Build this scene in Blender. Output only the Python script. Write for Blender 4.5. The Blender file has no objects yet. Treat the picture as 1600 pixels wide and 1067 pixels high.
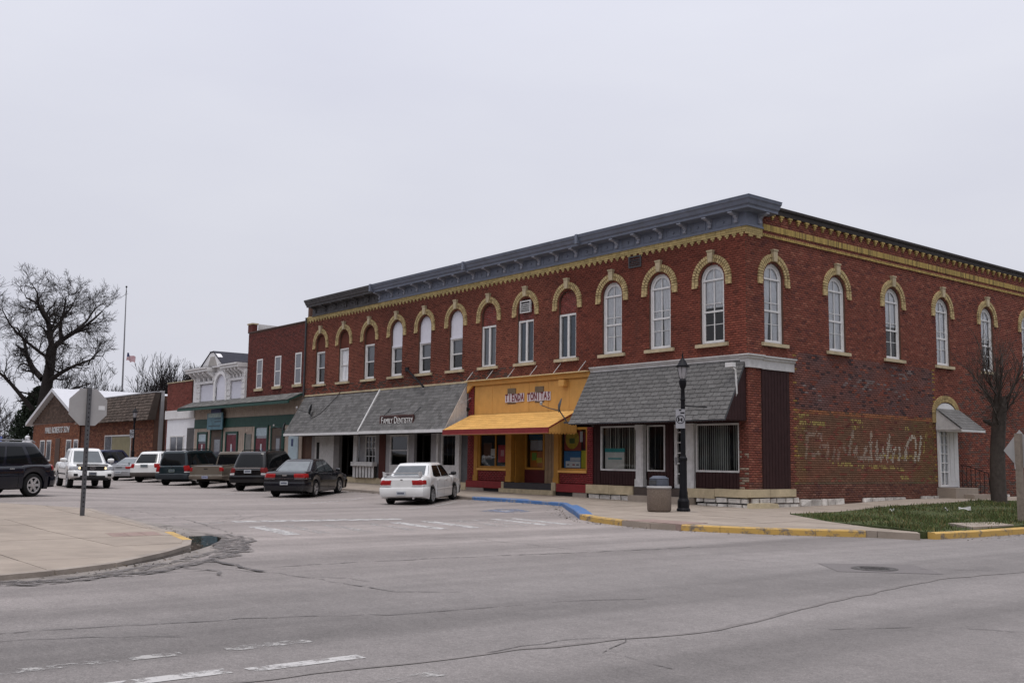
import bpy, bmesh, math, random
import numpy as np
from mathutils import Matrix, Vector
R_ = math.radians
random.seed(7); rng = np.random.default_rng(7)
scene = bpy.context.scene
COL = scene.collection

# ------------------------------------------------------------ camera
cam_data = bpy.data.cameras.new('camera'); cam = bpy.data.objects.new('camera', cam_data); COL.objects.link(cam)
cam.matrix_world = Matrix(((0.62700556, 0.08181481, 0.77470663, 20.69), (0.77890283, -0.08270025, -0.62166796, -26.23),
                           (0.01320679, 0.99321045, -0.11557931, 1.55), (0, 0, 0, 1)))
cam_data.sensor_width = 36.0; cam_data.lens = 36.11; cam_data.sensor_fit = 'HORIZONTAL'
cam_data.clip_start = 0.1; cam_data.clip_end = 4000
scene.camera = cam
# ------------------------------------------------------------ sky: an even overcast over the sky texture
SUN_EL, SUN_AZ = R_(72), R_(-50)
world = bpy.data.worlds.new('World'); scene.world = world; world.use_nodes = True
nt = world.node_tree; nt.nodes.clear()
def N(nt, t, **kw):
    n = nt.nodes.new(t)
    for k, v in kw.items():
        if k.startswith('i_'): n.inputs[k[2:].replace('_', ' ')].default_value = v
        else: setattr(n, k, v)
    return n
L = lambda nt, a, b: nt.links.new(a, b)
sky = N(nt, 'ShaderNodeTexSky', sky_type='NISHITA', sun_disc=False, sun_elevation=SUN_EL, sun_rotation=R_(90) - SUN_AZ, air_density=2.0, dust_density=6.0)
sk_s = N(nt, 'ShaderNodeVectorMath', operation='SCALE'); sk_s.inputs['Scale'].default_value = 0.10
L(nt, sky.outputs[0], sk_s.inputs[0])
tc = N(nt, 'ShaderNodeTexCoord'); mp = N(nt, 'ShaderNodeMapping'); mp.inputs['Scale'].default_value = (1.6, 1.6, 5.0)
L(nt, tc.outputs['Generated'], mp.inputs['Vector'])
nz = N(nt, 'ShaderNodeTexNoise'); nz.inputs['Scale'].default_value = 1.1; nz.inputs['Detail'].default_value = 5; nz.inputs['Roughness'].default_value = .5
L(nt, mp.outputs[0], nz.inputs['Vector'])
rp = N(nt, 'ShaderNodeValToRGB'); rp.color_ramp.elements[0].position = .3; rp.color_ramp.elements[0].color = (.685, .695, .795, 1)
rp.color_ramp.elements[1].position = .72; rp.color_ramp.elements[1].color = (.775, .785, .862, 1)
L(nt, nz.outputs['Fac'], rp.inputs[0])
mx = N(nt, 'ShaderNodeMixRGB'); mx.inputs[0].default_value = .94
L(nt, sk_s.outputs[0], mx.inputs[1]); L(nt, rp.outputs[0], mx.inputs[2])
sep = N(nt, 'ShaderNodeSeparateXYZ'); L(nt, tc.outputs['Generated'], sep.inputs[0])
zc_ = N(nt, 'ShaderNodeMath', operation='MAXIMUM'); zc_.inputs[1].default_value = 0.0; L(nt, sep.outputs[2], zc_.inputs[0])
zp = N(nt, 'ShaderNodeMath', operation='POWER'); zp.inputs[1].default_value = 2.4; L(nt, zc_.outputs[0], zp.inputs[0])   # an overcast sky is brightest overhead
zr = N(nt, 'ShaderNodeMapRange'); zr.inputs['To Min'].default_value = .94; zr.inputs['To Max'].default_value = 2.3; L(nt, zp.outputs[0], zr.inputs['Value'])
sv = N(nt, 'ShaderNodeVectorMath', operation='SCALE'); L(nt, mx.outputs[0], sv.inputs[0]); L(nt, zr.outputs[0], sv.inputs['Scale'])
bg = N(nt, 'ShaderNodeBackground'); bg.inputs['Strength'].default_value = 1.0
wo = N(nt, 'ShaderNodeOutputWorld'); L(nt, sv.outputs[0], bg.inputs[0]); L(nt, bg.outputs[0], wo.inputs[0])
sd = bpy.data.lights.new('sun', 'SUN'); sd.energy = 1.4; sd.angle = R_(30); sd.color = (1, .97, .93)
sun = bpy.data.objects.new('sun', sd); COL.objects.link(sun)
sdir = Vector((math.cos(SUN_EL) * math.cos(SUN_AZ), math.cos(SUN_EL) * math.sin(SUN_AZ), math.sin(SUN_EL)))
sun.rotation_euler = sdir.to_track_quat('Z', 'Y').to_euler()
vs = scene.view_settings; vs.view_transform = 'Standard'; vs.look = 'None'; vs.exposure = 0.0; vs.gamma = 1.0; vs.use_curve_mapping = False

# ------------------------------------------------------------ materials
MATS = {}
def bsdf_mat(name):
    m = bpy.data.materials.new(name); m.use_nodes = True
    n = m.node_tree; b = n.nodes['Principled BSDF']; return m, n, b
def mat(name, col=(.5, .5, .5), rough=.75, var=.18, scale=3.0, bump=0.0, bscale=60., metal=0., spec=.22, coat=0., attr=False, rand=0., dirt=0., dirtcol=(.08, .07, .06), streak=0.):
    if name in MATS: return MATS[name]
    m, n, b = bsdf_mat(name)
    geo = N(n, 'ShaderNodeNewGeometry'); P = geo.outputs['Position']
    nz = N(n, 'ShaderNodeTexNoise'); nz.inputs['Scale'].default_value = scale; nz.inputs['Detail'].default_value = 7; nz.inputs['Roughness'].default_value = .65
    L(n, P, nz.inputs['Vector'])
    mr = N(n, 'ShaderNodeMapRange'); mr.inputs['From Min'].default_value = .28; mr.inputs['From Max'].default_value = .72
    mr.inputs['To Min'].default_value = 1 - var; mr.inputs['To Max'].default_value = 1 + var
    L(n, nz.outputs['Fac'], mr.inputs['Value'])
    val = mr.outputs[0]
    if rand:
        oi = N(n, 'ShaderNodeObjectInfo'); m2 = N(n, 'ShaderNodeMapRange'); m2.inputs['To Min'].default_value = 1 - rand; m2.inputs['To Max'].default_value = 1 + rand
        L(n, oi.outputs['Random'], m2.inputs['Value']); mm = N(n, 'ShaderNodeMath', operation='MULTIPLY'); L(n, val, mm.inputs[0]); L(n, m2.outputs[0], mm.inputs[1]); val = mm.outputs[0]
    sc = N(n, 'ShaderNodeVectorMath', operation='SCALE'); L(n, val, sc.inputs['Scale'])
    if attr:
        at = N(n, 'ShaderNodeVertexColor', layer_name='Col'); L(n, at.outputs['Color'], sc.inputs[0])
    else: sc.inputs[0].default_value = col
    out = sc.outputs[0]
    if dirt or streak:
        mpp = N(n, 'ShaderNodeMapping'); mpp.inputs['Scale'].default_value = (2.2, 2.2, .35) if streak else (.9, .9, .9)
        L(n, P, mpp.inputs['Vector']); n2 = N(n, 'ShaderNodeTexNoise'); n2.inputs['Scale'].default_value = 1.6; n2.inputs['Detail'].default_value = 8; L(n, mpp.outputs[0], n2.inputs['Vector'])
        m3 = N(n, 'ShaderNodeMapRange'); m3.inputs['From Min'].default_value = .5; m3.inputs['From Max'].default_value = .75; m3.inputs['To Max'].default_value = max(dirt, streak); L(n, n2.outputs['Fac'], m3.inputs['Value'])
        mm = N(n, 'ShaderNodeMixRGB'); mm.inputs[2].default_value = (*dirtcol, 1); L(n, m3.outputs[0], mm.inputs[0]); L(n, out, mm.inputs[1]); out = mm.outputs[0]
    L(n, out, b.inputs['Base Color'])
    b.inputs['Roughness'].default_value = rough; b.inputs['Metallic'].default_value = metal; b.inputs['Specular IOR Level'].default_value = spec
    b.inputs['Coat Weight'].default_value = coat; b.inputs['Coat Roughness'].default_value = .04
    if bump:
        n3 = N(n, 'ShaderNodeTexNoise'); n3.inputs['Scale'].default_value = bscale; n3.inputs['Detail'].default_value = 4; L(n, P, n3.inputs['Vector'])
        bp = N(n, 'ShaderNodeBump'); bp.inputs['Strength'].default_value = bump; bp.inputs['Distance'].default_value = .02
        L(n, n3.outputs['Fac'], bp.inputs['Height']); L(n, bp.outputs[0], b.inputs['Normal'])
    MATS[name] = m; return m
def glass_mat(name, tint=(.93, .95, .95), refl=.9):
    m = bpy.data.materials.new(name); m.use_nodes = True; n = m.node_tree; n.nodes.clear()
    tr = N(n, 'ShaderNodeBsdfTransparent'); tr.inputs[0].default_value = (*tint, 1)
    gl = N(n, 'ShaderNodeBsdfGlossy'); gl.inputs[0].default_value = (refl, refl, refl, 1); gl.inputs['Roughness'].default_value = .015
    geo = N(n, 'ShaderNodeNewGeometry'); nz = N(n, 'ShaderNodeTexNoise'); nz.inputs['Scale'].default_value = 1.3; L(n, geo.outputs['Position'], nz.inputs['Vector'])
    bp = N(n, 'ShaderNodeBump'); bp.inputs['Strength'].default_value = .12; bp.inputs['Distance'].default_value = .03; L(n, nz.outputs['Fac'], bp.inputs['Height']); L(n, bp.outputs[0], gl.inputs['Normal'])
    fr = N(n, 'ShaderNodeFresnel'); fr.inputs[0].default_value = 1.52
    ad = N(n, 'ShaderNodeMath', operation='ADD'); ad.inputs[1].default_value = .0; L(n, fr.outputs[0], ad.inputs[0])
    mx = N(n, 'ShaderNodeMixShader'); L(n, ad.outputs[0], mx.inputs[0]); L(n, tr.outputs[0], mx.inputs[1]); L(n, gl.outputs[0], mx.inputs[2])
    o = N(n, 'ShaderNodeOutputMaterial'); L(n, mx.outputs[0], o.inputs[0]); return m
GLASS = glass_mat('window_glass')
def paint_mat(name, col, wear=.45, scale=2.6, base=None):
    """road or kerb paint worn through to what lies under it"""
    m, n, b = bsdf_mat(name); geo = N(n, 'ShaderNodeNewGeometry')
    nz = N(n, 'ShaderNodeTexNoise'); nz.inputs['Scale'].default_value = scale; nz.inputs['Detail'].default_value = 10; nz.inputs['Roughness'].default_value = .75; L(n, geo.outputs['Position'], nz.inputs['Vector'])
    r = N(n, 'ShaderNodeValToRGB'); r.color_ramp.elements[0].position = wear - .05; r.color_ramp.elements[1].position = wear + .05; L(n, nz.outputs['Fac'], r.inputs[0])
    b.inputs['Base Color'].default_value = (*col, 1); b.inputs['Roughness'].default_value = .7
    if base is None:
        tr = N(n, 'ShaderNodeBsdfTransparent'); mx = N(n, 'ShaderNodeMixShader'); L(n, r.outputs[0], mx.inputs[0]); L(n, tr.outputs[0], mx.inputs[1]); L(n, b.outputs[0], mx.inputs[2])
        L(n, mx.outputs[0], n.nodes['Material Output'].inputs[0])
    else:
        mm = N(n, 'ShaderNodeMixRGB'); mm.inputs[1].default_value = (*base, 1); mm.inputs[2].default_value = (*col, 1); L(n, r.outputs[0], mm.inputs[0]); L(n, mm.outputs[0], b.inputs['Base Color'])
    MATS[name] = m; return m
def asphalt():
    m, n, b = bsdf_mat('asphalt'); geo = N(n, 'ShaderNodeNewGeometry'); P = geo.outputs['Position']
    def noise(scale, detail, vec=P, rough=.6):
        x = N(n, 'ShaderNodeTexNoise'); x.inputs['Scale'].default_value = scale; x.inputs['Detail'].default_value = detail; x.inputs['Roughness'].default_value = rough; L(n, vec, x.inputs['Vector']); return x.outputs['Fac']
    def rng_(v, a, b_, c, d):
        x = N(n, 'ShaderNodeMapRange'); x.inputs[1].default_value = a; x.inputs[2].default_value = b_; x.inputs[3].default_value = c; x.inputs[4].default_value = d; L(n, v, x.inputs[0]); return x.outputs[0]
    def mul(a, c):
        x = N(n, 'ShaderNodeMath', operation='MULTIPLY'); L(n, a, x.inputs[0]); L(n, c, x.inputs[1]); return x.outputs[0]
    mp = N(n, 'ShaderNodeMapping'); mp.inputs['Scale'].default_value = (.62, .035, 1); mp.inputs['Rotation'].default_value = (0, 0, R_(-3)); L(n, P, mp.inputs['Vector'])
    v = rng_(noise(1.0, 3, mp.outputs[0]), .32, .68, .74, 1.17)
    v = mul(v, rng_(noise(.22, 6), .3, .7, .9, 1.1))
    v = mul(v, rng_(noise(2.4, 8, P, .7), .25, .75, .86, 1.14)); v = mul(v, rng_(noise(17, 4, P, .8), .3, .7, .80, 1.20))
    v = mul(v, rng_(noise(55, 3, P, .8), .3, .7, .76, 1.24))
    vo = N(n, 'ShaderNodeTexVoronoi'); vo.inputs['Scale'].default_value = 70; L(n, P, vo.inputs['Vector'])
    v = mul(v, rng_(vo.outputs['Distance'], 0, .6, 1.15, .85))
    sx = N(n, 'ShaderNodeSeparateXYZ'); L(n, P, sx.inputs[0])
    w = rng_(sx.outputs[0], 2.0, 11.0, 0., 1.)
    mc = N(n, 'ShaderNodeMixRGB'); mc.inputs[1].default_value = (.280, .246, .229, 1); mc.inputs[2].default_value = (.202, .184, .175, 1); L(n, w, mc.inputs[0])
    sc = N(n, 'ShaderNodeVectorMath', operation='SCALE'); L(n, mc.outputs[0], sc.inputs[0]); L(n, v, sc.inputs['Scale']); L(n, sc.outputs[0], b.inputs['Base Color'])
    b.inputs['Roughness'].default_value = .88; b.inputs['Specular IOR Level'].default_value = .3
    bp = N(n, 'ShaderNodeBump'); bp.inputs['Strength'].default_value = .5; bp.inputs['Distance'].default_value = .012; L(n, noise(85, 3), bp.inputs['Height']); L(n, bp.outputs[0], b.inputs['Normal'])
    return m
M_ASPH = asphalt()
M_CONC = mat('concrete', (.29, .243, .200), .85, .16, 1.3, .35, 45, rand=.05, dirt=.3, dirtcol=(.15, .125, .105))
M_KERB = mat('kerb_concrete', (.28, .24, .205), .85, .22, 2.2, .3, 40, dirt=.4, dirtcol=(.16, .135, .115))
M_YELK = paint_mat('yellow_kerb_paint', (.48, .30, .075), .445, 3.2, (.15, .125, .10))
M_BLUK = paint_mat('blue_kerb_paint', (.055, .14, .32), .42, 3.2, (.22, .22, .23))
M_WPAINT = paint_mat('white_road_paint', (.42, .405, .39), .465, 4.5)
M_WPAINT2 = paint_mat('faded_road_paint', (.33, .315, .30), .53, 4.5)
M_BPAINT2 = paint_mat('faded_blue_paint', (.17, .20, .28), .5, 3.0)
M_CRACK = paint_mat('crack_tar', (.075, .066, .062), .46, 5.0)
M_BRICK = mat('brick', attr=True, rough=.88, var=.18, scale=3.5, bump=.3, bscale=70, streak=.42, dirtcol=(.075, .034, .027))
M_BRICKS = mat('brick_side', attr=True, rough=.88, var=.16, scale=2.5, bump=.3, bscale=70, dirt=.25, dirtcol=(.055, .028, .022))
M_MORT = mat('mortar', (.105, .058, .044), .95, .2, 4)
M_MORTW = mat('white_mortar', (.42, .36, .34), .95, .2, 4)
M_YBRICK = mat('yellow_brick', attr=True, rough=.85, var=.2, scale=5, bump=.2)
M_STONE = mat('limestone', (.46, .38, .25), .85, .22, 3, .3, 30, dirt=.4, dirtcol=(.13, .10, .07))
M_KEY = mat('keystone_stone', (.42, .35, .23), .85, .25, 5, .3, 30, dirt=.4, dirtcol=(.14, .11, .08))
M_WSTONE = mat('whitewashed_stone', (.55, .52, .48), .9, .3, 5, .7, 14, rand=.12, dirt=.5, dirtcol=(.12, .10, .085))
M_WHITE = mat('white_paint', (.62, .61, .60), .55, .1, 5, dirt=.2, dirtcol=(.34, .32, .29))
M_WHITE2 = mat('white_weathered_paint', (.52, .51, .50), .6, .16, 7, dirt=.5, dirtcol=(.26, .24, .215))
M_CURT = mat('curtain', (.88, .88, .90), .9, .1, 9)
M_DARK = mat('dark_interior', (.018, .016, .016), .9, .2, 2)
M_ROOM = mat('interior_wall', (.07, .06, .052), .9, .2, 2)
M_BROWN = mat('brown_siding', (.034, .016, .016), .65, .2, 4, spec=.12)
M_BRKT = mat('highlit_bracket_paint', (.27, .285, .335), .55, .15, 5, dirt=.4, dirtcol=(.12, .125, .14))  # cornice paint made paler on the brackets, their highlights put into the colour
M_BLUEG = mat('blue_grey_paint', (.150, .168, .215), .5, .15, 3, streak=.5, dirtcol=(.10, .105, .12))
M_BLUEW = mat('weathered_cornice_paint', (.085, .082, .085), .7, .4, 4, streak=.5, dirtcol=(.045, .04, .04))
M_SHG = mat('grey_shingle', (.128, .124, .120), .95, .22, 9, .5, 90, rand=.12)
M_SHJ = mat('grey_shingle_course', attr=True, rough=.95, var=.22, scale=6, bump=.5, bscale=90)
M_SHY = mat('yellow_shingle_course', attr=True, rough=.85, var=.12, scale=6, bump=.3)
M_YEL = mat('yellow_paint', (.55, .29, .08), .6, .1, 3, streak=.25, dirtcol=(.36, .18, .05))
M_YELSHADE = mat('shaded_yellow_paint', (.34, .165, .03), .6, .14, 4, streak=.25, dirtcol=(.18, .085, .025))  # darker copy of the yellow, with the shade under the awning put into the colour
M_RED = mat('dark_red_paint', (.19, .022, .024), .6, .15, 4)
M_METAL = mat('galvanised_metal', (.32, .32, .33), .5, .1, 6, metal=.6)
M_SIGNB = mat('sign_back', (.36, .35, .345), .55, .07, 4, metal=.25)
M_BLACK = mat('black_metal', (.009, .009, .011), .5, .2, 6, spec=.12)
M_GREYD = mat('dark_grey_metal', (.06, .062, .066), .5, .2, 6)
M_WOODP = mat('weathered_post_wood', (.20, .165, .135), .9, .25, 9, .4, 30)
M_TAN = mat('tan_siding', (.37, .30, .245), .7, .12, 3)
M_GREEN = mat('dark_green_paint', (.022, .062, .05), .6, .2, 4)
M_GMETAL = mat('grey_metal_siding', (.30, .295, .30), .5, .1, 3, metal=.3)
M_BARK = mat('bark', (.022, .018, .017), .95, .3, 6, .5, 25)
M_BARK2 = mat('brown_bark', (.062, .050, .043), .95, .3, 7, .5, 25)
M_GRASS = mat('grass_blades', attr=True, rough=.8, var=.25, scale=1.2)
M_SOIL = mat('lawn_soil', (.050, .062, .022), .95, .4, 3, .5, 30, dirt=.55, dirtcol=(.085, .065, .04))
M_BLIND = mat('vertical_blind_fabric', (.56, .54, .46), .8, .1, 4)

# ------------------------------------------------------------ mesh builder
class MB:
    def __init__(s): s.v = []; s.f = []; s.c = []; s.col = None
    def add(s, vs, fs):
        o = len(s.v); s.v += [tuple(p) for p in vs]
        for f in fs: s.f.append(tuple(i + o for i in f)); s.c.append(s.col)
        return s
    def box(s, x0, x1, y0, y1, z0, z1):
        if x0 > x1: x0, x1 = x1, x0
        if y0 > y1: y0, y1 = y1, y0
        if z0 > z1: z0, z1 = z1, z0
        return s.add([(x0, y0, z0), (x1, y0, z0), (x1, y1, z0), (x0, y1, z0), (x0, y0, z1), (x1, y0, z1), (x1, y1, z1), (x0, y1, z1)],
                     [(0, 3, 2, 1), (4, 5, 6, 7), (0, 1, 5, 4), (1, 2, 6, 5), (2, 3, 7, 6), (3, 0, 4, 7)])
    def hull8(s, p):
        return s.add(p, [(0, 3, 2, 1), (4, 5, 6, 7), (0, 1, 5, 4), (1, 2, 6, 5), (2, 3, 7, 6), (3, 0, 4, 7)])
    def prism(s, poly, a, b, fn=None):
        """poly: 2-D points; extruded from a to b; fn(p, q, t) -> 3-D"""
        fn = fn or (lambda p, q, t: (p, q, t)); n = len(poly)
        vs = [fn(p, q, a) for p, q in poly] + [fn(p, q, b) for p, q in poly]
        fs = [tuple(range(n - 1, -1, -1)), tuple(range(n, 2 * n))] + [(i, (i + 1) % n, n + (i + 1) % n, n + i) for i in range(n)]
        return s.add(vs, fs)
    def ring(s, outer, inner, a, b, fn=None):
        fn = fn or (lambda p, q, t: (p, q, t)); n = len(outer)
        vs = [fn(*p, a) for p in outer] + [fn(*p, a) for p in inner] + [fn(*p, b) for p in outer] + [fn(*p, b) for p in inner]
        fs = []
        for i in range(n):
            j = (i + 1) % n
            fs += [(i, n + i, n + j, j), (2 * n + i, 2 * n + j, 3 * n + j, 3 * n + i), (i, j, 2 * n + j, 2 * n + i), (n + i, 3 * n + i, 3 * n + j, n + j)]
        return s.add(vs, fs)
    def lathe(s, prof, n=16, c=(0, 0, 0), axis='z', cap=True):
        vs = []; m = len(prof)
        for i in range(n):
            a = 2 * math.pi * i / n; ca, sa = math.cos(a), math.sin(a)
            for r, h in prof:
                p = (r * ca, r * sa, h) if axis == 'z' else (r * ca, h, r * sa) if axis == 'y' else (h, r * ca, r * sa)
                vs.append((p[0] + c[0], p[1] + c[1], p[2] + c[2]))
        fs = [(i * m + k, ((i + 1) % n) * m + k, ((i + 1) % n) * m + k + 1, i * m + k + 1) for i in range(n) for k in range(m - 1)]
        if cap: fs += [tuple(i * m for i in range(n))[::-1], tuple(i * m + m - 1 for i in range(n))]
        return s.add(vs, fs)
    def tube(s, pts, r, n=6):
        pts = [Vector(p) for p in pts]; m = len(pts); rs = r if isinstance(r, (list, tuple)) else [r] * m; vs = []
        for i, p in enumerate(pts):
            d = (pts[min(i + 1, m - 1)] - pts[max(i - 1, 0)]).normalized()
            u = d.cross(Vector((0, 0, 1)) if abs(d.z) < .95 else Vector((1, 0, 0))).normalized(); w = d.cross(u)
            for k in range(n):
                a = 2 * math.pi * k / n; vs.append(p + (u * math.cos(a) + w * math.sin(a)) * rs[i])
        fs = [(i * n + k, i * n + (k + 1) % n, (i + 1) * n + (k + 1) % n, (i + 1) * n + k) for i in range(m - 1) for k in range(n)]
        fs += [tuple(range(n))[::-1], tuple((m - 1) * n + k for k in range(n))]
        return s.add(vs, fs)
    def grid(s, fn, nu, nv):
        vs = [fn(i / nu, j / nv) for i in range(nu + 1) for j in range(nv + 1)]
        return s.add(vs, [(i * (nv + 1) + j, (i + 1) * (nv + 1) + j, (i + 1) * (nv + 1) + j + 1, i * (nv + 1) + j + 1) for i in range(nu) for j in range(nv)])
    def mesh(s, name, mats, smooth=None, recalc=True):
        me = bpy.data.meshes.new(name); me.from_pydata(s.v, [], s.f)
        for m in (mats if isinstance(mats, (list, tuple)) else [mats]): me.materials.append(m)
        if any(c is not None for c in s.c):
            ca = me.color_attributes.new('Col', 'FLOAT_COLOR', 'CORNER')
            cnt = np.array([len(f) for f in s.f]); cols = np.array([(*(c or (.5, .5, .5)), 1) for c in s.c], dtype=np.float32)
            ca.data.foreach_set('color', np.repeat(cols, cnt, 0).ravel())
        if recalc and len(s.f) < 20000:
            bm = bmesh.new(); bm.from_mesh(me); bmesh.ops.recalc_face_normals(bm, faces=bm.faces); bm.to_mesh(me); bm.free()
        if smooth:
            me.polygons.foreach_set('use_smooth', [True] * len(me.polygons)); me.set_sharp_from_angle(angle=R_(smooth))
        me.update(); return me
    def build(s, name, mats, parent=None, mw=None, smooth=None, kind=None, recalc=True):
        return link(name, s.mesh(name, mats, smooth, recalc), parent, mw, kind)
def link(name, me, parent=None, mw=None, kind=None):
    o = bpy.data.objects.new(name, me); COL.objects.link(o)
    if parent is not None: o.parent = parent
    if mw is not None: o.matrix_local = mw
    if kind: o['kind'] = kind
    return o
def tag(o, label, cat, group=None):
    o['label'] = label; o['category'] = cat
    if group: o['group'] = group
    return o
def thing(name, label, cat, mw=None, group=None):
    return tag(link(name, None, None, mw), label, cat, group)
def text_mesh(s, size, extr, font_align='CENTER', sx=1.0, offset=0.0):
    cu = bpy.data.curves.new('lettering', 'FONT'); cu.body = s; cu.size = size; cu.extrude = extr; cu.align_x = font_align; cu.align_y = 'CENTER'; cu.resolution_u = 2; cu.offset = offset
    o = bpy.data.objects.new('lettering', cu); COL.objects.link(o)
    dg = bpy.context.evaluated_depsgraph_get(); me = bpy.data.meshes.new_from_object(o.evaluated_get(dg))
    bpy.data.objects.remove(o); bpy.data.curves.remove(cu)
    if sx != 1.0: me.transform(Matrix.Diagonal((sx, 1, 1, 1)))
    return me
def lettering(name, s, size, extr, m, parent, mw, sx=1.0):
    me = text_mesh(s, size, extr, sx=sx); me.materials.clear(); me.materials.append(m); return link(name, me, parent, mw)
# wall frames: local x = along the wall, local y = up, local z = out of the wall
FRONT = Matrix(((1, 0, 0, 0), (0, 0, -1, 0), (0, 1, 0, 0), (0, 0, 0, 1)))
SIDE = Matrix(((0, 0, 1, 0), (1, 0, 0, 0), (0, 1, 0, 0), (0, 0, 0, 1)))
def at(B, u, v, w=0): return B @ Matrix.Translation((u, v, w))
def lerp(a, b, t): return a + (b - a) * t
def ss(a, b, x):
    t = min(1, max(0, (x - a) / (b - a))); return t * t * (3 - 2 * t)
def jit(c, a): 
    k = 1 + random.uniform(-a, a); return tuple(max(.002, q * k) for q in c)

# ------------------------------------------------------------ terrain heights
def h_road(x, y):
    return .1 * ss(-12, -30, x) + .09 * ss(-6.5, -3.3, y) * (1 - ss(-8, -2, x)) + .17 * ss(-12, -16.5, y) * ss(-4, -12, x)
def h_walk(x, y):
    w = .19 - .0092 * max(min(x, 0), -26)
    if x <= 0:
        yk = -3.0 if x < -5.6 else lerp(-3.0, -7.2, (x + 5.6) / 5.6); k = h_road(x, -3.0) + .12 if x < -5.6 else lerp(h_road(-5.6, -3) + .12, .14, (x + 5.6) / 5.6)
        t = min(1, max(0, (y - yk) / (0 - yk))); return lerp(k, w, t)
    w = .19 + .2 * ss(1, 9, y); t = min(1, max(0, 1 - max(x / 9.2, -y / 7.2))); return lerp(.14, w, t)

# ============================================================ SETTING
g = MB(); g.box(-2500, 2500, -2500, 2500, -.5, -.3); g.build('ground', mat('far_ground', (.085, .08, .055), .95, .35, .05), kind='structure')
xs = list(range(-240, -60, 10)) + list(range(-60, 26, 1)) + list(range(26, 90, 8)); ys = list(range(-90, -30, 6)) + [-30 + .75 * i for i in range(48)] + list(range(6, 160, 8))
g = MB(); ny = len(ys)
g.add([(x, y, h_road(x, y)) for x in xs for y in ys], [(i * ny + j, (i + 1) * ny + j, (i + 1) * ny + j + 1, i * ny + j + 1) for i in range(len(xs) - 1) for j in range(ny - 1)])
road = g.build('road', M_ASPH, kind='structure', smooth=60)
def clip_cell(poly, x0, x1, y0, y1):
    for ax, lim, sg in ((0, x0, 1), (0, x1, -1), (1, y0, 1), (1, y1, -1)):
        out = []; n = len(poly)
        for i in range(n):
            a, b = poly[i], poly[(i + 1) % n]; da, db = sg * (a[ax] - lim), sg * (b[ax] - lim)
            if da >= 0: out.append(a)
            if (da > 0 and db < 0) or (da < 0 and db > 0):
                t = da / (da - db); out.append((a[0] + t * (b[0] - a[0]), a[1] + t * (b[1] - a[1])))
        poly = out
        if len(poly) < 3: return []
    return poly
def area(p): return .5 * sum(p[i][0] * p[(i + 1) % len(p)][1] - p[(i + 1) % len(p)][0] * p[i][1] for i in range(len(p)))
def slabs(poly, hf, parent, xc, yc, m, gap=.008, drop=.2, name='slab'):
    for i in range(len(xc) - 1):
        for j in range(len(yc) - 1):
            q = clip_cell(poly, xc[i] + gap, xc[i + 1] - gap, yc[j] + gap, yc[j + 1] - gap)
            if len(q) < 3 or abs(area(q)) < .06: continue
            b = MB(); n = len(q); dz = random.uniform(-.003, .003)
            b.add([(x, y, hf(x, y) + dz) for x, y in q] + [(x, y, hf(x, y) - drop) for x, y in q], [tuple(range(n))] + [(k, n + k, n + (k + 1) % n, (k + 1) % n) for k in range(n)])
            b.build(name, m, parent)
def kerb_run(path, hf, parent, m, width=.16, piece=2.4):
    for a, b in zip(path[:-1], path[1:]):
        a = Vector(a); b = Vector(b); Ln = (b - a).length; n = max(1, round(Ln / piece)); d = (b - a).normalized(); nrm = Vector((-d.y, d.x))
        for k in range(n):
            p = a + d * (Ln * k / n + .004); q = a + d * (Ln * (k + 1) / n - .004); g = MB()
            def col(P, off, top): return (P.x + nrm.x * off, P.y + nrm.y * off, (hf(P.x, P.y) + .004) if top else hf(P.x, P.y) - .25)
            prof = [(-.02, False), (-.02, None), (.01, True), (width, True), (width, False)]
            vs = []
            for P in (p, q):
                for off, t in prof: 
                    c = col(P, off, t is not False); vs.append((c[0], c[1], c[2] - (.025 if t is None else 0)))
            g.add(vs, [(0, 1, 6, 5), (1, 2, 7, 6), (2, 3, 8, 7), (3, 4, 9, 8), (0, 4, 3, 2, 1), (5, 6, 7, 8, 9)])
            g.build('kerb', m, parent)
# --- pavement in front of and beside the corner building
pav = MB(); pav.box(-10, 0.0, -2.8, -.1, -.3, -.05); north = pav.build('pavement', M_CONC, kind='structure')
NP = [(-120, -3.0), (-10.5, -3.0), (-5.6, -2.85), (-2.2, -5.4), (-.2, -7.0), (1.1, -7.6), (2.4, -8.0), (3.4, -8.15), (4.3, -8.0), (5.2, -7.65), (6.1, -7.2), (7.0, -6.6), (7.8, -5.9), (8.9, -5.6), (8.6, -5.2), (7.4, -4.9), (5.4, -3.8), (2.9, -1.9), (2.6, 0), (2.2, 6), (2.0, 34), (-.3, 34), (-.3, .4), (-120, .4)]
slabs(NP, h_walk, north, [-120 + 3 * i for i in range(29)] + [-33 + 1.52 * i for i in range(1, 29)], [-8.6, -7.2, -5.9, -4.5, -3.0, -1.5, .4, 2, 3.5, 5, 6.6, 8.2, 10, 12, 14, 17, 21, 26, 34], M_CONC)
kerb_run([(-120, -3.0), (-10.5, -3.0)], h_walk, north, M_KERB)
kerb_run([(-10.5, -3.0), (-5.6, -2.85), (-2.2, -5.4), (-.2, -7.0)], h_walk, north, M_BLUK, .34)
kerb_run([(-.2, -7.0), (1.1, -7.6), (2.4, -8.0)], h_walk, north, M_YELK, piece=1.2)
kerb_run([(4.3, -8.0), (5.2, -7.65), (6.1, -7.2), (7.0, -6.6), (7.8, -5.9)], h_walk, north, M_YELK, piece=1.3)
g = MB()
for i in range(6):
    for j in range(3):
        x0 = 2.55 + i * .3; y0 = -8.02 + j * .32; g.box(x0, x0 + .29, y0, y0 + .31, .0, h_walk(x0, y0) + .012)
g.build('ramp_paver', mat('red_ramp_paver', (.26, .19, .165), .9, .25, 4), north, kind='stuff')
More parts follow.
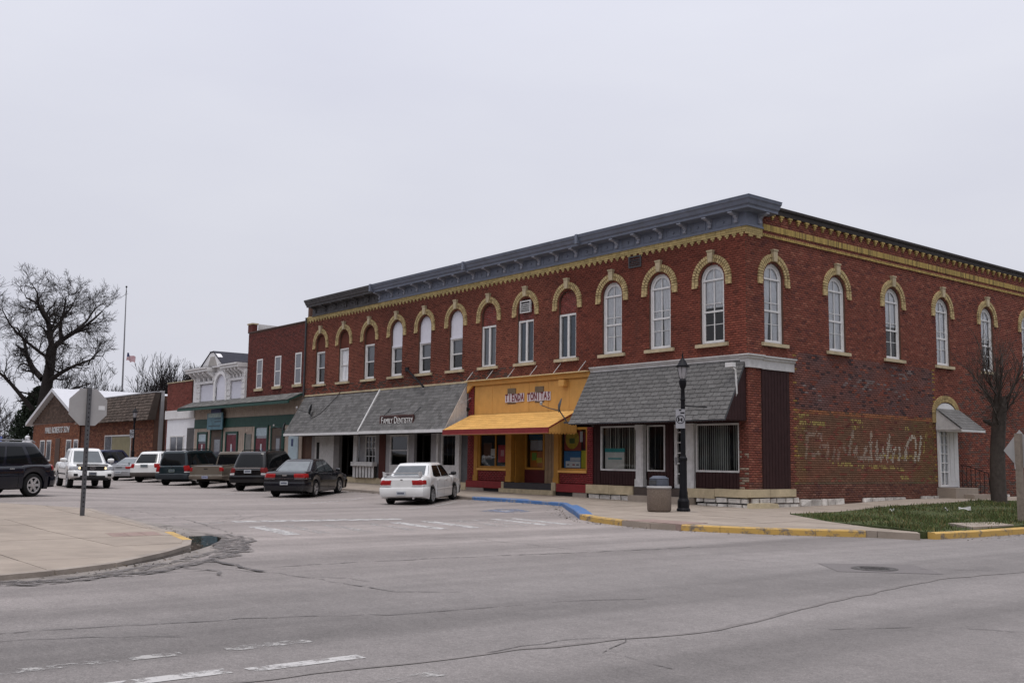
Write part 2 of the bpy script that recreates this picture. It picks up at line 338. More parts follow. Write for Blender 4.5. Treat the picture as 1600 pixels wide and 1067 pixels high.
# --- lawn with its kerb and the concrete pad in it
LP = [(2.9, -1.9), (5.4, -3.8), (7.4, -4.9), (8.75, -5.2), (8.92, -3), (8.92, 34), (2.0, 34), (2.2, 6), (2.6, 0)]
g = MB()
for i in range(8):
    for j in range(24):
        q = clip_cell(LP, 2 + i, 3 + i, -6 + j * 1.7, -6 + (j + 1) * 1.7)
        if len(q) >= 3: g.add([(x, y, h_walk(x, y) + .02 + .03 * math.sin(x * 1.7 + y)) for x, y in q], [tuple(range(len(q)))])
for a, b in zip(LP, LP[1:] + LP[:1]):
    n = max(1, int(math.hypot(b[0] - a[0], b[1] - a[1]) / 1.0)); q = [(lerp(a[0], b[0], k / n), lerp(a[1], b[1], k / n)) for k in range(n + 1)]
    for c, d in zip(q[:-1], q[1:]): g.add([(c[0], c[1], h_walk(*c) + .02 + .03 * math.sin(c[0] * 1.7 + c[1])), (d[0], d[1], h_walk(*d) + .02 + .03 * math.sin(d[0] * 1.7 + d[1])), (d[0], d[1], -.2), (c[0], c[1], -.2)], [(0, 1, 2, 3)])
lawn = g.build('lawn', M_SOIL, kind='structure')
kerb_run([(8.95, -5.1), (9.08, -3.4), (9.08, -.4)], h_walk, lawn, M_YELK, .17, 1.6)
kerb_run([(9.08, -.4), (9.08, 34)], h_walk, lawn, M_KERB, .17, 2.6)
g = MB(); q = [(8.0, -2.1), (9.3, -3.25), (9.05, -1.9), (8.15, -.75)]; q = [(7.75, -2.3), (8.85, -3.3), (8.9, -1.4), (8.1, -.7)]
g.add([(x, y, h_walk(x, y) + .065) for x, y in q] + [(x, y, 0) for x, y in q], [(0, 1, 2, 3)] + [(k, 4 + k, 4 + (k + 1) % 4, (k + 1) % 4) for k in range(4)]); g.build('concrete_pad', M_CONC, lawn)
# blades
def inside(px, py, poly):
    r = np.zeros(len(px), bool); n = len(poly)
    for i in range(n):
        (x1, y1), (x2, y2) = poly[i], poly[(i + 1) % n]
        if y1 == y2: continue
        c = ((y1 > py) != (y2 > py)) & (px < (x2 - x1) * (py - y1) / (y2 - y1) + x1); r ^= c
    return r
nb = 46000; bx = rng.uniform(2, 9, nb); by = -5.3 + (rng.random(nb) ** 1.5) * 22; k = inside(bx, by, LP)
pn = np.sin(bx * 1.3 + 2 * np.sin(by * .7)) * np.sin(by * 1.1 + bx * .4); k &= rng.random(nb) < (.55 + .45 * pn)
edge = inside(bx + .25, by - .25, LP) & inside(bx - .3, by + .1, LP); k &= edge | (rng.random(nb) < .35); bx, by, pn = bx[k], by[k], pn[k]; nb = len(bx)
bz = np.array([h_walk(x, y) for x, y in zip(bx, by)]) + .02 + .03 * np.sin(bx * 1.7 + by); a = rng.uniform(0, 6.28, nb); hh = rng.uniform(.035, .095, nb) * (1 + .35 * pn); ww = rng.uniform(.008, .018, nb); ln = rng.uniform(.0, .06, nb); la = rng.uniform(0, 6.28, nb)
V = np.empty((nb, 3, 3)); V[:, 0] = np.stack([bx - np.cos(a) * ww, by - np.sin(a) * ww, bz], 1); V[:, 1] = np.stack([bx + np.cos(a) * ww, by + np.sin(a) * ww, bz], 1); V[:, 2] = np.stack([bx + np.cos(la) * ln, by + np.sin(la) * ln, bz + hh], 1)
def np_mesh(name, V, F, m, cols=None):
    me = bpy.data.meshes.new(name); me.vertices.add(len(V)); me.vertices.foreach_set('co', np.ascontiguousarray(V, np.float32).ravel())
    nf, k = F.shape; me.loops.add(nf * k); me.loops.foreach_set('vertex_index', np.ascontiguousarray(F, np.int32).ravel()); me.polygons.add(nf)
    me.polygons.foreach_set('loop_start', np.arange(0, nf * k, k, dtype=np.int32)); me.polygons.foreach_set('loop_total', np.full(nf, k, np.int32)); me.update(calc_edges=True); me.materials.append(m)
    if cols is not None:
        ca = me.color_attributes.new('Col', 'FLOAT_COLOR', 'CORNER'); ca.data.foreach_set('color', np.repeat(np.c_[cols, np.ones(nf)].astype(np.float32), k, 0).ravel())
    return me
gc = np.array([.066, .088, .028]) * rng.uniform(.6, 1.45, (nb, 1)); dry = rng.random(nb) < .24 + .2 * (pn < -.3); gc[dry] = np.array([.15, .125, .05]) * rng.uniform(.6, 1.2, (dry.sum(), 1))
o = link('grass', np_mesh('grass', V.reshape(-1, 3), np.arange(nb * 3).reshape(-1, 3), M_GRASS, gc), kind='stuff'); o['label'] = 'short patchy green grass on the lawn beside the brick wall'; o['category'] = 'grass'
M_GREYW_ = mat('dull_paper', (.40, .39, .38), .8, .15, 8)
for (x, y, w, l, rz, dz, nm, lb) in ((4.75, 4.25, .1, .34, .6, .1, 'paper_scrap', 'long white scrap of paper lying on the lawn near the bare tree'), (4.45, 3.7, .12, .16, 1.9, .07, 'paper_scrap', 'small crumpled white scrap lying left of the long paper scrap'), (3.75, 1.9, .1, .12, .2, .07, 'paper_scrap', 'tiny pale scrap lying on the lawn far left of the bare tree')):
    g = MB(); g.grid(lambda a, b: ((a - .5) * l, (b - .5) * w, .03 * math.sin(a * 5 + b * 3) + .03 * b), 5, 3)
    tag(g.build(nm, M_GREYW_, None, Matrix.Translation((x, y, h_walk(x, y) + dz)) @ Matrix.Rotation(rz, 4, 'Z') @ Matrix.Rotation(.5, 4, 'X')), lb, 'litter', 'litter on the lawn')
# --- pavement corner across the street
def h_south(x, y): return lerp(.07, .13, ss(0, -5, x)) + .17 * ss(-5, -12, x)
SP = [(-9.6, -19.44), (-7.41, -17.9), (-2.86, -18.29), (.34, -18.65), (2.43, -19.09), (3.41, -19.5), (4.44, -20.26), (5.82, -21.5), (6.35, -22.4), (6.63, -23.3), (6.8, -46), (-60, -46), (-60, -23.6), (-14, -23.6)]
pv = MB(); pv.box(-4, 2, -30, -22, -.3, -.05); south = pv.build('pavement', M_CONC, kind='structure')
slabs(SP, h_south, south, [-60, -50, -40, -30, -24, -18] + [-14 + 1.9 * i for i in range(12)], [-46, -40, -36, -32] + [-30 + 1.9 * i for i in range(8)], M_CONC)
kerb_run(SP[13:] + SP[:3], h_south, south, M_KERB); kerb_run(SP[2:4], h_south, south, M_KERB); kerb_run(SP[3:5], h_south, south, M_YELK, piece=.7); kerb_run(SP[4:11], h_south, south, M_KERB)
g = MB()
for i in range(3):
    for j in range(3): g.box(.2 + i * .31, .5 + i * .31, -19.75 + j * .31 - .06 * i, -19.45 + j * .31 - .06 * i, 0, h_south(.2 + i * .31, 0) + .006)
g.build('ramp_paver', MATS['red_ramp_paver'], south, kind='stuff')
def sheet(pts, m, parent, name, dz=.004, hf=h_road):
    g = MB(); g.add([(x, y, hf(x, y) + dz) for x, y in pts], [tuple(range(len(pts)))]); return g.build(name, m, parent, recalc=False)
GUT = [(6.85, -46), (6.9, -22.3), (6.6, -21.2), (5.3, -20.0), (3.81, -18.95), (1.51, -17.75), (-.7, -17.25), (-3.8, -16.95), (-7.6, -17.3), (-7.41, -17.9), (-2.86, -18.29), (.34, -18.65), (2.43, -19.09), (3.41, -19.5), (4.44, -20.26), (5.82, -21.5), (6.35, -22.4), (6.45, -46)]
def ribbon(line, w, m, parent, name, dz=.006, wj=.5, hf=h_road, seg=.35, wob=.035):
    P = [Vector(line[0])]
    for a, b in zip(line[:-1], line[1:]):
        a = Vector(a); b = Vector(b); n = max(1, int((b - a).length / seg))
        for k in range(1, n + 1): P.append(a.lerp(b, k / n) + Vector((random.uniform(-wob, wob), random.uniform(-wob, wob))))
    vs = []; m_ = len(P)
    for i, p in enumerate(P):
        d = (P[min(i + 1, m_ - 1)] - P[max(i - 1, 0)]).normalized(); nn = Vector((-d.y, d.x)); ww = w * random.uniform(1 - wj, 1 + wj) * .5
        for s_ in (-1, 1): q = p + nn * ww * s_; vs.append((q.x, q.y, hf(q.x, q.y) + dz))
    g = MB(); g.add(vs, [(2 * i, 2 * i + 1, 2 * i + 3, 2 * i + 2) for i in range(m_ - 1)]); return g.build(name, m, parent, recalc=False)
g = MB()
mid = [((6.75, -46), (6.45, -46)), ((6.85, -22.4), (6.4, -22.4)), ((6.6, -21.2), (5.85, -21.5)), ((5.3, -20.0), (4.5, -20.3)), ((3.81, -18.95), (3.4, -19.5)), ((1.6, -17.85), (2.4, -19.1)), ((-.6, -17.5), (.34, -18.62)), ((-3.8, -17.4), (-2.86, -18.27)), ((-7.3, -17.5), (-7.3, -17.88))]
for (a, b), (c, d) in zip(mid[:-1], mid[1:]): g.add([(*a, h_road(*a) + .003), (*b, h_road(*b) + .012), (*d, h_road(*d) + .012), (*c, h_road(*c) + .003)], [(0, 1, 2, 3)])
g.build('gutter', mat('gutter_concrete', (.22, .195, .175), .75, .35, 1.4, .3, 40, dirt=.8, dirtcol=(.06, .052, .047)), road, recalc=False)
m_, n_, b_ = bsdf_mat('puddle_water'); b_.inputs['Base Color'].default_value = (.028, .026, .024, 1); b_.inputs['Roughness'].default_value = .03; b_.inputs['IOR'].default_value = 1.33; M_WATER = m_
sheet([(.9, -18.4), (1.0, -17.95), (1.6, -18.0), (2.3, -18.35), (3.1, -18.85), (3.7, -19.3), (4.5, -19.95), (5.3, -20.65), (5.75, -21.2), (5.55, -21.25), (5.0, -20.75), (4.3, -20.2), (3.5, -19.62), (2.8, -19.3), (2.1, -19.05), (1.4, -18.85)], M_WATER, road, 'puddle', .016, lambda x, y: 0)
M_WET = paint_mat('damp_stain', (.115, .10, .092), .50, 5.0)
for k, dd in enumerate((.35, .8)):
    ln = [(6.9 - .1, -27), (6.75, -22.6), (6.2, -21.4), (5.0, -20.2), (4.0, -19.35), (2.7, -18.7), (1.4, -18.1), (.2, -17.9)]; ln = [(x + dd * .5, y + dd * .55) for x, y in ln]
    ribbon(ln, .34, M_WET, road, 'damp_stain', .0145 + .001 * k, .65, lambda x, y: 0, .3, .07)
for ln, w in (([(6.9, -25), (7.1, -22.6), (6.7, -21.0), (5.6, -19.9), (4.2, -18.7), (2.4, -17.9)], .05), ([(5.6, -19.9), (6.8, -19.9), (7.4, -19.9)], .09), ([(6.4, -20.6), (7.0, -20.4), (7.6, -20.6)], .05)): ribbon(ln, w, M_CRACK, road, 'crack', .018, .7, lambda x, y: 0, .2, .05)
# --- road markings, cracks, manhole
g = [(-16.15, .40), (-15.4, .34), (-14.4, .34), (-13.25, .3), (-12.45, .34), (-11.5, .36), (-10.65, .36), (-9.95, .3), (-9.3, .3), (-8.65, .32)]
for i, (yc, w) in enumerate(g):
    sheet([(-1.35, yc - w / 2 + .22), (1.35, yc - w / 2 - .18), (1.35, yc + w / 2 - .18), (-1.35, yc + w / 2 + .22)], M_WPAINT if i in (0, 4, 5, 8, 9) else M_WPAINT2, road, 'crosswalk_stripe')
sheet([(-3.5, -15.6), (-2.95, -15.7), (-2.15, -11.4), (-2.7, -11.25)], M_WPAINT, road, 'stop_line')
sheet([(-3.0, -17.0), (-2.7, -17.0), (-2.85, -15.8), (-3.15, -15.8)], M_WPAINT2, road, 'stop_line')
for x0, y0, x1, y1, w in ((-11.9, -9.0, -14.6, -5.3, .11), (-14.6, -9.2, -18.0, -4.6, .11), (-19.6, -9.0, -23.2, -4.2, .11), (-24.6, -8.6, -27.6, -4.2, .1), (-28.6, -8.4, -31.6, -4.2, .1), (-33, -8.4, -36, -4.2, .1), (-7.2, -8.0, -9.8, -4.2, .1)):
    ribbon([(x0, y0), (x1, y1)], w, M_WPAINT if x0 > -20 else M_WPAINT2, road, 'stall_line', .005, .05, wob=0)
hc = [(-4.9, -6.9), (-5.7, -5.6), (-5.2, -5.1), (-4.1, -5.5), (-3.7, -6.6)]
sheet(hc, M_BPAINT2, road, 'parking_symbol', .005)
ribbon(hc + hc[:1], .12, M_WPAINT2, road, 'parking_symbol_border', .008, .1, wob=0)
ribbon([(-5.2, -6.0), (-4.7, -5.9), (-4.5, -6.3), (-4.15, -6.2)], .12, M_WPAINT, road, 'parking_symbol_figure', .009, .1, wob=0)
def bar(x0, x1, y0, y1, m): sheet([(x0, y0), (x1, y0), (x1, y1), (x0, y1)], m, road, 'lane_stripe')
bar(13.36, 13.52, -22.85, -21.9, M_WPAINT); bar(12.47, 12.66, -22.65, -21.9, M_WPAINT2); bar(13.28, 13.46, -24.4, -22.98, M_WPAINT); bar(14.25, 14.42, -22.2, -21.75, M_WPAINT2); bar(12.45, 12.6, -24.4, -23.0, M_WPAINT2)
bar(8.9, 9.05, -30, -24.6, M_WPAINT2); bar(9.75, 10.0, .5, 6, M_WPAINT); bar(9.75, 9.95, -4.2, -1.6, M_WPAINT2)
for ln, w in (([(6.9, -30), (6.95, -22.3), (6.9, -21.4), (6.85, -20.2), (6.9, -19.3), (6.95, -17.65), (7.16, -15.6), (7.45, -14.1), (7.6, -11.4)], .05), ([(6.85, -20.2), (7.73, -19.77), (8.3, -19.69), (8.85, -19.65), (9.6, -19.6), (10.15, -19.5), (10.6, -18.9)], .035), ([(8.3, -19.69), (8.7, -19.3), (9.2, -19.3)], .022),
              ([(10.59, -25.5), (10.8, -23.6), (10.95, -22.72), (11.2, -21.6), (11.69, -20.53), (11.8, -19.5), (11.95, -18.4), (12.3, -17.4)], .03), ([(13.9, -21.0), (13.76, -20.12), (14.0, -19.5), (14.46, -20.18), (15.18, -20.27)], .02), ([(1.41, -15.4), (4.31, -13.7), (6.98, -13.71), (7.63, -13.09), (7.72, -11.32), (8.3, -8.9)], .022), ([(-6, -13.2), (-2.5, -16.7), (.6, -17.3), (2, -16.9)], .035), ([(-8, -16.5), (-4.5, -16.3), (-2.5, -16.7)], .03), ([(-5, -17.2), (-3.8, -15.9), (-5.2, -14.5), (-6.5, -14.2)], .022),
              ([(11.05, -24.6), (11.35, -23.4), (11.9, -22.6)], .022), ([(12.2, -11.4), (13.6, -9.8), (13.2, -8.3), (14.2, -6.6)], .025), ([(14.8, -17.6), (15.3, -16.5), (16.3, -16.0), (16.6, -14.8)], .022), ([(9.2, -12.8), (10.4, -12.5), (10.8, -12.0)], .02), ([(3.3, -14.1), (4.0, -12.9), (5.1, -12.2), (5.0, -11.0)], .018)):
    ribbon(ln, w * .62, M_CRACK, road, 'crack', wj=.7, seg=.22, wob=.05)
ribbon([(13.66, -25.0), (14.0, -20.0), (14.22, -18.53), (13.6, -15.58), (13.1, -12.55), (13.27, -10.34), (13.3, 10)], .055, mat('tar_seam', (.168, .152, .144), .85, .25, 5), road, 'tar_seam', .005, .6)
sheet([(10.8, -12.0), (11.74, -10.83), (12.78, -11.78), (11.73, -12.83)], mat('patch_asphalt', (.15, .136, .132), .88, .16, 30), road, 'road_patch', .004)
g = MB(); g.lathe([(0, .012), (.27, .012), (.275, .008), (.30, .008), (.305, .014), (.34, .014), (.345, 0)], 28, (11.8, -12.0, 0), cap=False)
for i in range(-4, 5):
    for j in range(-4, 5):
        if i * i + j * j < 17: g.box(11.8 + i * .055 - .016, 11.8 + i * .055 + .016, -12 + j * .055 - .016, -12 + j * .055 + .016, .012, .017)
g.build('manhole_cover', mat('cast_iron', (.095, .088, .084), .6, .3, 8, metal=.3), road)

# ============================================================ CORNER BRICK BUILDING
FW = [-28.33, -25.83, -23.30, -20.80, -18.40, -15.95, -13.57, -11.12, -8.60, -6.14, -3.77, -1.42]      # upper window centres, front
SW = [1.39, 4.97, 8.55, 12.13, 15.71, 19.29, 22.87]                                                    # upper window centres, side
V0, VS, HW = 5.5, 7.64, .5                                                                               # sill, spring line, half width
XL, YB = -29.95, 25.0
main = thing('corner_brick_building', 'long two storey red brick corner block with yellow brick arches and blue grey cornice', 'building')
def hw_at(v): return HW if v <= VS else math.sqrt(max(0, HW * HW - (v - VS) ** 2))
def wall_with_windows(B, u0, u1, v0, v1, centres, name, extra=()):
    """backing of the brickwork with arched openings and their reveals"""
    g = MB(); f = lambda u, v, w: tuple(B @ Vector((u, v, w)))
    arc = [(HW * math.cos(R_(a)), VS + HW * math.sin(R_(a))) for a in range(180, -1, -15)]
    edges = [u0] + [c for c in centres] + [u1]; x = u0
    for c in centres:
        q = lambda a, b, vv0, vv1: g.add([f(a, vv0, 0), f(b, vv0, 0), f(b, vv1, 0), f(a, vv1, 0)], [(0, 1, 2, 3)])
        q(x, c - HW, v0, v1); q(c - HW, c + HW, v0, V0)
        for (a, b) in zip(arc[:-1], arc[1:]): g.add([f(c + a[0], a[1], 0), f(c + b[0], b[1], 0), f(c + b[0], v1, 0), f(c + a[0], v1, 0)], [(0, 1, 2, 3)])
        g.add([f(c - HW, VS, 0), f(c - HW, VS, 0)], [])
        out = [(c - HW, V0), (c - HW, VS)] + [(c + a, b) for a, b in arc[1:]] + [(c + HW, V0)]
        for a, b in zip(out, out[1:] + out[:1]): g.add([f(*a, 0), f(*b, 0), f(*b, -.26), f(*a, -.26)], [(0, 1, 2, 3)])
        x = c + HW
    g.add([f(x, v0, 0), f(u1, v0, 0), f(u1, v1, 0), f(x, v1, 0)], [(0, 1, 2, 3)])
    return g.build(name, M_MORT, main, recalc=False)
def brickwork(B, u0, u1, v0, v1, holes, colfn, name, parent, m, bl=.213, bh=.0755, proud=.009, gap=.010, first=0, paint=None):
    """every brick its own block; holes(v) -> intervals left open"""
    VV = []; CC = []; row = 0; v = v0
    while v + bh <= v1 + 1e-6:
        gaps = sorted(holes(v + bh / 2)); segs = []; x = u0
        for a, b in gaps:
            if b <= x or a >= u1: continue
            if a > x: segs.append((x, a))
            x = max(x, b)
        if x < u1: segs.append((x, u1))
        off = 0 if (row + first) % 2 == 0 else bl / 2
        for a, b in segs:
            k0 = math.floor((a - u0 - off) / bl); u = u0 + off + k0 * bl
            while u < b:
                p, q = max(a, u) , min(b, u + bl)
                if q - p > .03:
                    c0 = colfn((p + q) / 2, v + bh / 2); np_ = 4 if paint and paint((p + q) / 2, v, None) else 1     # paint breaks off in flakes smaller than a brick
                    for e in range(np_):
                        pa, pb = lerp(p + gap / 2, q - gap / 2, e / np_), lerp(p + gap / 2, q - gap / 2, (e + 1) / np_); VV.append((pa, pb, v + gap / 2, v + bh - gap / 2)); CC.append(paint((pa + pb) / 2, v + bh / 2, c0) if np_ > 1 else c0)
                u += bl
        v += bh; row += 1
    A = np.array(VV); n = len(A); pr = proud + rng.uniform(-.0025, .0025, n)
    loc = np.empty((n, 8, 3)); 
    for i, (ui, vi, w) in enumerate(((0, 2, 0), (1, 2, 0), (1, 3, 0), (0, 3, 0), (0, 2, 1), (1, 2, 1), (1, 3, 1), (0, 3, 1))):
        loc[:, i, 0] = A[:, ui]; loc[:, i, 1] = A[:, vi]; loc[:, i, 2] = pr * w - .004 * (1 - w)
    Bm = np.array(B)[:3, :3]; W = loc.reshape(-1, 3) @ Bm.T + np.array(B)[:3, 3]
    F = (np.array([(4, 5, 6, 7), (0, 1, 5, 4), (1, 2, 6, 5), (2, 3, 7, 6), (3, 0, 4, 7)])[None] + 8 * np.arange(n)[:, None, None]).reshape(-1, 4)
    return link(name, np_mesh(name, W, F, m, np.repeat(np.array(CC), 5, 0)), parent, kind='stuff')
def win_holes(centres, pad=0):
    def fn(v):
        if v < V0 - .12 or v > VS + HW: return []
        if v < V0: return [(c - .66, c + .66) for c in centres]
        w = hw_at(v) + pad; return [(c - w, c + w) for c in centres]
    return fn
wall_with_windows(FRONT, XL, 0, 4.75, 9.2, FW, 'front_wall'); wall_with_windows(SIDE, 0, YB, .2, 10.0, SW, 'side_wall')
RB = (.186, .060, .039)
def cf(u, v):
    r = random.random(); k = .88 + .12 * math.sin(u * .45 + 1) + .07 * math.sin(v * 2.3 + u)
    c = [q * k for q in RB]
    if r < .10: c = [c[0] * .72, c[1] * .72, c[2] * .75]
    elif r < .22: c = [c[0] * 1.13, c[1] * 1.2, c[2] * 1.18]
    if u > -9: c = [c[0] * 1.04, c[1] * .9, c[2] * .9]
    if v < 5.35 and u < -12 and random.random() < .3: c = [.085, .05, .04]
    return jit(c, .11)
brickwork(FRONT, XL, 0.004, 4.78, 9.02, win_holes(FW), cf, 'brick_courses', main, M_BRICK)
# --- faded wall signs: paint left on single bricks
WST = [[(3.07, 2.63), (3.05, 2.16)], [(3.07, 2.59), (3.78, 2.59)], [(3.87, 2.53), (3.88, 2.42)], [(3.05, 2.16), (2.99, 1.83)], [(3.79, 2.14), (4.13, 2.2)], [(4.25, 2.24), (4.27, 2.08)], [(4.24, 1.97), (4.17, 1.79)], [(3.7, 1.94), (3.37, 1.89)], [(4.64, 2.12), (4.54, 1.78)], [(4.89, 2.11), (4.81, 1.78)], [(5.8, 2.71), (5.66, 2.45), (5.59, 2.24), (5.51, 1.95)], [(5.2, 2.18), (5.26, 2.06)], [(5.83, 2.03), (5.96, 1.96)], [(5.94, 2.18), (5.89, 1.92)], [(6.15, 1.8), (6.61, 1.82)], [(6.28, 1.8), (6.91, 1.81)], [(6.9, 2.72), (6.85, 2.31), (6.85, 1.97)], [(6.6, 2.23), (6.49, 2.04), (6.42, 1.89)], [(7.24, 2.37), (7.22, 1.94)], [(7.18, 1.81), (7.55, 1.83)], [(7.52, 1.91), (7.51, 1.76)], [(7.67, 2.21), (7.65, 2.02)], [(8.07, 2.62), (7.98, 2.22), (7.94, 2.06), (7.89, 1.78)], [(8.16, 2.22), (7.98, 2.1)], [(8.47, 2.21), (8.32, 2.05), (8.24, 1.76)], [(8.73, 2.21), (8.74, 1.96), (8.66, 1.78)], [(9.64, 2.66), (9.34, 2.42), (9.22, 2.24), (9.13, 2.01), (9.12, 1.78)], [(9.75, 2.64), (9.89, 2.49), (9.83, 2.09), (9.77, 1.78)], [(10.25, 2.63), (10.17, 2.26), (10.12, 2.04), (10.01, 1.82)]]
YST = [[(10.65, 2.82), (10.52, 2.46), (10.38, 2.1)], [(7.42, 1.86), (9.89, 1.91)], [(4.36, 1.63), (4.8, 1.61)], [(4.8, 1.61), (5.71, 1.55)], [(6.1, 1.55), (6.33, 1.53)], [(6.8, 1.54), (7.86, 1.51)], [(7.86, 1.51), (8.95, 1.44)], [(2.7, 3.19), (3.12, 3.21)], [(2.7, 2.94), (4.05, 2.94)], [(5.62, 3.13), (6.32, 3.11)], [(5.69, 2.89), (6.31, 2.91)], [(8.76, 1.14), (9.28, 1.11)], [(2.5, 2.18), (2.6, 1.81)], [(9.21, 2.93), (9.38, 2.91)]]
UST = [[(5.4, 4.45), (8.0, 4.4)], [(8.7, 4.2), (9.3, 4.2)], [(8.5, 5.0), (9.6, 4.9)], [(2.9, 4.0), (3.9, 3.9)]]
def sd_(p, st):
    best = 9
    for s in st:
        for a, b in zip(s[:-1], s[1:]):
            dx, dy = b[0] - a[0], b[1] - a[1]; t = max(0, min(1, ((p[0] - a[0]) * dx + (p[1] - a[1]) * dy) / (dx * dx + dy * dy + 1e-9)))
            best = min(best, math.hypot(p[0] - a[0] - t * dx, p[1] - a[1] - t * dy))
    return best
def cs(u, v):
    r = random.random(); c = [.168, .052, .035]
    if r < .12: c = [.115, .038, .030]
    elif r < .24: c = [.215, .078, .052]
    if v > 9.02: return jit(c, .15)
    if 2.36 < u < 11.32 and .9 < v < 5.32 and random.random() > .12:
        if v > 3.38:
            n = .5 + .5 * math.sin(u * 2.1 + 3 * math.sin(v * 2.2)) * math.sin(v * 4.1 + u * .6)
            c = [lerp(.148, .112, n), lerp(.058, .060, n), lerp(.045, .056, n)]
            d = sd_((u, v), UST); 
            if d < .2 and random.random() < .35: c = [.16, .118, .112]
            if r < .1: c = [.05, .03, .032]
        else:
            n = .5 + .5 * math.sin(u * 1.7 + 2 * math.sin(v * 3.0)) * math.sin(v * 3.1 - u * .5)
            c = [lerp(.160, .132, n), lerp(.068, .074, n), lerp(.042, .044, n)]
            if u > 9.6 or u < 3.0: c = [c[0] * 1.0, c[1] * 1.08, c[2] * .9]
            if v > 3.27 and random.random() < .8: c = [.235, .095, .045]
            if (u < 2.9 or u > 10.6) and random.random() < .05: c = [.17, .115, .04]
        if (u < 2.46 or u > 11.22) and random.random() < .55: c = [.23, .135, .04]
        if v > 5.25 and random.random() < .8: c = [.24, .14, .04]
    elif 2.3 < u and v < 5.3 and u > 13 and random.random() < .25: c = [.105, .06, .05]
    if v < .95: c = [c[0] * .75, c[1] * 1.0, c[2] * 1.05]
    return jit(c, .13)
def ghost(u, v, c):
    if c is None: return 2.6 < u < 10.9 and 1.0 < v < 3.3
    dw = sd_((u, v), WST); k = .32 + .68 * ss(4.5, 9.5, u); r = random.random()
    if dw < .07 and r < .82: return jit((lerp(c[0], .345, k), lerp(c[1], .30, k), lerp(c[2], .245, k)), .2)
    if dw < .12 and r < .16: return jit((lerp(c[0], .25, k), lerp(c[1], .22, k), lerp(c[2], .19, k)), .15)
    if sd_((u, v), YST) < .07 and r < .6: return jit((.27, .205, .07), .2)
    return c
def sholes(v):
    r = list(win_holes(SW)(v))
    if v < 4.62: r.append((.66, 2.13))
    if v < .78: r.append((0, 2.3))
    if .0 < v < 3.62: r.append((11.38, 12.86))
    elif v < 4.0: r.append((12.12 - math.sqrt(max(0, .74 ** 2 - ((v - 3.55) * 1.6) ** 2)), 12.12 + math.sqrt(max(0, .74 ** 2 - ((v - 3.55) * 1.6) ** 2))))
    if v < .42 and u_gap(v): r += u_gap(v)
    return r
def u_gap(v): return [(2.3, 5.1), (6.2, 9.0), (10.0, 11.4), (14.6, 17.0)]
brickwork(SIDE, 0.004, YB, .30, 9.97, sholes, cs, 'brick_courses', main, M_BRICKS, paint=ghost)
# --- closing walls, roof and floors
g = MB(); g.box(XL + .01, -.3, .3, YB - .05, 9.2, 9.3); g.build('roof', mat('roof_felt', (.05, .05, .05), .9), main)
g = MB(); g.box(XL + .01, -.27, .28, YB - .05, 4.80, 4.95); g.build('upper_floor', M_DARK, main)
g = MB(); g.box(XL, XL + .25, .02, YB, .1, 9.9); g.build('party_wall', M_MORT, main)
g = MB(); g.box(XL + .25, 0, YB, YB + .25, .1, 10); g.build('rear_wall', M_MORT, main)
g = MB(); g.box(XL + .01, -.27, .0, YB - .05, .1, .5); g.build('ground_floor', M_DARK, main)
g = MB(); g.box(XL + .01, -.27, 5.0, 5.1, .5, 4.8); g.build('shop_partition', M_ROOM, main)
for i, u in enumerate((-22.05, -14.98, -7.28)):
    g = MB(); g.box(u - .06, u + .06, .12, 5.0, .5, 4.8); g.build('shop_partition', M_ROOM, main)
g = MB(); g.box(XL + .3, -.35, 2.2, 2.3, 4.95, 9.1); g.build('upper_partition', M_DARK, main); g = MB(); g.box(-2.3, -2.2, 2.4, YB - .3, 4.95, 9.1); g.build('upper_partition', M_DARK, main)
# --- yellow arches with keystones (shared meshes)
def arch_mesh():
    g = MB(); r0, r1 = .585, .83; vc = 7.62 - V0
    for row, (ra, rb, n, pr) in enumerate(((r0, .70, 21, .05), (.717, r1, 25, .062))):
        for i in range(n):
            a0, a1 = math.pi * (i + .13) / n, math.pi * (i + .87) / n
            if abs((a0 + a1) / 2 - math.pi / 2) < .12: continue
            g.col = jit((.42, .325, .165), .18) if random.random() > .12 else jit((.32, .23, .11), .2)
            g.prism([(ra * math.cos(a0), vc + ra * math.sin(a0)), (rb * math.cos(a0), vc + rb * math.sin(a0)), (rb * math.cos(a1), vc + rb * math.sin(a1)), (ra * math.cos(a1), vc + ra * math.sin(a1))], -.003, pr)
        for s in (-1, 1):
            for k in range(3):
                g.col = jit((.42, .325, .165), .18); x0, x1 = (s * ra, s * rb); sh = .0 if k < 2 else .03 * (1 - row)
                v1 = vc - .004 - k * .0755; g.box(x0 + s * sh, x1, v1 - .068, v1, -.003, pr + (.012 if k == 2 else 0))
    return g.mesh('arch', M_YBRICK)
def key_mesh():
    g = MB(); g.prism([(-.085, 2.70), (.085, 2.70), (.115, 3.05), (-.115, 3.05)], -.003, .12); g.prism([(-.13, 3.052), (.13, 3.052), (.13, 3.10), (-.13, 3.10)], -.003, .14); return g.mesh('keystone', M_KEY)
def sill_mesh():
    g = MB(); g.hull8([(-.68, -.13, -.15), (.68, -.13, -.15), (.68, -.005, -.15), (-.68, -.005, -.15), (-.68, -.13, .10), (.68, -.13, .10), (.68, -.02, .10), (-.68, -.02, .10)]); return g.mesh('sill', M_STONE)
ARCH, KEY, SILL = arch_mesh(), key_mesh(), sill_mesh()
def arch_pts(hw, v0, vs, n=12): return [(-hw, v0), (hw, v0), (hw, vs)] + [(hw * math.cos(math.pi * k / n), vs + hw * math.sin(math.pi * k / n)) for k in range(1, n)] + [(-hw, vs)]
SPv, TOPv = VS - V0, VS - V0 + HW
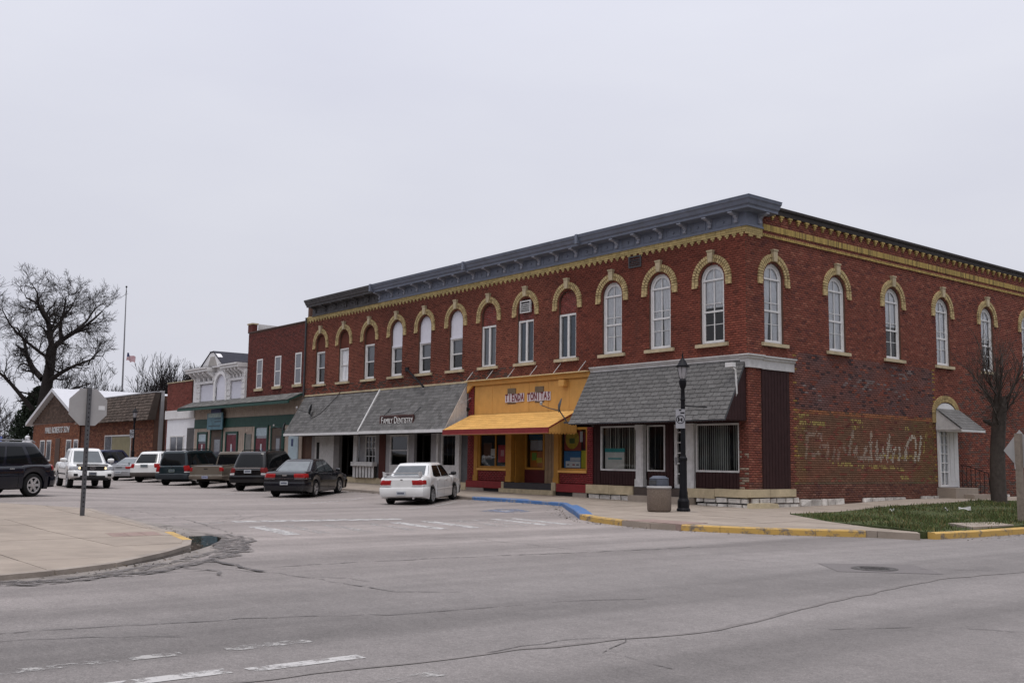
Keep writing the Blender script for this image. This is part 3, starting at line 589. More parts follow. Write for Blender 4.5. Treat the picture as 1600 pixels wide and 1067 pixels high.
def tall_frame():
    g = MB(); g.ring(arch_pts(.498, .0, SPv), arch_pts(.445, .05, SPv), -.16, -.07); g.ring(arch_pts(.448, .048, SPv), arch_pts(.375, .10, SPv - .02), -.155, -.10)
    g.box(-.45, .45, SPv - .045, SPv + .01, -.15, -.075); g.box(-.018, .018, .1, TOPv - .08, -.15, -.105)
    g.box(-.44, .44, 1.03, 1.09, -.15, -.09); g.box(-.37, .37, 1.32, 1.345, -.15, -.11); g.box(-.37, .37, .62, .64, -.15, -.115); return g.mesh('window', M_WHITE)
def pane(poly, w=-.125):
    g = MB(); g.add([(p, q, w) for p, q in poly], [tuple(range(len(poly)))]); return g.mesh('pane', GLASS, recalc=False)
def curtain(v0, v1, arch=True):
    g = MB(); n = 22
    def top(u): return min(v1, SPv + math.sqrt(max(0, .47 ** 2 - u * u))) if arch else v1
    def fn(a, b):
        u = lerp(-.45, .45, a); return (u, lerp(v0, top(u), b), -.165 + .014 * math.sin(a * 38 + 2 * math.sin(b * 3)) + .01 * math.sin(a * 90))
    g.grid(fn, 44, 8); return g.mesh('curtain', M_CURT, 60)
def hung_frame(v1=1.72):
    g = MB(); rc = lambda a, b, c, d: [(a, c), (b, c), (b, d), (a, d)]
    g.ring(rc(-.498, .498, 0, v1), rc(-.42, .42, .06, v1 - .06), -.20, -.07); g.ring(rc(-.422, .422, .058, v1 / 2 + .03), rc(-.375, .375, .12, v1 / 2 - .02), -.185, -.14); g.ring(rc(-.422, .422, v1 / 2 - .03, v1 - .058), rc(-.375, .375, v1 / 2 + .02, v1 - .10), -.155, -.11); return g.mesh('window', M_WHITE)
def casement_frame(v1=1.72):
    g = MB(); rc = lambda a, b, c, d: [(a, c), (b, c), (b, d), (a, d)]
    g.ring(rc(-.498, .498, 0, v1), rc(-.42, .42, .07, v1 - .07), -.14, -.05); g.box(-.05, .05, .07, v1 - .07, -.13, -.055); return g.mesh('window', M_WHITE)
def infill(v0, m, kind):
    g = MB(); hw = .498
    if kind == 'plain': g.prism(arch_pts(hw, v0, SPv), -.16, -.10); return g.mesh('infill_panel', m)
    if kind == 'boards':
        n = 7
        for i in range(n):
            a, b = lerp(-hw, hw, i / n) + .004, lerp(-hw, hw, (i + 1) / n) - .004; t = lambda u: SPv + math.sqrt(max(0, hw * hw - u * u))
            g.prism([(a, v0), (b, v0), (b, t(b)), ((a + b) / 2, t((a + b) / 2)), (a, t(a))], -.15, -.10)
        g.prism(arch_pts(.49, v0, SPv), -.18, -.13); g.box(-.5, .5, v0 - .06, v0 + .02, -.16, -.06); return g.mesh('infill_panel', m)
    v = v0; row = 0
    while v < TOPv - .03:
        w = math.sqrt(max(0, hw * hw - max(0, v + .04 - SPv) ** 2)); u = -w + (.0 if row % 2 else -.1)
        while u < w:
            a, b = max(-w, u), min(w, u + .2)
            if b - a > .04: g.col = jit((.19, .045, .035), .3); g.box(a + .011, b - .011, v + .010, v + .068, -.15, -.095)
            u += .2
        v += .0755; row += 1
    return g.mesh('infill_bricks', m)
TALL, HUNG, CASE = tall_frame(), hung_frame(), casement_frame(); HUNG2 = hung_frame(1.42)
rect = lambda w, a, b: [(-w, a), (w, a), (w, b), (-w, b)]
P_TALL, P_HUNG, P_HUNG2, P_CASE = pane(arch_pts(.44, .06, SPv)), pane(rect(.41, .07, 1.65), -.165), pane(rect(.41, .07, 1.35), -.165), pane(rect(.41, .08, 1.64), -.1)
C_FULL, C_UP, C_LOW = curtain(.06, TOPv), curtain(1.2, TOPv), curtain(.06, 1.65, False)
def split_curtain(gapw, lean, seed):
    g = MB(); rr = random.Random(seed); ph = rr.uniform(0, 6)
    for sg in (-1, 1):
        def fn(a, b):
            u_in = sg * (gapw * (1 - b) ** lean + .004); u = lerp(u_in, sg * .45, a); tp = min(TOPv, SPv + math.sqrt(max(0, .47 ** 2 - u * u))); return (u, lerp(.06, tp, b), -.17 + .02 * math.sin(a * 26 + ph + 2 * math.sin(b * 3 + ph)) + .008 * math.sin(a * 60))
        g.grid(fn, 24, 10)
    return g.mesh('curtain', M_CURT, 60)
C_VAR = [C_FULL, split_curtain(.07, 1.0, 1), split_curtain(.03, .7, 2), split_curtain(.12, 1.6, 3)]
I_RED, I_WHITE = infill(1.72, mat('red_brown_stucco', (.105, .033, .022), .9, .15, 4), 'plain'), infill(1.44, mat('white_board', (.62, .61, .66), .6, .05, 5), 'boards')
I_BRK = infill(1.74, M_YBRICK, 'brick'); g = MB(); g.prism(arch_pts(.492, 1.72, SPv), -.17, -.115); I_BACK = g.mesh('infill_back', M_MORTW)
M_BLINDG = mat('grey_roller_blind', (.30, .31, .34), .8, .1, 5); M_BLINDB = mat('blue_drape', (.10, .14, .19), .8, .2, 5)
def flat(v0, v1, w, m, hw=.42, nm='roller_blind'):
    g = MB(); g.box(-hw, hw, v0, v1, w - .006, w); return g.mesh(nm, m)
def window(B, c, kind, i):
    mw = at(B, c, V0)
    for nm, me in (('arch', ARCH), ('keystone', KEY)): 
        o = link(nm, me, main, mw)
        if nm == 'arch': o['kind'] = 'stuff'
    w = link('window', {'T': TALL, 'D': TALL, 'H': HUNG, 'B': HUNG2, 'C': CASE}[kind], main, mw)
    link('pane', {'T': P_TALL, 'D': P_TALL, 'H': P_HUNG, 'B': P_HUNG2, 'C': P_CASE}[kind], w); link('sill', SILL, w)
    if kind == 'T': link('curtain', C_VAR[(i * 7 + 3) % 4], w)
    if kind == 'D': link('curtain', C_UP, w)
    if kind == 'H': link('infill_panel', I_RED, w); link('roller_blind', flat(.86, 1.66, -.2, M_BLINDG), w)
    if kind == 'H' and i == 1: link('curtain', C_LOW, w)
    if kind == 'B': link('infill_panel', I_WHITE, w); link('roller_blind', flat(.71, 1.36, -.2, M_BLINDG), w)
    if kind == 'C':
        link('infill_back', I_BACK, w); link('infill_bricks', I_BRK, w, kind='stuff'); link('drape', flat(.08, 1.64, -.18, M_BLINDG if i == 6 else M_BLINDB, nm='drape'), w)
for i, c in enumerate(FW): window(FRONT, c, 'HHHBBBCCCTTD'[i], i)
for i, c in enumerate(SW): window(SIDE, c, 'TTDTDTT'[i], 20 + i)
def louvre(B, u, v, w, h, m, parent=main):
    g = MB(); g.ring(rect(w / 2, 0, h), rect(w / 2 - .05, .05, h - .05), -.02, .05); o = g.build('vent', m, parent, at(B, u, v))
    for k in range(5):
        vv = .06 + k * (h - .1) / 5; g = MB(); g.hull8([(-w / 2 + .05, vv, .0), (w / 2 - .05, vv, .0), (w / 2 - .05, vv + .012, .0), (-w / 2 + .05, vv + .012, .0), (-w / 2 + .05, vv - .035, .04), (w / 2 - .05, vv - .035, .04), (w / 2 - .05, vv - .023, .04), (-w / 2 + .05, vv - .023, .04)]); g.build('slat', m, o)
    g = MB(); g.box(-w / 2 + .04, w / 2 - .04, .04, h - .04, -.01, .004); g.build('vent_back', M_BLACK, o)
louvre(FRONT, -4.95, 8.52, .62, .42, M_GREYD); louvre(FRONT, -11.12, 7.52, .66, .5, M_WHITE2)
# --- yellow corbel band, frieze, brackets and crown of the front cornice
YBC = (.41, .315, .14)
g = MB(); u = XL
while u < -.02:
    for k in range(3):
        g.col = jit(YBC, .18); g.box(u, min(u + .213, .045) - .008, 9.02 + k * .07, 9.083 + k * .07, -.003, .045 + .01 * k)
    u += .213
u = XL + .1
while u < -.12:
    g.col = jit(YBC, .2); g.box(u - .08, u + .08, 8.95, 9.011, -.003, .045); g.col = jit(YBC, .25); g.box(u - .035, u + .035, 8.89, 8.944, -.003, .034); u += .30
g.build('corbel_band', M_YBRICK, main, FRONT, kind='stuff')
g = MB()
for k in range(4):
    q = -.045; v = 9.16 - .07 * k
    while q < .78:
        e = min(q + (.213 if (k % 2 or q > 0) else .11), .80); g.col = jit(YBC, .16); g.box(q, e - .008, v, v + .063, -.003, .055); q = e
for q in (.2, .6): g.col = jit(YBC, .2); g.box(q - .1, q + .1, 8.88, 8.943, -.003, .05)
# side cornice bands: dog-tooth row, soldier band, T-shaped corbels
q = .82
while q < YB:
    g.col = jit((.36, .26, .09), .25); g.box(q, q + .10, 8.99, 9.03, -.003, .05); g.col = jit((.33, .235, .085), .3); g.box(q + .02, q + .085, 9.04, 9.085, -.003, .04)
    g.col = jit((.33, .235, .075) if random.random() > .25 else (.19, .135, .05), .22); g.box(q, q + .066, 9.20, 9.405, -.003, .03); q += .11 if False else .1065
q = .82
while q < YB:
    g.col = jit((.33, .235, .075) if random.random() > .25 else (.19, .135, .05), .22); g.box(q + .052, q + .104, 9.20, 9.405, -.003, .027); q += .1065
q = 1.35
while q < YB:
    g.col = jit((.36, .26, .095), .2); g.box(q - .10, q + .10, 9.735, 9.79, -.003, .09); g.col = jit((.36, .26, .095), .2); g.box(q - .05, q + .05, 9.66, 9.733, -.003, .075); g.col = jit((.33, .24, .09), .2); g.box(q - .03, q + .03, 9.60, 9.657, -.003, .055); q += .47
g.build('side_cornice_brickwork', M_YBRICK, main, SIDE, kind='stuff')
g = MB(); g.box(.9, YB, 9.97, 10.06, -.25, .12); g.box(.9, YB, 9.80, 9.965, -.1, .07); g.build('coping', mat('dark_coping', (.035, .03, .028), .8, .3, 3), main, SIDE)
PX = .60
def cornice_prof(): return [(.0, 9.205), (.10, 9.205), (.10, 9.265), (.055, 9.28), (.055, 9.66), (.40, 9.68), (PX - .16, 9.68), (PX - .16, 9.76), (PX - .10, 9.80), (PX - .06, 9.90), (PX, 9.96), (PX, 10.02), (PX + .02, 10.02), (PX + .02, 10.045), (.0, 10.10)]
def sweep(prof, path, m, name, parent):
    """path: stations (origin, out direction scaled for mitre)"""
    g = MB(); n = len(prof)
    vs = [(o[0] + d[0] * w, o[1] + d[1] * w, z) for o, d in path for w, z in prof]
    fs = [(i * n + k, (i + 1) * n + k, (i + 1) * n + k + 1, i * n + k + 1) for i in range(len(path) - 1) for k in range(n - 1)]
    fs += [tuple(range(n)), tuple((len(path) - 1) * n + k for k in range(n))[::-1]]
    g.add(vs, fs); return g.build(name, m, parent)
pr = cornice_prof(); dn = lambda pr, dz: [(w, z + dz) for w, z in pr]
cor = sweep(pr, [((-7.45, 0), (0, -1)), ((0, 0), (1, -1)), ((0, .80), (1, 0))], M_BLUEG, 'cornice', main)
g = MB(); crown = [(.05, 9.66), (PX - .16, 9.68), (PX - .16, 9.76), (PX - .10, 9.80), (PX - .06, 9.90), (PX, 9.96), (PX, 10.02), (PX + .02, 10.02), (PX + .02, 10.045), (.0, 10.10)]
sweep(crown, [((0, .80), (1, 0)), ((0, 1.12), (1, 0))], M_BLUEG, 'cornice_return', cor)
cor2 = sweep(dn(pr, -.012), [((-22.45, 0), (0, -1)), ((-7.452, 0), (0, -1))], M_BLUEG, 'cornice', main)
cor3 = sweep(dn(pr, -.02), [((-29.3, 0), (0, -1)), ((-22.452, 0), (0, -1))], M_BLUEW, 'cornice', main)
for u in (-7.45, -14.7, -22.4):
    g = MB(); g.box(u - .06, u + .06, 9.70, 10.06, PX - .22, PX + .045); g.build('joint_cap', M_BLUEG, cor if u > -8 else cor2, FRONT)
def bracket_mesh(m):
    g = MB(); pf = [(.055, 9.36), (.10, 9.34), (.135, 9.37), (.13, 9.43), (.10, 9.47), (.12, 9.51), (.17, 9.53), (.18, 9.57), (.30, 9.58), (.36, 9.61), (.38, 9.665), (.055, 9.665)]
    g.prism([(a, b) for a, b in pf], -.065, .065, lambda p, q, t: (t, q, p)); g.prism([(.055, 9.60), (.42, 9.62), (.42, 9.668), (.055, 9.668)], -.085, .085, lambda p, q, t: (t, q, p)); return g.mesh('bracket', m)
def panel_mesh(m):
    g = MB(); g.ring([(-.34, 9.33), (.34, 9.33), (.34, 9.60), (-.34, 9.60)], [(-.31, 9.36), (.31, 9.36), (.31, 9.57), (-.31, 9.57)], .053, .072); g.prism([(-.05, 9.465), (0, 9.415), (.05, 9.465), (0, 9.515)], .053, .085); return g.mesh('frieze_panel', m)
BR, BRW, PNL, PNW = bracket_mesh(M_BRKT), bracket_mesh(M_BLUEW), panel_mesh(M_BLUEG), panel_mesh(M_BLUEW)
k = 0; u = -.32
while u > -29.2:
    c = cor if u > -7.45 else cor2 if u > -22.45 else cor3; link('bracket', BRW if u < -22.45 else BR, c, at(FRONT, u, 0))
    if u - 1.0 > -29.2: link('frieze_panel', PNW if u - .5 < -22.45 else PNL, cor if u - .55 > -7.45 else cor2 if u - .55 > -22.45 else cor3, at(FRONT, u - .55, 0))
    u -= 1.10
link('bracket', BR, cor, at(SIDE, .62, 0)); 
# --- downpipe at the far end
g = MB(); g.tube([(XL + .02, -.10, 9.2), (XL + .02, -.10, 4.9)], .05, 8); g.build('downpipe', M_GREYD, main)

# ------------------------------------------------------------ shopfronts of the block
g = MB(); prof = [(.0, 4.86), (.05, 4.86), (.05, 4.93), (.10, 4.96), (.10, 5.0), (.14, 5.01), (.14, 5.045), (0, 5.06)]
prof2 = [(.0, 4.62), (.07, 4.62), (.07, 4.88), (.12, 4.92), (.12, 4.97), (.19, 5.0), (.19, 5.04), (0, 5.06)]
sweep(prof, [((-7.25, 0), (0, -1)), ((-.24, 0), (0, -1))], M_WHITE2, 'shop_cornice', main)
sweep(prof2, [((-.24, 0), (0, -1)), ((0, 0), (1, -1)), ((0, .68), (1, 0))], M_WHITE2, 'shop_cornice', main)
sweep([(w - .02, z - .02) for w, z in prof2], [((0.02, .68), (1, 0)), ((.02, 2.36), (1, 0))], M_WHITE2, 'shop_cornice', main)
def fb(name, m, u0, u1, v0, v1, w0, w1, parent=main, B=FRONT):
    g = MB(); g.box(u0, u1, v0, v1, w0, w1); return g.build(name, m, parent, B)
def siding(name, m, u0, u1, v0, v1, w, parent, B=FRONT, step=.145, groove=.018, dep=.02):
    """vertical boards, each its own piece"""
    p = fb(name, m, u0, u1, v0, v1, w - .05, w - dep, parent, B); n = max(1, round((u1 - u0) / step))
    for k in range(n):
        a, b = lerp(u0, u1, k / n), lerp(u0, u1, (k + 1) / n); fb('board', m, a + groove / 2, b - groove / 2, v0 + .001, v1 - .001, w - dep + .001, w, p, Matrix.Identity(4))
    return p
def shopwin(u0, u1, v0, v1, m, fr=.06, w=-.02, parent=main, B=FRONT, name='shop_window', mull=(), rails=(), dep=.09):
    g = MB(); g.ring([(u0, v0), (u1, v0), (u1, v1), (u0, v1)], [(u0 + fr, v0 + fr), (u1 - fr, v0 + fr), (u1 - fr, v1 - fr), (u0 + fr, v1 - fr)], w - dep, w)
    for q in mull: g.box(q - .02, q + .02, v0 + fr, v1 - fr, w - dep + .01, w - .01)
    for q in rails: g.box(u0 + fr, u1 - fr, q - .02, q + .02, w - dep + .012, w - .012)
    o = g.build(name, m, parent, B); g = MB(); p = w - dep * .6; g.add([(u0 + fr * .8, v0 + fr * .8, p), (u1 - fr * .8, v0 + fr * .8, p), (u1 - fr * .8, v1 - fr * .8, p), (u0 + fr * .8, v1 - fr * .8, p)], [(0, 1, 2, 3)]); g.build('pane', GLASS, o, recalc=False); return o
def blind(u0, u1, v0, v1, w, parent, step=.088, open_=.35, m=M_BLIND):
    g = MB(); u = u0
    while u < u1:
        a = R_(random.uniform(20, 40)) if random.random() > open_ else R_(random.uniform(50, 80)); c, s = math.cos(a) * .042, math.sin(a) * .042
        g.add([(u - c, v0, w - s), (u + c, v0, w + s), (u + c, v1, w + s), (u - c, v1, w - s)], [(0, 1, 2, 3)]); u += step
    return g.build('vertical_blind', m, parent, kind='stuff')
def poster(u0, u1, v0, v1, w, col, parent, name='poster'):
    return fb(name, mat('poster_%d_%d_%d' % tuple(int(c * 255) for c in col), col, .6, .12, 6), u0, u1, v0, v1, w - .004, w, parent, Matrix.Identity(4))
# shop A, the corner shop in brown boards
A_ = main
siding('siding', M_BROWN, -7.12, -.37, 2.88, 4.86, -.02, A_, step=.16)
siding('siding', M_BROWN, -7.12, -6.78, .74, 2.87, -.02, A_); siding('siding', M_BROWN, -6.76, -4.92, .74, 1.255, -.025, A_); siding('siding', M_BROWN, -4.5, -3.3, .74, 1.255, -.12, A_); siding('siding', M_BROWN, -3.66, -3.3, 1.26, 2.87, -.12, A_, step=.18); siding('siding', M_BROWN, -2.22, -.37, .74, 1.27, -.025, A_)
w1 = shopwin(-6.76, -4.90, 1.26, 2.86, M_WHITE2); blind(-6.66, -4.95, 1.33, 2.8, -.17, w1, open_=.25); poster(-6.6, -5.62, 1.33, 1.92, -.115, (.52, .50, .46), w1); poster(-6.62, -5.6, 1.925, 2.06, -.11, (.04, .24, .23), w1); poster(-6.45, -5.75, 1.66, 1.72, -.11, (.10, .30, .29), w1)
w2 = shopwin(-4.5, -3.66, 1.26, 2.86, M_WHITE2, .05, -.10); blind(-4.4, -3.7, 1.3, 2.8, -.32, w2, m=mat('dark_blind_fabric', (.10, .095, .08), .8), open_=.6)
w3 = shopwin(-2.20, -.38, 1.28, 2.86, M_WHITE2); blind(-2.12, -.42, 1.33, 2.8, -.16, w3, open_=.08, m=mat('grey_blind_fabric', (.36, .37, .34), .8))
for u0, u1 in ((-4.9, -4.56), (-2.6, -2.24)):
    g = MB(); g.box(u0, u1, .74, 2.86, -.12, .05); g.box(u0 - .03, u1 + .03, .72, .98, -.125, .08); g.box(u0 + .05, u1 - .05, .98, 2.8, .049, .065); g.box(u0 - .02, u1 + .02, 2.70, 2.88, -.12, .075); g.build('column', M_WHITE2, A_, FRONT)
d = shopwin(-3.28, -2.62, .72, 2.86, M_WHITE2, .13, -.16, name='door', mull=(-2.95,), rails=(1.2, 1.55, 1.9, 2.25, 2.6)); fb('door_handle', M_METAL, -3.2, -3.17, 1.5, 1.75, -.158, -.11, d, Matrix.Identity(4))
# ledge and rubble base around the corner
for u0, u1, v0, v1 in ((-7.42, -6.2, .42, .735), (-6.195, -5.0, .42, .73), (-2.52, -1.32, .44, .74), (-1.315, .0, .50, .755)): fb('ledge_stone', M_STONE, u0 + .004, u1 - .004, v0, v1, -.3, .10, A_)
for u0, u1 in ((-.098, .95), (.955, 2.30)): fb('ledge_stone', M_STONE, u0 + .004, u1 - .004, .515, .765, -.3, .10, A_, SIDE)
fb('door_step', mat('dark_step', (.075, .058, .05), .85), -4.99, -2.53, .42, .70, -.5, .06, A_); fb('door_step', M_CONC, -5.0, -2.2, .12, .43, -.3, .35, A_)
def rubble(B, u0, u1, v0, v1, w, rows=2):
    for r in range(rows):
        u = u0 + random.uniform(0, .1); a, b = lerp(v0, v1, r / rows), lerp(v0, v1, (r + 1) / rows)
        while u < u1 - .08:
            l = random.uniform(.3, .62); e = min(u + l, u1); g = MB(); j = lambda s: random.uniform(-s, s)
            g.hull8([(u + .012, a + .012, -.15), (e - .012, a + .012, -.15), (e - .012, b - .012, -.15), (u + .012, b - .012, -.15), (u + .03 + j(.015), a + .025 + j(.012), w + j(.02)), (e - .03 + j(.015), a + .025 + j(.012), w + j(.02)), (e - .03 + j(.015), b - .025 + j(.012), w + j(.02)), (u + .03 + j(.015), b - .025 + j(.012), w + j(.02))]); g.build('base_stone', M_WSTONE, A_, B); u = e
rubble(FRONT, -2.2, .0, .10, .49, .075); rubble(FRONT, -7.4, -5.1, .12, .41, .06, 1); rubble(SIDE, 0.0, 2.5, .10, .505, .085); rubble(SIDE, 2.5, 5.1, .18, .44, .07, 1); rubble(SIDE, 6.2, 9.0, .24, .45, .07, 1); rubble(SIDE, 10.0, 11.3, .26, .47, .07, 1); rubble(SIDE, 14.6, 17.0, .30, .47, .07, 1)
g = MB(); g.hull8([(.32, -.28, .1), (.5, .9, .1), (.12, .9, .1), (.12, -.28, .1), (.30, -.22, .34), (.46, .84, .33), (.1, .84, .34), (.1, -.22, .34)]); tag(g.build('stone_step_block', M_KEY), 'loose weathered stone block on the pavement against the building corner', 'stone')
# corner pier (front face and return) in brick, side panel in boards
nh = lambda v: []
brickwork(FRONT, -.375, .004, .76, 4.66, nh, lambda u, v: jit((.135, .042, .03) if random.random() > .18 or v > 2 else (.22, .17, .13), .2), 'pier_bricks', A_, M_BRICKS)
fb('pier', M_MORT, -.375, -.002, .74, 4.7, -.3, -.001, A_); fb('pier_return', M_MORT, .0, .665, .765, 4.64, -.3, -.003, A_, SIDE)
siding('side_panel', M_BROWN, .675, 2.12, .77, 4.63, .03, A_, SIDE, step=.16)
# awnings
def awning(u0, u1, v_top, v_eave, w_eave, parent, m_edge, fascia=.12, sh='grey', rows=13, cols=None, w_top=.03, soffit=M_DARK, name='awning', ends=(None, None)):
    sl = math.hypot(w_eave - w_top, v_top - v_eave); n_ = Vector((0, (w_eave - w_top) / sl, (v_top - v_eave) / sl)); dn_ = Vector((0, -(v_top - v_eave) / sl, (w_eave - w_top) / sl))
    g = MB(); t = .05
    P = lambda u, s, o: Vector((u, v_top, w_top)) + dn_ * s + n_ * o + Vector((0, 0, 0))
    g.hull8([P(u0, 0, -t), P(u1, 0, -t), P(u1, sl, -t), P(u0, sl, -t), P(u0, 0, 0), P(u1, 0, 0), P(u1, sl, 0), P(u0, sl, 0)]); a = g.build(name, m_edge, parent, FRONT)
    cols = cols or max(1, round((u1 - u0) / .31)); ex = sl / rows; cw = (u1 - u0) / cols
    if sh == 'single':
        gm = MB(); gm.hull8([(-cw / 2 + .009, 0, .002), (cw / 2 - .009, 0, .002), (cw / 2 - .009, ex * 1.15, .001), (-cw / 2 + .009, ex * 1.15, .001), (-cw / 2 + .009, 0, .024), (cw / 2 - .009, 0, .024), (cw / 2 - .009, ex * 1.15, .003), (-cw / 2 + .009, ex * 1.15, .003)]); me = gm.mesh('shingle', M_SHG)
        rot = Matrix((Vector((1, 0, 0)), -dn_, n_)).transposed().to_4x4()
        for r in range(rows):
            for c in range(cols + (r % 2)):
                uu = u0 + cw * (c + .5 - .5 * (r % 2)); 
                if uu - cw / 2 < u0 - .01 or uu + cw / 2 > u1 + .01: uu = min(max(uu, u0 + cw / 4), u1 - cw / 4); sx = .5
                else: sx = 1
                j = random.uniform(-.012, .012)
                link('shingle', me, a, Matrix.Translation(P(uu, (r + 1) * ex + j, .001 + random.uniform(0, .003))) @ rot @ Matrix.Diagonal((sx, 1, 1, 1)))
    else:
        g = MB()
        for r in range(rows):
            for c in range(cols + 1):
                ua = max(u0, u0 + cw * (c - .5 * (r % 2))); ub = min(u1, u0 + cw * (c + 1 - .5 * (r % 2)))
                if ub - ua < .03: continue
                g.col = jit((.125, .121, .118), .22) if sh == 'grey' else jit((.60, .345, .105), .10); s1 = (r + 1) * ex + random.uniform(-.008, .008); s0 = r * ex - ex * .1
                g.hull8([P(ua + .004, s1, .001), P(ub - .004, s1, .001), P(ub - .004, s0, .001), P(ua + .004, s0, .001), P(ua + .004, s1, .013), P(ub - .004, s1, .013), P(ub - .004, s0, .003), P(ua + .004, s0, .003)])
        g.build('shingle_courses', M_SHJ if sh == 'grey' else M_SHY, a, kind='stuff')
    g = MB(); g.box(u0 - .01, u1 + .01, v_eave - fascia, v_eave + .01, w_eave - .03, w_eave + .012); g.build('fascia', m_edge, a)
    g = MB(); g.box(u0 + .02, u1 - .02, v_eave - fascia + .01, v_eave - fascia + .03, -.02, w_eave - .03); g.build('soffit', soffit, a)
    for e, m in zip(ends, (0, 0)):
        if e is None: continue
        u, mm, stp = e; w0 = .02; g = MB(); n = max(2, round(w_eave / .16))
        for k in range(n):
            wa, wb = lerp(w0, w_eave - .035, k / n), lerp(w0, w_eave - .035, (k + 1) / n) - .008; f = lambda w: v_top - (w - w_top) * (v_top - v_eave) / (w_eave - w_top) - .05
            b = MB(); b.hull8([(u - .012, v_eave - fascia + .03, wa), (u + .012, v_eave - fascia + .03, wa), (u + .012, v_eave - fascia + .03, wb), (u - .012, v_eave - fascia + .03, wb), (u - .012, f(wa), wa), (u + .012, f(wa), wa), (u + .012, f(wb), wb), (u - .012, f(wb), wb)]); b.build('end_board', mm, a)
    return a
awA = awning(-7.27, -.05, 4.84, 2.95, 1.09, A_, M_GREYD, .05, 'single', 13, 22, ends=((-.07, M_BROWN, 0), None), soffit=M_BROWN)
g = MB()
for k in range(58):
    u = -7.2 + k * .123; g.prism([(u, 2.90), (u + .06, 2.86), (u + .123, 2.90)], 1.04, 1.05)
g.build('scalloped_trim', M_BROWN, awA)
g = MB(); g.box(-7.27, -.05, 2.945, 2.962, 1.085, 1.11); g.build('drip_edge', M_WHITE2, awA)
# shop B, yellow and dark red
M_REDB = mat('red_painted_brick', attr=True, rough=.6, var=.1, scale=4)
def redbrick(u0, u1, v0, v1, w=0.0): 
    fb('painted_brick_wall', mat('red_mortar', (.085, .02, .022), .8), u0, u1, v0, v1, -.25, w - .002, A_)
    return brickwork(at(FRONT, 0, 0, w), u0, u1, v0 + .004, v1, nh, lambda u, v: jit((.17, .022, .023), .12), 'painted_bricks', A_, M_REDB)
redbrick(-14.93, -14.47, .72, 2.75); redbrick(-7.46, -7.14, .72, 2.85); redbrick(-14.19, -12.26, .74, 1.23, -.02); redbrick(-9.02, -7.46, .74, 1.22, -.02); redbrick(-14.93, -14.55, 3.3, 4.72)
for a, b, w in ((-14.46, -14.2, .02), (-12.25, -11.92, .03), (-9.30, -9.03, .03)):
    g = MB(); g.box(a, b, .72, 2.85, -.15, w); g.box(a - .02, b + .02, .72, .95, -.15, w + .03); g.box(a - .015, b + .015, 2.6, 2.68, -.15, w + .02); g.build('column', M_YELSHADE, A_, FRONT)
w4 = shopwin(-14.2, -12.26, 1.24, 2.8, M_YELSHADE, .1, -.02, mull=(-13.05,)); w5 = shopwin(-9.04, -7.46, 1.22, 2.85, M_YELSHADE, .09, -.02)
fb('window_ledge', M_YEL, -14.22, -12.24, 1.16, 1.25, -.1, .05, w4, Matrix.Identity(4)); fb('window_ledge', M_YEL, -9.05, -7.45, 1.14, 1.23, -.1, .05, w5, Matrix.Identity(4))
poster(-13.0, -12.4, 1.5, 2.2, -.15, (.34, .02, .025), w4); poster(-12.82, -12.6, 1.75, 2.0, -.14, (.45, .2, .2), w4); poster(-13.5, -13.22, 1.75, 2.05, -.15, (.5, .49, .47), w4); poster(-14.05, -13.5, 1.6, 2.3, -.2, (.10, .05, .03), w4)
poster(-8.9, -7.95, 1.98, 2.75, -.16, (.27, .05, .03), w5); 
g = MB(); g.lathe([(0, -.154), (.38, -.154), (.38, -.15), (0, -.15)], 24, (-8.45, 2.42, 0), cap=False); g.build('round_poster', mat('poster_yellow', (.42, .30, .03), .6, .35, 9), w5)
poster(-8.6, -8.3, 2.25, 2.45, -.147, (.08, .13, .03), w5); poster(-8.9, -7.97, 1.32, 1.96, -.15, (.03, .13, .27), w5); poster(-8.8, -7.98, 1.34, 1.58, -.145, (.55, .55, .54), w5); poster(-8.55, -7.98, 1.6, 1.72, -.145, (.42, .42, .42), w5); poster(-7.93, -7.5, 1.32, 1.98, -.15, (.40, .36, .02), w5); poster(-8.0, -7.85, 2.3, 2.7, -.14, (.42, .42, .43), w5); poster(-7.6, -7.5, 2.0, 2.6, -.14, (.4, .4, .42), w5); poster(-7.84, -7.62, 2.05, 2.65, -.15, (.12, .01, .015), w5)
for k, (a, c) in enumerate(((-8.74, (.1, .1, .12)), (-8.42, (.25, .04, .04)), (-8.2, (.1, .1, .12)))): poster(a, a + .14, 1.42, 1.47, -.14, c, w5, 'poster_print')
# recessed entrance
rec = fb('entrance_wall', M_YELSHADE, -11.9, -11.84, .7, 2.85, -1.3, -.15, A_); w6 = shopwin(-11.84, -10.62, 1.22, 2.8, M_YELSHADE, .09, -.62); fb('bulkhead', mat('dark_red_panel', (.075, .012, .014), .7), -11.84, -10.62, .7, 1.22, -.9, -.62, A_)
poster(-11.7, -10.8, 2.42, 2.72, -.72, (.02, .09, .14), w6); poster(-11.6, -10.85, 2.0, 2.4, -.72, (.32, .32, .34), w6); poster(-11.6, -10.8, 1.32, 1.96, -.72, (.36, .12, .02), w6); poster(-11.5, -11.2, 1.6, 1.9, -.71, (.12, .25, .05), w6); poster(-11.2, -10.85, 1.5, 1.7, -.71, (.42, .33, .03), w6)
siding('clapboard', mat('tan_clapboard', (.27, .19, .12), .7), -10.62, -9.98, .7, 2.85, -.64, A_, step=.2); d2 = shopwin(-9.97, -9.31, .72, 2.85, M_WHITE2, .13, -.7, name='door', mull=(-9.64,), rails=(1.3, 1.7, 2.1, 2.5)); fb('entrance_wall', M_YELSHADE, -9.31, -9.25, .7, 2.85, -1.3, -.15, A_)
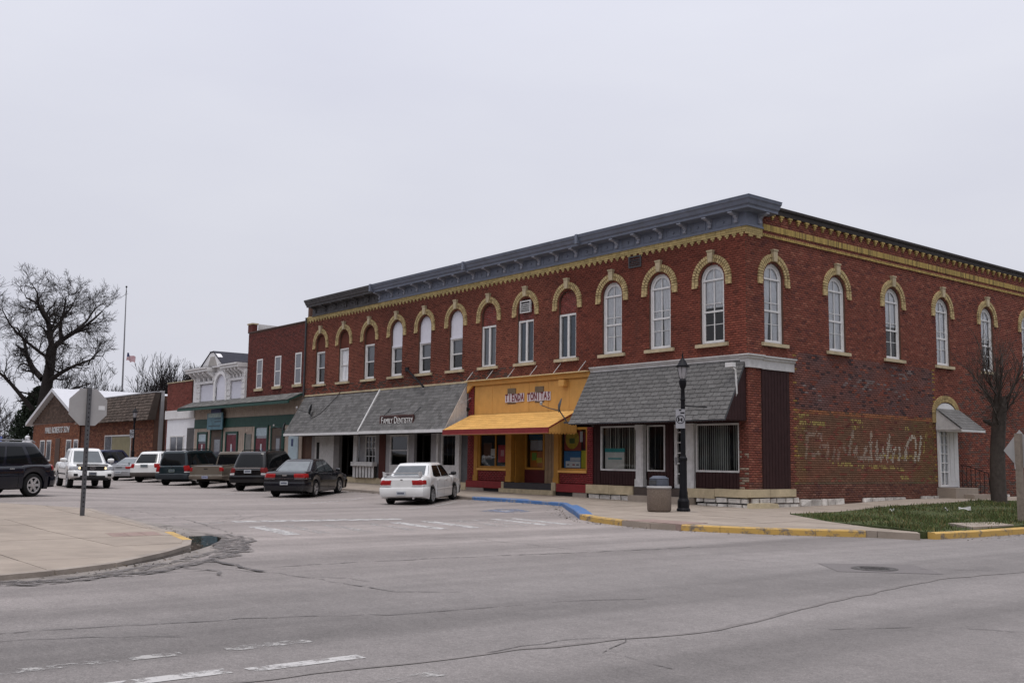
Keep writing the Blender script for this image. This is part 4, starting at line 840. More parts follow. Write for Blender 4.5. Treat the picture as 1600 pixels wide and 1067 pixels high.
fb('base_board', M_RED, -14.95, -12.33, .44, .725, -.25, .06, A_); fb('base_board', M_RED, -9.12, -7.44, .42, .725, -.25, .06, A_); fb('door_step', mat('dark_grey_step', (.045, .042, .045), .85), -12.32, -9.32, .46, .70, -1.4, .08, A_); fb('door_step', M_KEY, -12.55, -9.2, .2, .455, -.8, .16, A_)
fb('corner_stone', M_KEY, -9.36, -9.13, .44, .76, -.1, .1, A_); fb('corner_stone', M_KEY, -12.5, -12.34, .46, .72, -.1, .07, A_)
fb('base_course', M_KERB, -14.95, -13.75, .1, .435, -.25, .04, A_); fb('base_course', M_KERB, -8.2, -7.43, .1, .415, -.25, .04, A_); fb('base_course', M_DARK, -13.75, -12.55, .1, .435, -.25, -.1, A_); fb('base_course', M_DARK, -9.2, -8.2, .1, .415, -.25, -.1, A_)
# yellow panel above with cap
fbp = fb('sign_panel', M_YEL, -14.55, -7.28, 3.2, 4.9, -.10, -.045, A_); n = 6
for k in range(n): fb('panel_board', M_YEL, lerp(-14.5, -7.3, k / n) + .008, lerp(-14.5, -7.3, (k + 1) / n) - .008, 3.2, 4.66, -.045, -.03, fbp, Matrix.Identity(4))
for u in (-12.0, -10.25):
    g = MB(); g.box(u - .27, u + .27, 3.86, 4.5, -.03, -.02); o = g.build('vent', mat('brown_vent', (.14, .09, .055), .7), fbp)
    for k in range(6): fb('slat', mat('vent_slat', (.24, .19, .13), .7), u - .26, u + .26, 4.24 + k * .045, 4.262 + k * .045, -.02, .0, o, Matrix.Identity(4))
cap = fb('panel_cap', M_YEL, -14.95, -7.29, 4.72, 4.90, -.02, .06, A_); fb('cap_board', mat('cream_edge', (.55, .42, .22), .6), -14.97, -7.28, 4.902, 4.94, -.02, .22, cap, Matrix.Identity(4))
g = MB(); g.prism([(-14.93, 4.42), (-14.55, 4.72), (-14.93, 4.72)], -.05, .1); g.build('corner_bracket', M_YEL, cap)
for k in range(6): g = MB(); u = -14.85 + k * 1.42; g.tube([(u, 4.94, .2), (u + .22, 5.32, .015)], .013, 5); g.build('stay_rod', M_WHITE, cap)
fb('flood_lamp', M_YEL, -8.85, -8.55, 4.42, 4.66, -.03, .22, fbp, Matrix.Identity(4))
awB = awning(-14.75, -8.0, 3.46, 2.80, 1.45, A_, M_RED, .19, 'yellow', 8, 14, soffit=M_YEL, ends=((-8.02, M_YEL, 0), None))
g = MB(); g.box(-14.75, -8.0, 2.60, 2.615, 1.40, 1.468); g.build('fascia_edge', mat('pale_edge', (.42, .16, .12), .7), awB)
g = MB()
for k in range(9):
    w = .1 + k * .15; g.prism([(w, 2.62), (w + .075, 2.56), (w + .15, 2.62)], -8.0, -7.985, lambda p, q, t: (t, q, p))
g.build('scalloped_trim', M_YEL, awB)
# shop C, grey and white
awC = awning(-22.1, -15.0, 4.86, 2.86, 1.2, A_, M_WHITE, .13, 'grey', 14, 24, ends=((-15.02, M_WHITE2, 0), None)); awD = awning(-29.9, -22.12, 4.82, 2.83, 1.2, A_, M_WHITE, .11, 'grey', 14, 26, ends=((-29.88, M_WHITE2, 0), None))
g = MB(); g.hull8([(-22.16, 4.86, .04), (-22.07, 4.86, .04), (-22.07, 2.82, 1.2), (-22.16, 2.82, 1.2), (-22.16, 4.92, .07), (-22.07, 4.92, .07), (-22.07, 2.87, 1.24), (-22.16, 2.87, 1.24)]); g.build('rake_board', M_WHITE, awC)
fb('string_course', M_STONE, XL, -14.97, 4.87, 4.95, -.02, .05, A_)
M_GREYW = mat('grey_white_paint', (.28, .27, .275), .65, .14, 4)
def wallpanel(u0, u1, m, v0=.6, v1=2.75, w=-.02, nm='wall_panel'): return fb(nm, m, u0, u1, v0, v1, -.2, w, A_)
wallpanel(-29.9, -14.96, mat('plaster_panel', (.15, .14, .13), .8), 2.74, 4.86, -.02)
fb('base_course', M_STONE, -22.0, -14.97, .15, .62, -.3, .06, A_); fb('base_course', M_STONE, -29.9, -22.0, .2, .66, -.3, .05, A_)
wallpanel(-22.1, -21.55, mat('dark_red_brick_pilaster', (.075, .028, .022), .9, .3, 20), w=.02); wallpanel(-21.55, -21.2, M_GREYW)
w7 = shopwin(-21.2, -19.6, 1.22, 2.72, M_WHITE2, .09, -.02, rails=(1.98,)); wallpanel(-21.2, -19.6, M_WHITE2, .6, 1.22); wallpanel(-19.6, -19.15, M_GREYW, w=-.05)
w7d = shopwin(-19.15, -17.8, .62, 2.72, mat('dark_frame', (.03, .028, .027), .6), .07, -.5, name='door', mull=(-18.45,)); wallpanel(-17.8, -16.95, M_GREYW, w=-.06); g = MB(); g.box(-17.25, -17.1, .62, 2.74, -.1, .04); g.build('column', M_WHITE2, A_, FRONT)
w8 = shopwin(-16.95, -15.78, 1.24, 2.72, M_WHITE2, .1, -.02); wallpanel(-16.95, -15.78, M_WHITE2, .6, 1.24); blind(-16.85, -15.85, 1.3, 2.65, -.3, w8, step=.2, m=mat('brown_blind', (.14, .11, .09), .8)); wallpanel(-15.78, -15.55, M_WHITE2, w=.0); d3 = wallpanel(-15.55, -14.97, mat('grey_door', (.09, .09, .095), .6), w=-.12, nm='door')
# shop D
wallpanel(-29.9, -29.0, mat('brown_panel', (.11, .06, .04), .7)); wallpanel(-29.0, -28.65, M_GREYW); d4 = wallpanel(-28.65, -26.62, M_WHITE2, nm='wall_panel'); fb('side_light', M_DARK, -28.45, -28.15, 1.5, 2.4, -.019, -.015, d4, Matrix.Identity(4)); wallpanel(-26.62, -26.05, mat('grey_panel', (.17, .16, .155), .7))
shopwin(-26.05, -24.6, .68, 2.74, MATS['dark_frame'], .06, -.5, name='door'); wallpanel(-24.6, -24.45, M_GREYW); g = MB(); g.box(-24.5, -24.15, .6, 2.74, -.05, .05); g.build('column', M_WHITE2, A_, FRONT)
wallpanel(-24.15, -23.6, M_GREYW, w=-.1); shopwin(-23.6, -22.6, 1.2, 2.72, M_WHITE2, .07, -.1, mull=(-23.27, -22.93), rails=(1.7, 2.1, 2.4)); wallpanel(-23.6, -22.6, M_GREYW, .6, 1.2, -.1); wallpanel(-22.6, -22.1, M_GREYW, w=-.1)
# white slatted planter rail in front of shop D
pl = thing('planter_rail', 'white slatted planter rail under the awning left of the dentist window', 'planter'); g = MB(); g.box(-24.25, -22.2, 1.22, 1.42, .05, .32); g.build('rail_box', M_WHITE2, pl, FRONT)
for k in range(7): fb('slat', M_WHITE2, -24.2 + k * .29, -24.02 + k * .29, .66, 1.22, .16, .2, pl)
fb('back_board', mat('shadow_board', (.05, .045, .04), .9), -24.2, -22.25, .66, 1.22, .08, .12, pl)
# --- side door with its little roof, steps, rail
dr = shopwin(11.40, 12.12, .78, 3.05, M_WHITE, .10, .10, A_, SIDE, 'door', mull=(11.76,), rails=(1.35, 1.7, 2.05, 2.4, 2.75)); g = MB(); g.grid(lambda a, b: (lerp(11.5, 12.02, a), lerp(.9, 2.95, b), .012 + .006 * math.sin(a * 40)), 24, 2); g.build('curtain', M_CURT, dr)
fb('door_panel', M_WHITE, 12.125, 12.85, .78, 3.05, -.2, .08, A_, SIDE); g = MB(); g.box(12.2, 12.45, 1.0, 2.9, .08, .095); g.box(12.52, 12.78, 1.0, 2.9, .08, .095); g.build('door_moulding', M_WHITE, A_, SIDE)
g = MB(); g.prism([(11.38, 3.05), (12.86, 3.05), (12.86, 3.6)] + [(12.12 + .74 * math.cos(R_(a)), 3.6 + .42 * math.sin(R_(a))) for a in range(15, 180, 15)] + [(11.38, 3.6)], -.2, .03); g.build('door_transom', M_WHITE, A_, SIDE)
g = MB()
for i in range(20):
    a0, a1 = math.pi * (i + .05) / 20, math.pi * (i + .95) / 20
    for (ra, rb) in ((0, .12), (.13, .25)):
        g.col = jit((.33, .24, .11), .2); f = lambda r, a: (12.12 + (.76 + r) * math.cos(a), 3.62 + (.44 + r) * math.sin(a)); g.prism([f(ra, a0), f(rb, a0), f(rb, a1), f(ra, a1)], -.003, .05)
for s, c in ((-1, 11.36), (1, 12.88)):
    for k in range(5): g.col = jit((.33, .24, .11), .2); g.box(c, c + s * .25, 3.54 - k * .0755, 3.61 - k * .0755, -.003, .045)
g.build('arch', M_YBRICK, A_, SIDE, kind='stuff')
can = fb('door_canopy', M_WHITE, 11.38, 12.95, 2.90, 2.96, .0, 1.05, A_, SIDE); sl = Vector((0, -1, 1.15)).normalized()
for r in range(7):
    for c in range(7):
        s0, s1 = r / 7, (r + 1) / 7 + .02; u0, u1 = lerp(11.3, 13.02, c / 7) + .004, lerp(11.3, 13.02, (c + 1) / 7) - .004; f = lambda u, s, o: (u, lerp(3.78, 2.97, min(s, 1)) + o * .7, lerp(.06, 1.1, min(s, 1)) + o * .7)
        g = MB(); g.hull8([f(u0, s0, .0), f(u1, s0, .0), f(u1, s1, .0), f(u0, s1, .0), f(u0, s0, .012), f(u1, s0, .012), f(u1, s1, .022), f(u0, s1, .022)]); g.build('shingle', M_SHG, can)
for u in (11.36, 12.96): g = MB(); g.prism([(.02, 2.96), (1.05, 2.96), (.02, 3.76)], u - .02, u + .02, lambda p, q, t: (t, q, p)); g.build('gable_panel', M_WHITE2, can)
fb('canopy_fascia', M_WHITE, 11.28, 13.04, 2.88, 2.985, 1.05, 1.10, can, Matrix.Identity(4))
g = MB(); g.tube([(12.9, .75, .02), (12.9, 2.95, .02)], .025, 6); g.build('downpipe', M_WHITE, A_, SIDE)
stp = thing('entrance_steps', 'two grey concrete steps below the white side door', 'steps'); fb('step', M_CONC, 11.3, 13.0, .2, .76, .0, .75, stp, SIDE); fb('step', M_CONC, 11.9, 13.5, .2, .52, .75, 1.15, stp, SIDE)
hr = thing('handrail', 'thin black iron handrail beside the side door steps', 'handrail'); g = MB(); g.tube([(13.05, 1.62, .05), (13.1, 1.60, .3), (13.45, 1.32, .95), (13.5, .4, 1.0)], .02, 6); g.build('rail', M_BLACK, hr, SIDE)
for k in range(6): g = MB(); t = k / 6; g.tube([(13.06 + .4 * t, lerp(1.6, 1.34, t), .1 + .85 * t), (13.06 + .4 * t, .42, .1 + .85 * t)], .012, 5); g.build('baluster', M_BLACK, hr, SIDE)
fb('wall_plate', mat('pale_sign', (.52, .51, .52), .6), 17.6, 18.35, 1.5, 2.15, .012, .03, A_, SIDE)

# ============================================================ THE REST OF THE ROW
def rct(u0, u1, v0, v1): return [(u0, v0), (u1, v0), (u1, v1), (u0, v1)]
def simple_window(B, u0, u1, v0, v1, parent, m=M_WHITE, fr=.08, sill=None, back=M_BLINDG, rail=True, w=.03, mull=()):
    g = MB(); g.ring(rct(u0, u1, v0, v1), rct(u0 + fr, u1 - fr, v0 + fr, v1 - fr), -.02, w)
    if rail: g.box(u0 + fr, u1 - fr, (v0 + v1) / 2 - .03, (v0 + v1) / 2 + .03, -.015, w - .008)
    for q in mull: g.box(q - .03, q + .03, v0 + fr, v1 - fr, -.015, w - .006)
    o = g.build('window', m, parent, B); g = MB(); g.box(u0 + fr * .8, u1 - fr * .8, v0 + fr * .8, v1 - fr * .8, .0045, .0075)
    g.build('pane', M_PANE, o)
    if sill: fb('sill', sill, u0 - .15, u1 + .15, v0 - .16, v0 - .01, -.02, .10, o, Matrix.Identity(4))
    return o
M_PANE = mat('dim_window_pane', (.10, .105, .12), .06, .25, 2, spec=.7)
def red(c, a=.18): return lambda u, v: jit(c if random.random() > .15 else tuple(q * .7 for q in c), a)
def rect_holes(rs):
    return lambda v: [(a, b) for a, b, c, d in rs if c <= v <= d]
# --- two storey brick building next door
nb1 = thing('brick_building', 'plain two storey dark red brick building with three narrow upper windows', 'building')
g = MB(); g.box(-37.45, XL - .02, .0, 14, .3, 9.0); g.build('wall', M_MORT, nb1)
WN = [(-36.12, -35.36, 5.6, 7.33), (-33.74, -32.96, 5.62, 7.35), (-31.22, -30.46, 5.62, 7.36)]
brickwork(FRONT, -37.45, XL - .03, 5.0, 9.0, rect_holes(WN), lambda u, v: jit((.118, .034, .027) if random.random() > .2 else (.085, .028, .024), .18), 'brick_courses', nb1, M_BRICK)
for a, b, c, d in WN: simple_window(FRONT, a, b, c, d, nb1, sill=M_KEY, w=.0 + .02)
fb('coping', mat('dark_stone_coping', (.075, .05, .045), .8), -37.5, XL - .03, 9.0, 9.07, -.3, .05, nb1); fb('parapet_pier', mat('pier_brick', (.10, .032, .026), .9, .3, 12), -37.55, -36.95, 9.07, 9.52, -.3, .03, nb1); fb('pier_cap', M_KEY, -37.62, -36.9, 9.52, 9.60, -.35, .07, nb1)
g = MB(); g.hull8([(-36.9, 9.07, -.32), (-34.4, 9.07, -.32), (-34.4, 9.07, -.36), (-36.9, 9.07, -.36), (-36.9, 9.56, -.32), (-34.4, 9.20, -.32), (-34.4, 9.20, -.36), (-36.9, 9.56, -.36)]); g.build('flashing', M_WHITE2, nb1, FRONT)
# --- white ornate facade
M_FAC = mat('facade_white_paint', (.68, .67, .67), .6, .1, 6, dirt=.3, dirtcol=(.42, .40, .38))
nb2 = thing('ornate_white_building', 'small white false front with bracketed cornice, central arch and little gable', 'building')
g = MB(); g.box(-45.9, -37.47, .05, 12, .3, 7.1); g.build('wall', M_FAC, nb2)
for a, b in ((-44.35, -42.2), (-39.55, -37.95)): fb('blank_panel', mat('lavender_white_board', (.60, .60, .66), .6, .05, 4), a, b, 4.9, 6.2, -.04, .03, nb2)
for a, b in ((-45.0, -44.4), (-42.15, -41.85), (-40.2, -39.6), (-37.9, -37.5)):
    p = fb('pilaster', M_FAC, a, b, 4.9, 6.9, -.04, .10, nb2)
    for k in range(5): fb('quoin', M_WHITE, a - .03, b + .03, 4.98 + k * .36, 5.24 + k * .36, .09, .14, p, Matrix.Identity(4))
g = MB(); hw = .8; out = arch_pts(1.0, 4.9, 5.95); inn = arch_pts(.80, 4.9 + .001, 5.95); g.ring([(p - 41.05, q) for p, q in out], [(p - 41.05, q) for p, q in inn], -.02, .18); g.build('centre_arch', M_FAC, nb2, FRONT); g = MB(); g.prism([(p - 41.05, q) for p, q in arch_pts(.79, 4.9, 5.95)], -.02, .04); g.build('blank_panel', MATS['lavender_white_board'], nb2, FRONT)
g = MB(); g.prism([(p - 41.05, q) for p, q in [(-1.05, 5.9)] + [(1.05 * math.cos(R_(a)), 5.95 + 1.05 * math.sin(R_(a))) for a in range(0, 181, 15)][::-1][0:0] + [(1.05, 5.9), (1.05, 7.2), (-1.05, 7.2)]], -.02, .012); g.build('spandrel', M_FAC, nb2, FRONT)
for a, b in ((-45.6, -42.15), (-40.0, -37.5)):
    c = fb('cornice', M_WHITE, a - .15, b, 6.98, 7.16, -.02, .62, nb2); fb('cornice_top', M_FAC, a - .2, b, 7.16, 7.24, -.02, .70, c, Matrix.Identity(4)); fb('frieze_moulding', M_FAC, a + .5, b - .1, 6.24, 6.4, -.02, .16, c, Matrix.Identity(4)); fb('cornice_roof', mat('dark_flashing', (.06, .06, .065), .7), a - .2, b, 7.242, 7.27, -.05, .7, c, Matrix.Identity(4))
    n = 5
    for k in range(n):
        u = lerp(a + .35, b - .15, k / (n - 1)); gg = MB(); gg.prism([(.0, 6.45), (.12, 6.42), (.16, 6.6), (.30, 6.7), (.52, 6.85), (.55, 6.98), (0, 6.98)], u - .1, u + .1, lambda p, q, t: (t, q, p)); gg.build('bracket', M_FAC, c)
g = MB(); g.prism([(-44.0, 7.2), (-40.4, 7.2), (-41.5, 8.02), (-42.0, 8.2), (-42.5, 8.12), (-42.75, 8.0)], -.02, .30); gab = g.build('gable', M_FAC, nb2, FRONT); g = MB(); g.prism([(-42.75, 7.3), (-41.3, 7.3), (-41.75, 7.9), (-42.4, 7.9)], .30, .32); g.build('gable_panel', mat('grey_board', (.33, .31, .29), .7), gab)
g = MB(); g.hull8([(-40.3, 7.2, .34), (-42.0, 8.22, .34), (-42.0, 8.27, .34), (-40.2, 7.22, .34), (-40.3, 7.2, -3.2), (-42.0, 8.22, -3.2), (-42.0, 8.27, -3.2), (-40.2, 7.22, -3.2)]); g.build('gable_roof', mat('dark_roof_felt', (.035, .035, .045), .9, .2, 5), gab)
g = MB(); g.hull8([(-44.1, 7.2, .34), (-42.5, 8.14, .34), (-42.5, 8.19, .34), (-44.2, 7.22, .34), (-44.1, 7.2, -3.2), (-42.5, 8.14, -3.2), (-42.5, 8.19, -3.2), (-44.2, 7.22, -3.2)]); g.build('gable_roof', MATS['dark_roof_felt'], gab); g = MB(); g.box(-42.5, -42.0, 8.18, 8.25, -3.2, .34); g.build('gable_roof', MATS['dark_roof_felt'], gab, FRONT)
for o in gab.children:
    if o.name.startswith('gable_roof') or o.name.startswith('gable_panel'): o.matrix_local = Matrix.Identity(4)
# --- tan shopfront with green trim under both
nb3 = thing('tan_shopfront', 'tan board shopfront with dark green trim and a low shingled roof', 'shopfront')
fb('wall', M_TAN, -45.1, -30.0, .4, 4.95, .012, .06, nb3)
def tsiding(u0, u1, v0, v1):
    n = max(1, round((u1 - u0) / .3))
    for k in range(n): fb('board', M_TAN, lerp(u0, u1, k / n) + .014, lerp(u0, u1, (k + 1) / n) - .014, v0, v1, .055, .085, nb3)
tsiding(-45.05, -30.05, 3.98, 4.72); tsiding(-45.05, -44.45, .5, 3.36); tsiding(-38.1, -37.25, .5, 3.36); tsiding(-37.2, -36.25, 3.05, 3.36); tsiding(-36.2, -35.85, .5, 3.36); tsiding(-42.8, -42.4, .5, 3.36); tsiding(-40.4, -40.0, .5, 3.36)
fb('green_band', M_GREEN, -45.08, -30.02, 3.38, 3.96, .05, .10, nb3)
M_STARP = mat('star_banner', (.13, .035, .045), .7, .3, 3)
def gwin(u0, u1, v1, pale=True):
    o = simple_window(at(FRONT, 0, 0, .085), u0, u1, .95, v1, nb3, M_GREEN, .12, None, rail=False, w=.07); fb('banner', M_STARP, u0 + .14, u1 - .14, 1.1, v1 - (.75 if pale else .2), .009, .014, o, Matrix.Identity(4))
    if pale: fb('header_print', mat('pale_blue_print', (.36, .44, .48), .5, .2, 8), u0 + .14, u1 - .14, v1 - .6, v1 - .16, .009, .014, o, Matrix.Identity(4))
    c = (u0 + u1) / 2; fb('figure_print', mat('navy_print', (.04, .055, .12), .6), c - .16, c + .2, 1.5, 2.1, .014, .018, o, Matrix.Identity(4)); fb('figure_print', mat('white_print', (.5, .52, .54), .6), c - .12, c + .06, 1.9, 2.35, .018, .021, o, Matrix.Identity(4)); fb('notice', M_WHITE, u1 - .55, u1 - .28, 1.2, 1.55, .018, .022, o, Matrix.Identity(4))
gwin(-44.4, -42.85, 3.15); gwin(-39.95, -38.2, 3.12, False); gwin(-35.8, -34.05, 3.42)
def recess(u0, u1, v1, m=M_TAN):
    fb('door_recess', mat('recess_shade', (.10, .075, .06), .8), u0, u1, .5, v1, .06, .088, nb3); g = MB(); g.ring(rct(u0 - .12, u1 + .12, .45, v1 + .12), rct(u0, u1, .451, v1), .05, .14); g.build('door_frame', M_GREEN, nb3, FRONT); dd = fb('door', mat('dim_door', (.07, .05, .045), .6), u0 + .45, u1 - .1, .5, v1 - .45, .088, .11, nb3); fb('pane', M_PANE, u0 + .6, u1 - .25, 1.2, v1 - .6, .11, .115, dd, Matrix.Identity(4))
recess(-42.25, -40.55, 3.25); recess(-33.6, -32.3, 3.25); fb('door', mat('grey_green_door', (.17, .17, .155), .7), -37.1, -36.35, .5, 2.93, .06, .10, nb3); fb('green_panel', M_GREEN, -37.2, -37.1, .5, 3.0, .06, .13, nb3)
fb('pale_panel', mat('pale_blue_panel', (.34, .42, .46), .6, .15, 4), -31.5, -30.35, .6, 2.9, .06, .11, nb3); fb('figure_print', MATS['navy_print'], -31.15, -30.9, 2.2, 2.6, .11, .115, nb3); fb('green_panel', M_GREEN, -32.25, -32.05, .5, 3.2, .06, .13, nb3)
g = MB(); r0 = (5.12, .06); r1 = (4.70, .95); g.hull8([(-45.9, r1[0] - .08, r1[1]), (-30.0, r1[0] - .08, r1[1]), (-30.0, r0[0] - .1, .02), (-45.0, r0[0] - .1, .02), (-45.9, r1[0], r1[1]), (-30.0, r1[0], r1[1]), (-30.0, r0[0], .02), (-45.0, r0[0], .02)]); rf = g.build('shingled_roof', M_GREEN, nb3, FRONT)
g = MB()
for r in range(5):
    for c in range(48):
        ua, ub = lerp(-45.7, -30.02, c / 48) + random.uniform(-.05, .05), lerp(-45.7, -30.02, (c + 1) / 48); s0, s1 = r / 5, (r + 1) / 5 + .03; f = lambda u, s, o: (u, lerp(r0[0], r1[0], s) + o, lerp(.05, .97, s) + o * .3); g.col = jit((.15, .147, .14), .3); g.hull8([f(ua, s0, .002), f(ub, s0, .002), f(ub, s1, .002), f(ua, s1, .002), f(ua, s0, .012), f(ub, s0, .012), f(ub, s1, .026), f(ua, s1, .026)])
g.build('shingle_courses', M_SHJ, rf, None, kind='stuff')
fb('roof_fascia', M_GREEN, -45.9, -30.0, 4.50, 4.64, .90, .99, rf, Matrix.Identity(4))
sg = thing('hanging_shop_sign', 'square teal and dark blue sign hanging above the tan shopfront door', 'sign'); fb('board', mat('teal_sign_board', (.08, .17, .21), .5, .35, 2.2), -42.35, -40.0, 3.26, 4.3, .30, .36, sg); fb('sign_header', mat('navy_sign_board', (.03, .035, .10), .5, .3, 3), -41.8, -40.3, 4.3, 4.55, .30, .36, sg)
for k, (a, b, v) in enumerate(((-42.1, -40.3, 3.45), (-41.2, -40.2, 3.72), (-41.2, -40.2, 3.9))): fb('sign_print', mat('pale_sign_print', (.05, .075, .09), .6), a, b, v, v + .07, .36, .364, sg)
fb('sign_cloud', mat('cloud_sign_print', (.26, .32, .30), .6, .4, 3), -42.2, -40.2, 4.02, 4.28, .36, .365, sg)
for u in (-42.1, -40.3): g = MB(); g.tube([(u, 4.5, .33), (u, 4.72, .33)], .015, 5); g.build('hanger', M_BLACK, sg, FRONT)
# --- small brick building with white ground floor
nb4 = thing('white_brick_shop', 'small red brick shop with a white painted ground floor', 'building'); g = MB(); g.box(-50.45, -45.95, .02, 10, .3, 6.6); g.build('wall', M_MORT, nb4)
brickwork(FRONT, -50.45, -45.95, 4.6, 6.6, nh, red((.17, .05, .038)), 'brick_courses', nb4, M_BRICK); brickwork(FRONT, -50.45, -50.05, .5, 4.6, nh, red((.16, .05, .04)), 'brick_courses', nb4, M_BRICK)
fb('coping', M_KEY, -50.5, -45.92, 6.6, 6.66, -.25, .04, nb4); fb('white_front', mat('bright_white_paint', (.70, .70, .72), .55, .06, 3), -50.05, -45.12, .5, 4.1, .01, .06, nb4); fb('white_fascia', M_WHITE, -50.3, -45.1, 4.1, 4.68, .01, .16, nb4); fb('door_recess', mat('dim_recess', (.09, .085, .085), .7), -46.35, -45.15, .5, 3.45, .058, .075, nb4)
simple_window(at(FRONT, 0, 0, .06), -49.35, -46.85, 1.2, 2.98, nb4, M_WHITE, .1, rail=False, w=.04, mull=(-48.1,))
# --- metal clad gap building with a white tank on it
nb5 = thing('metal_clad_shed', 'grey ribbed metal clad wall in the gap between the brick shops', 'shed'); g = MB(); g.box(-54.0, -50.47, .9, 9, .3, 5.2); g.build('wall', M_GMETAL, nb5)
for k in range(16): fb('rib', M_GMETAL, -53.95 + k * .22, -53.88 + k * .22, .4, 5.2, -.9, -.86, nb5)
fb('top_rail', M_GREYD, -54.0, -50.5, 5.2, 5.3, -1.0, -.85, nb5)
tk = thing('rooftop_tank', 'white horizontal tank on the metal clad shed roof', 'tank'); g = MB(); g.lathe([(0, -1.5), (.28, -1.45), (.33, -1.35), (.33, 1.15), (.28, 1.25), (0, 1.3)], 18, (0, 0, 0), 'x', False); g.build('tank_body', M_WHITE, tk, Matrix.Translation((-51.9, 1.3, 5.75)), smooth=40); g = MB(); g.box(-52.9, -52.7, 1.1, 1.5, 5.3, 5.5); g.box(-51.1, -50.9, 1.1, 1.5, 5.3, 5.5); g.build('cradle', M_GREYD, tk)
# --- brick building with brown shingle mansard
nb6 = thing('mansard_brick_building', 'low brick building with a steep brown shingled mansard front', 'building'); g = MB(); g.box(-69.9, -52.85, .02, 14, .3, 5.9); g.build('wall', M_MORT, nb6)
MW = [(-63.6, -57.4, 1.3, 3.15)]
brickwork(FRONT, -69.9, -52.85, .5, 4.2, rect_holes(MW), lambda u, v: jit(((.165, .062, .038), (.11, .045, .03), (.20, .085, .05))[random.randrange(3)], .2), 'brick_courses', nb6, M_BRICK, bl=.3, bh=.1)
simple_window(FRONT, -63.6, -57.4, 1.3, 3.15, nb6, M_WHITE2, .1, rail=False, w=.03, mull=(-61.9,)); o = nb6.children[-1]; fb('window_blind', mat('yellowish_blind', (.19, .17, .10), .7, .2, 2), -61.8, -57.6, 1.45, 3.0, .0078, .0085, nb6)
g = MB(); g.hull8([(-69.95, 4.15, .55), (-52.6, 4.15, .55), (-52.6, 4.15, .0), (-69.95, 4.15, .0), (-69.95, 6.1, .08), (-52.6, 6.1, .08), (-52.6, 6.1, -.3), (-69.95, 6.1, -.3)]); mz = g.build('mansard', mat('brown_shingle_base', (.055, .043, .036), .9), nb6, FRONT)
g = MB()
for r in range(9):
    for c in range(38):
        s0, s1 = r / 9, (r + 1) / 9; f = lambda u, s, o: (u, lerp(6.1, 4.15, s), lerp(.08, .55, s) + o); ua = lerp(-69.95, -52.6, c / 38) + .01; ub = lerp(-69.95, -52.6, (c + 1) / 38) - .01; g.col = jit((.088, .068, .056), .3); o1 = .05 + random.uniform(-.01, .01); s1 += random.uniform(-.012, .02); g.hull8([f(ua, s0, .0), f(ub, s0, .0), f(ub, s1, .0), f(ua, s1, .0), f(ua, s0, .008), f(ub, s0, .008), f(ub, s1, o1), f(ua, s1, o1)])
g.build('shingle_courses', M_SHJ, mz, None, kind='stuff'); fb('roof_edge', M_GMETAL, -69.95, -52.58, 6.1, 6.18, -.4, .14, mz, Matrix.Identity(4)); fb('corner_post', M_GMETAL, -53.0, -52.62, .4, 6.25, -.6, -.35, nb6)
# --- gabled brick building with lettering
nb7 = thing('gabled_brick_building', 'gabled brick building with white roof trim and white letters over its windows', 'building'); g = MB(); g.box(-85.2, -70.4, .02, 16, .3, 4.3); g.build('wall', M_MORT, nb7)
GW = [(-82.5, -80.9, 1.0, 2.9), (-80.3, -78.8, 1.0, 2.9), (-74.1, -72.6, 1.0, 2.9), (-71.9, -70.6, 1.0, 2.9)]
brickwork(FRONT, -85.2, -70.4, .5, 4.45, rect_holes(GW), lambda u, v: jit(((.19, .068, .036), (.14, .055, .033), (.215, .09, .05))[random.randrange(3)], .2), 'brick_courses', nb7, M_BRICK, bl=.3, bh=.1)
for a, b, c, d in GW: simple_window(FRONT, a, b, c, d, nb7, M_WHITE, .1, rail=False)
fb('door', mat('brown_door', (.06, .032, .022), .6), -77.3, -75.9, .5, 3.05, .0, .06, nb7)
g = MB(); g.prism([(-85.6, 4.45), (-70.0, 4.45), (-77.9, 7.15)], -.02, .05); gb = g.build('gable', mat('brown_gable_shingle', (.060, .040, .032), .9, .25, 4), nb7, FRONT)
g = MB()
for r in range(13):
    v = 4.47 + r * .205; a, b = lerp(-85.5, -77.9, r / 13) + .25, lerp(-70.1, -77.9, r / 13) - .25; n = max(1, int((b - a) / .5))
    for k in range(n): g.col = jit((.075, .048, .036), .28); g.box(lerp(a, b, k / n) + .01, lerp(a, b, (k + 1) / n) - .01, v, v + .2, .049, .075 + random.uniform(-.006, .006))
g.build('shingle_courses', M_SHJ, gb, None, kind='stuff')
for (a, b, s) in (((-86.3, 4.28), (-77.9, 7.25), 1), ((-69.4, 4.28), (-77.9, 7.25), -1)):
    g = MB(); g.hull8([(a[0], a[1], .5), (b[0], b[1], .5), (b[0], b[1] + .3, .5), (a[0], a[1] + .3, .5), (a[0], a[1], -16), (b[0], b[1], -16), (b[0], b[1] + .3, -16), (a[0], a[1] + .3, -16)]); g.build('roof', mat('white_metal_roof', (.50, .50, .52), .5, .06, 2), nb7, FRONT)
me = text_mesh("HALL ROBERTS' SON", .80, .02, 'LEFT'); ws = max(v.co.x for v in me.vertices); me.transform(Matrix.Diagonal((7.6 / ws, 1, 1, 1))); me.materials.clear(); me.materials.append(mat('white_letter_metal', (.46, .46, .46), .5)); link('lettering', me, nb7, at(FRONT, -80.9, 3.76, .06))

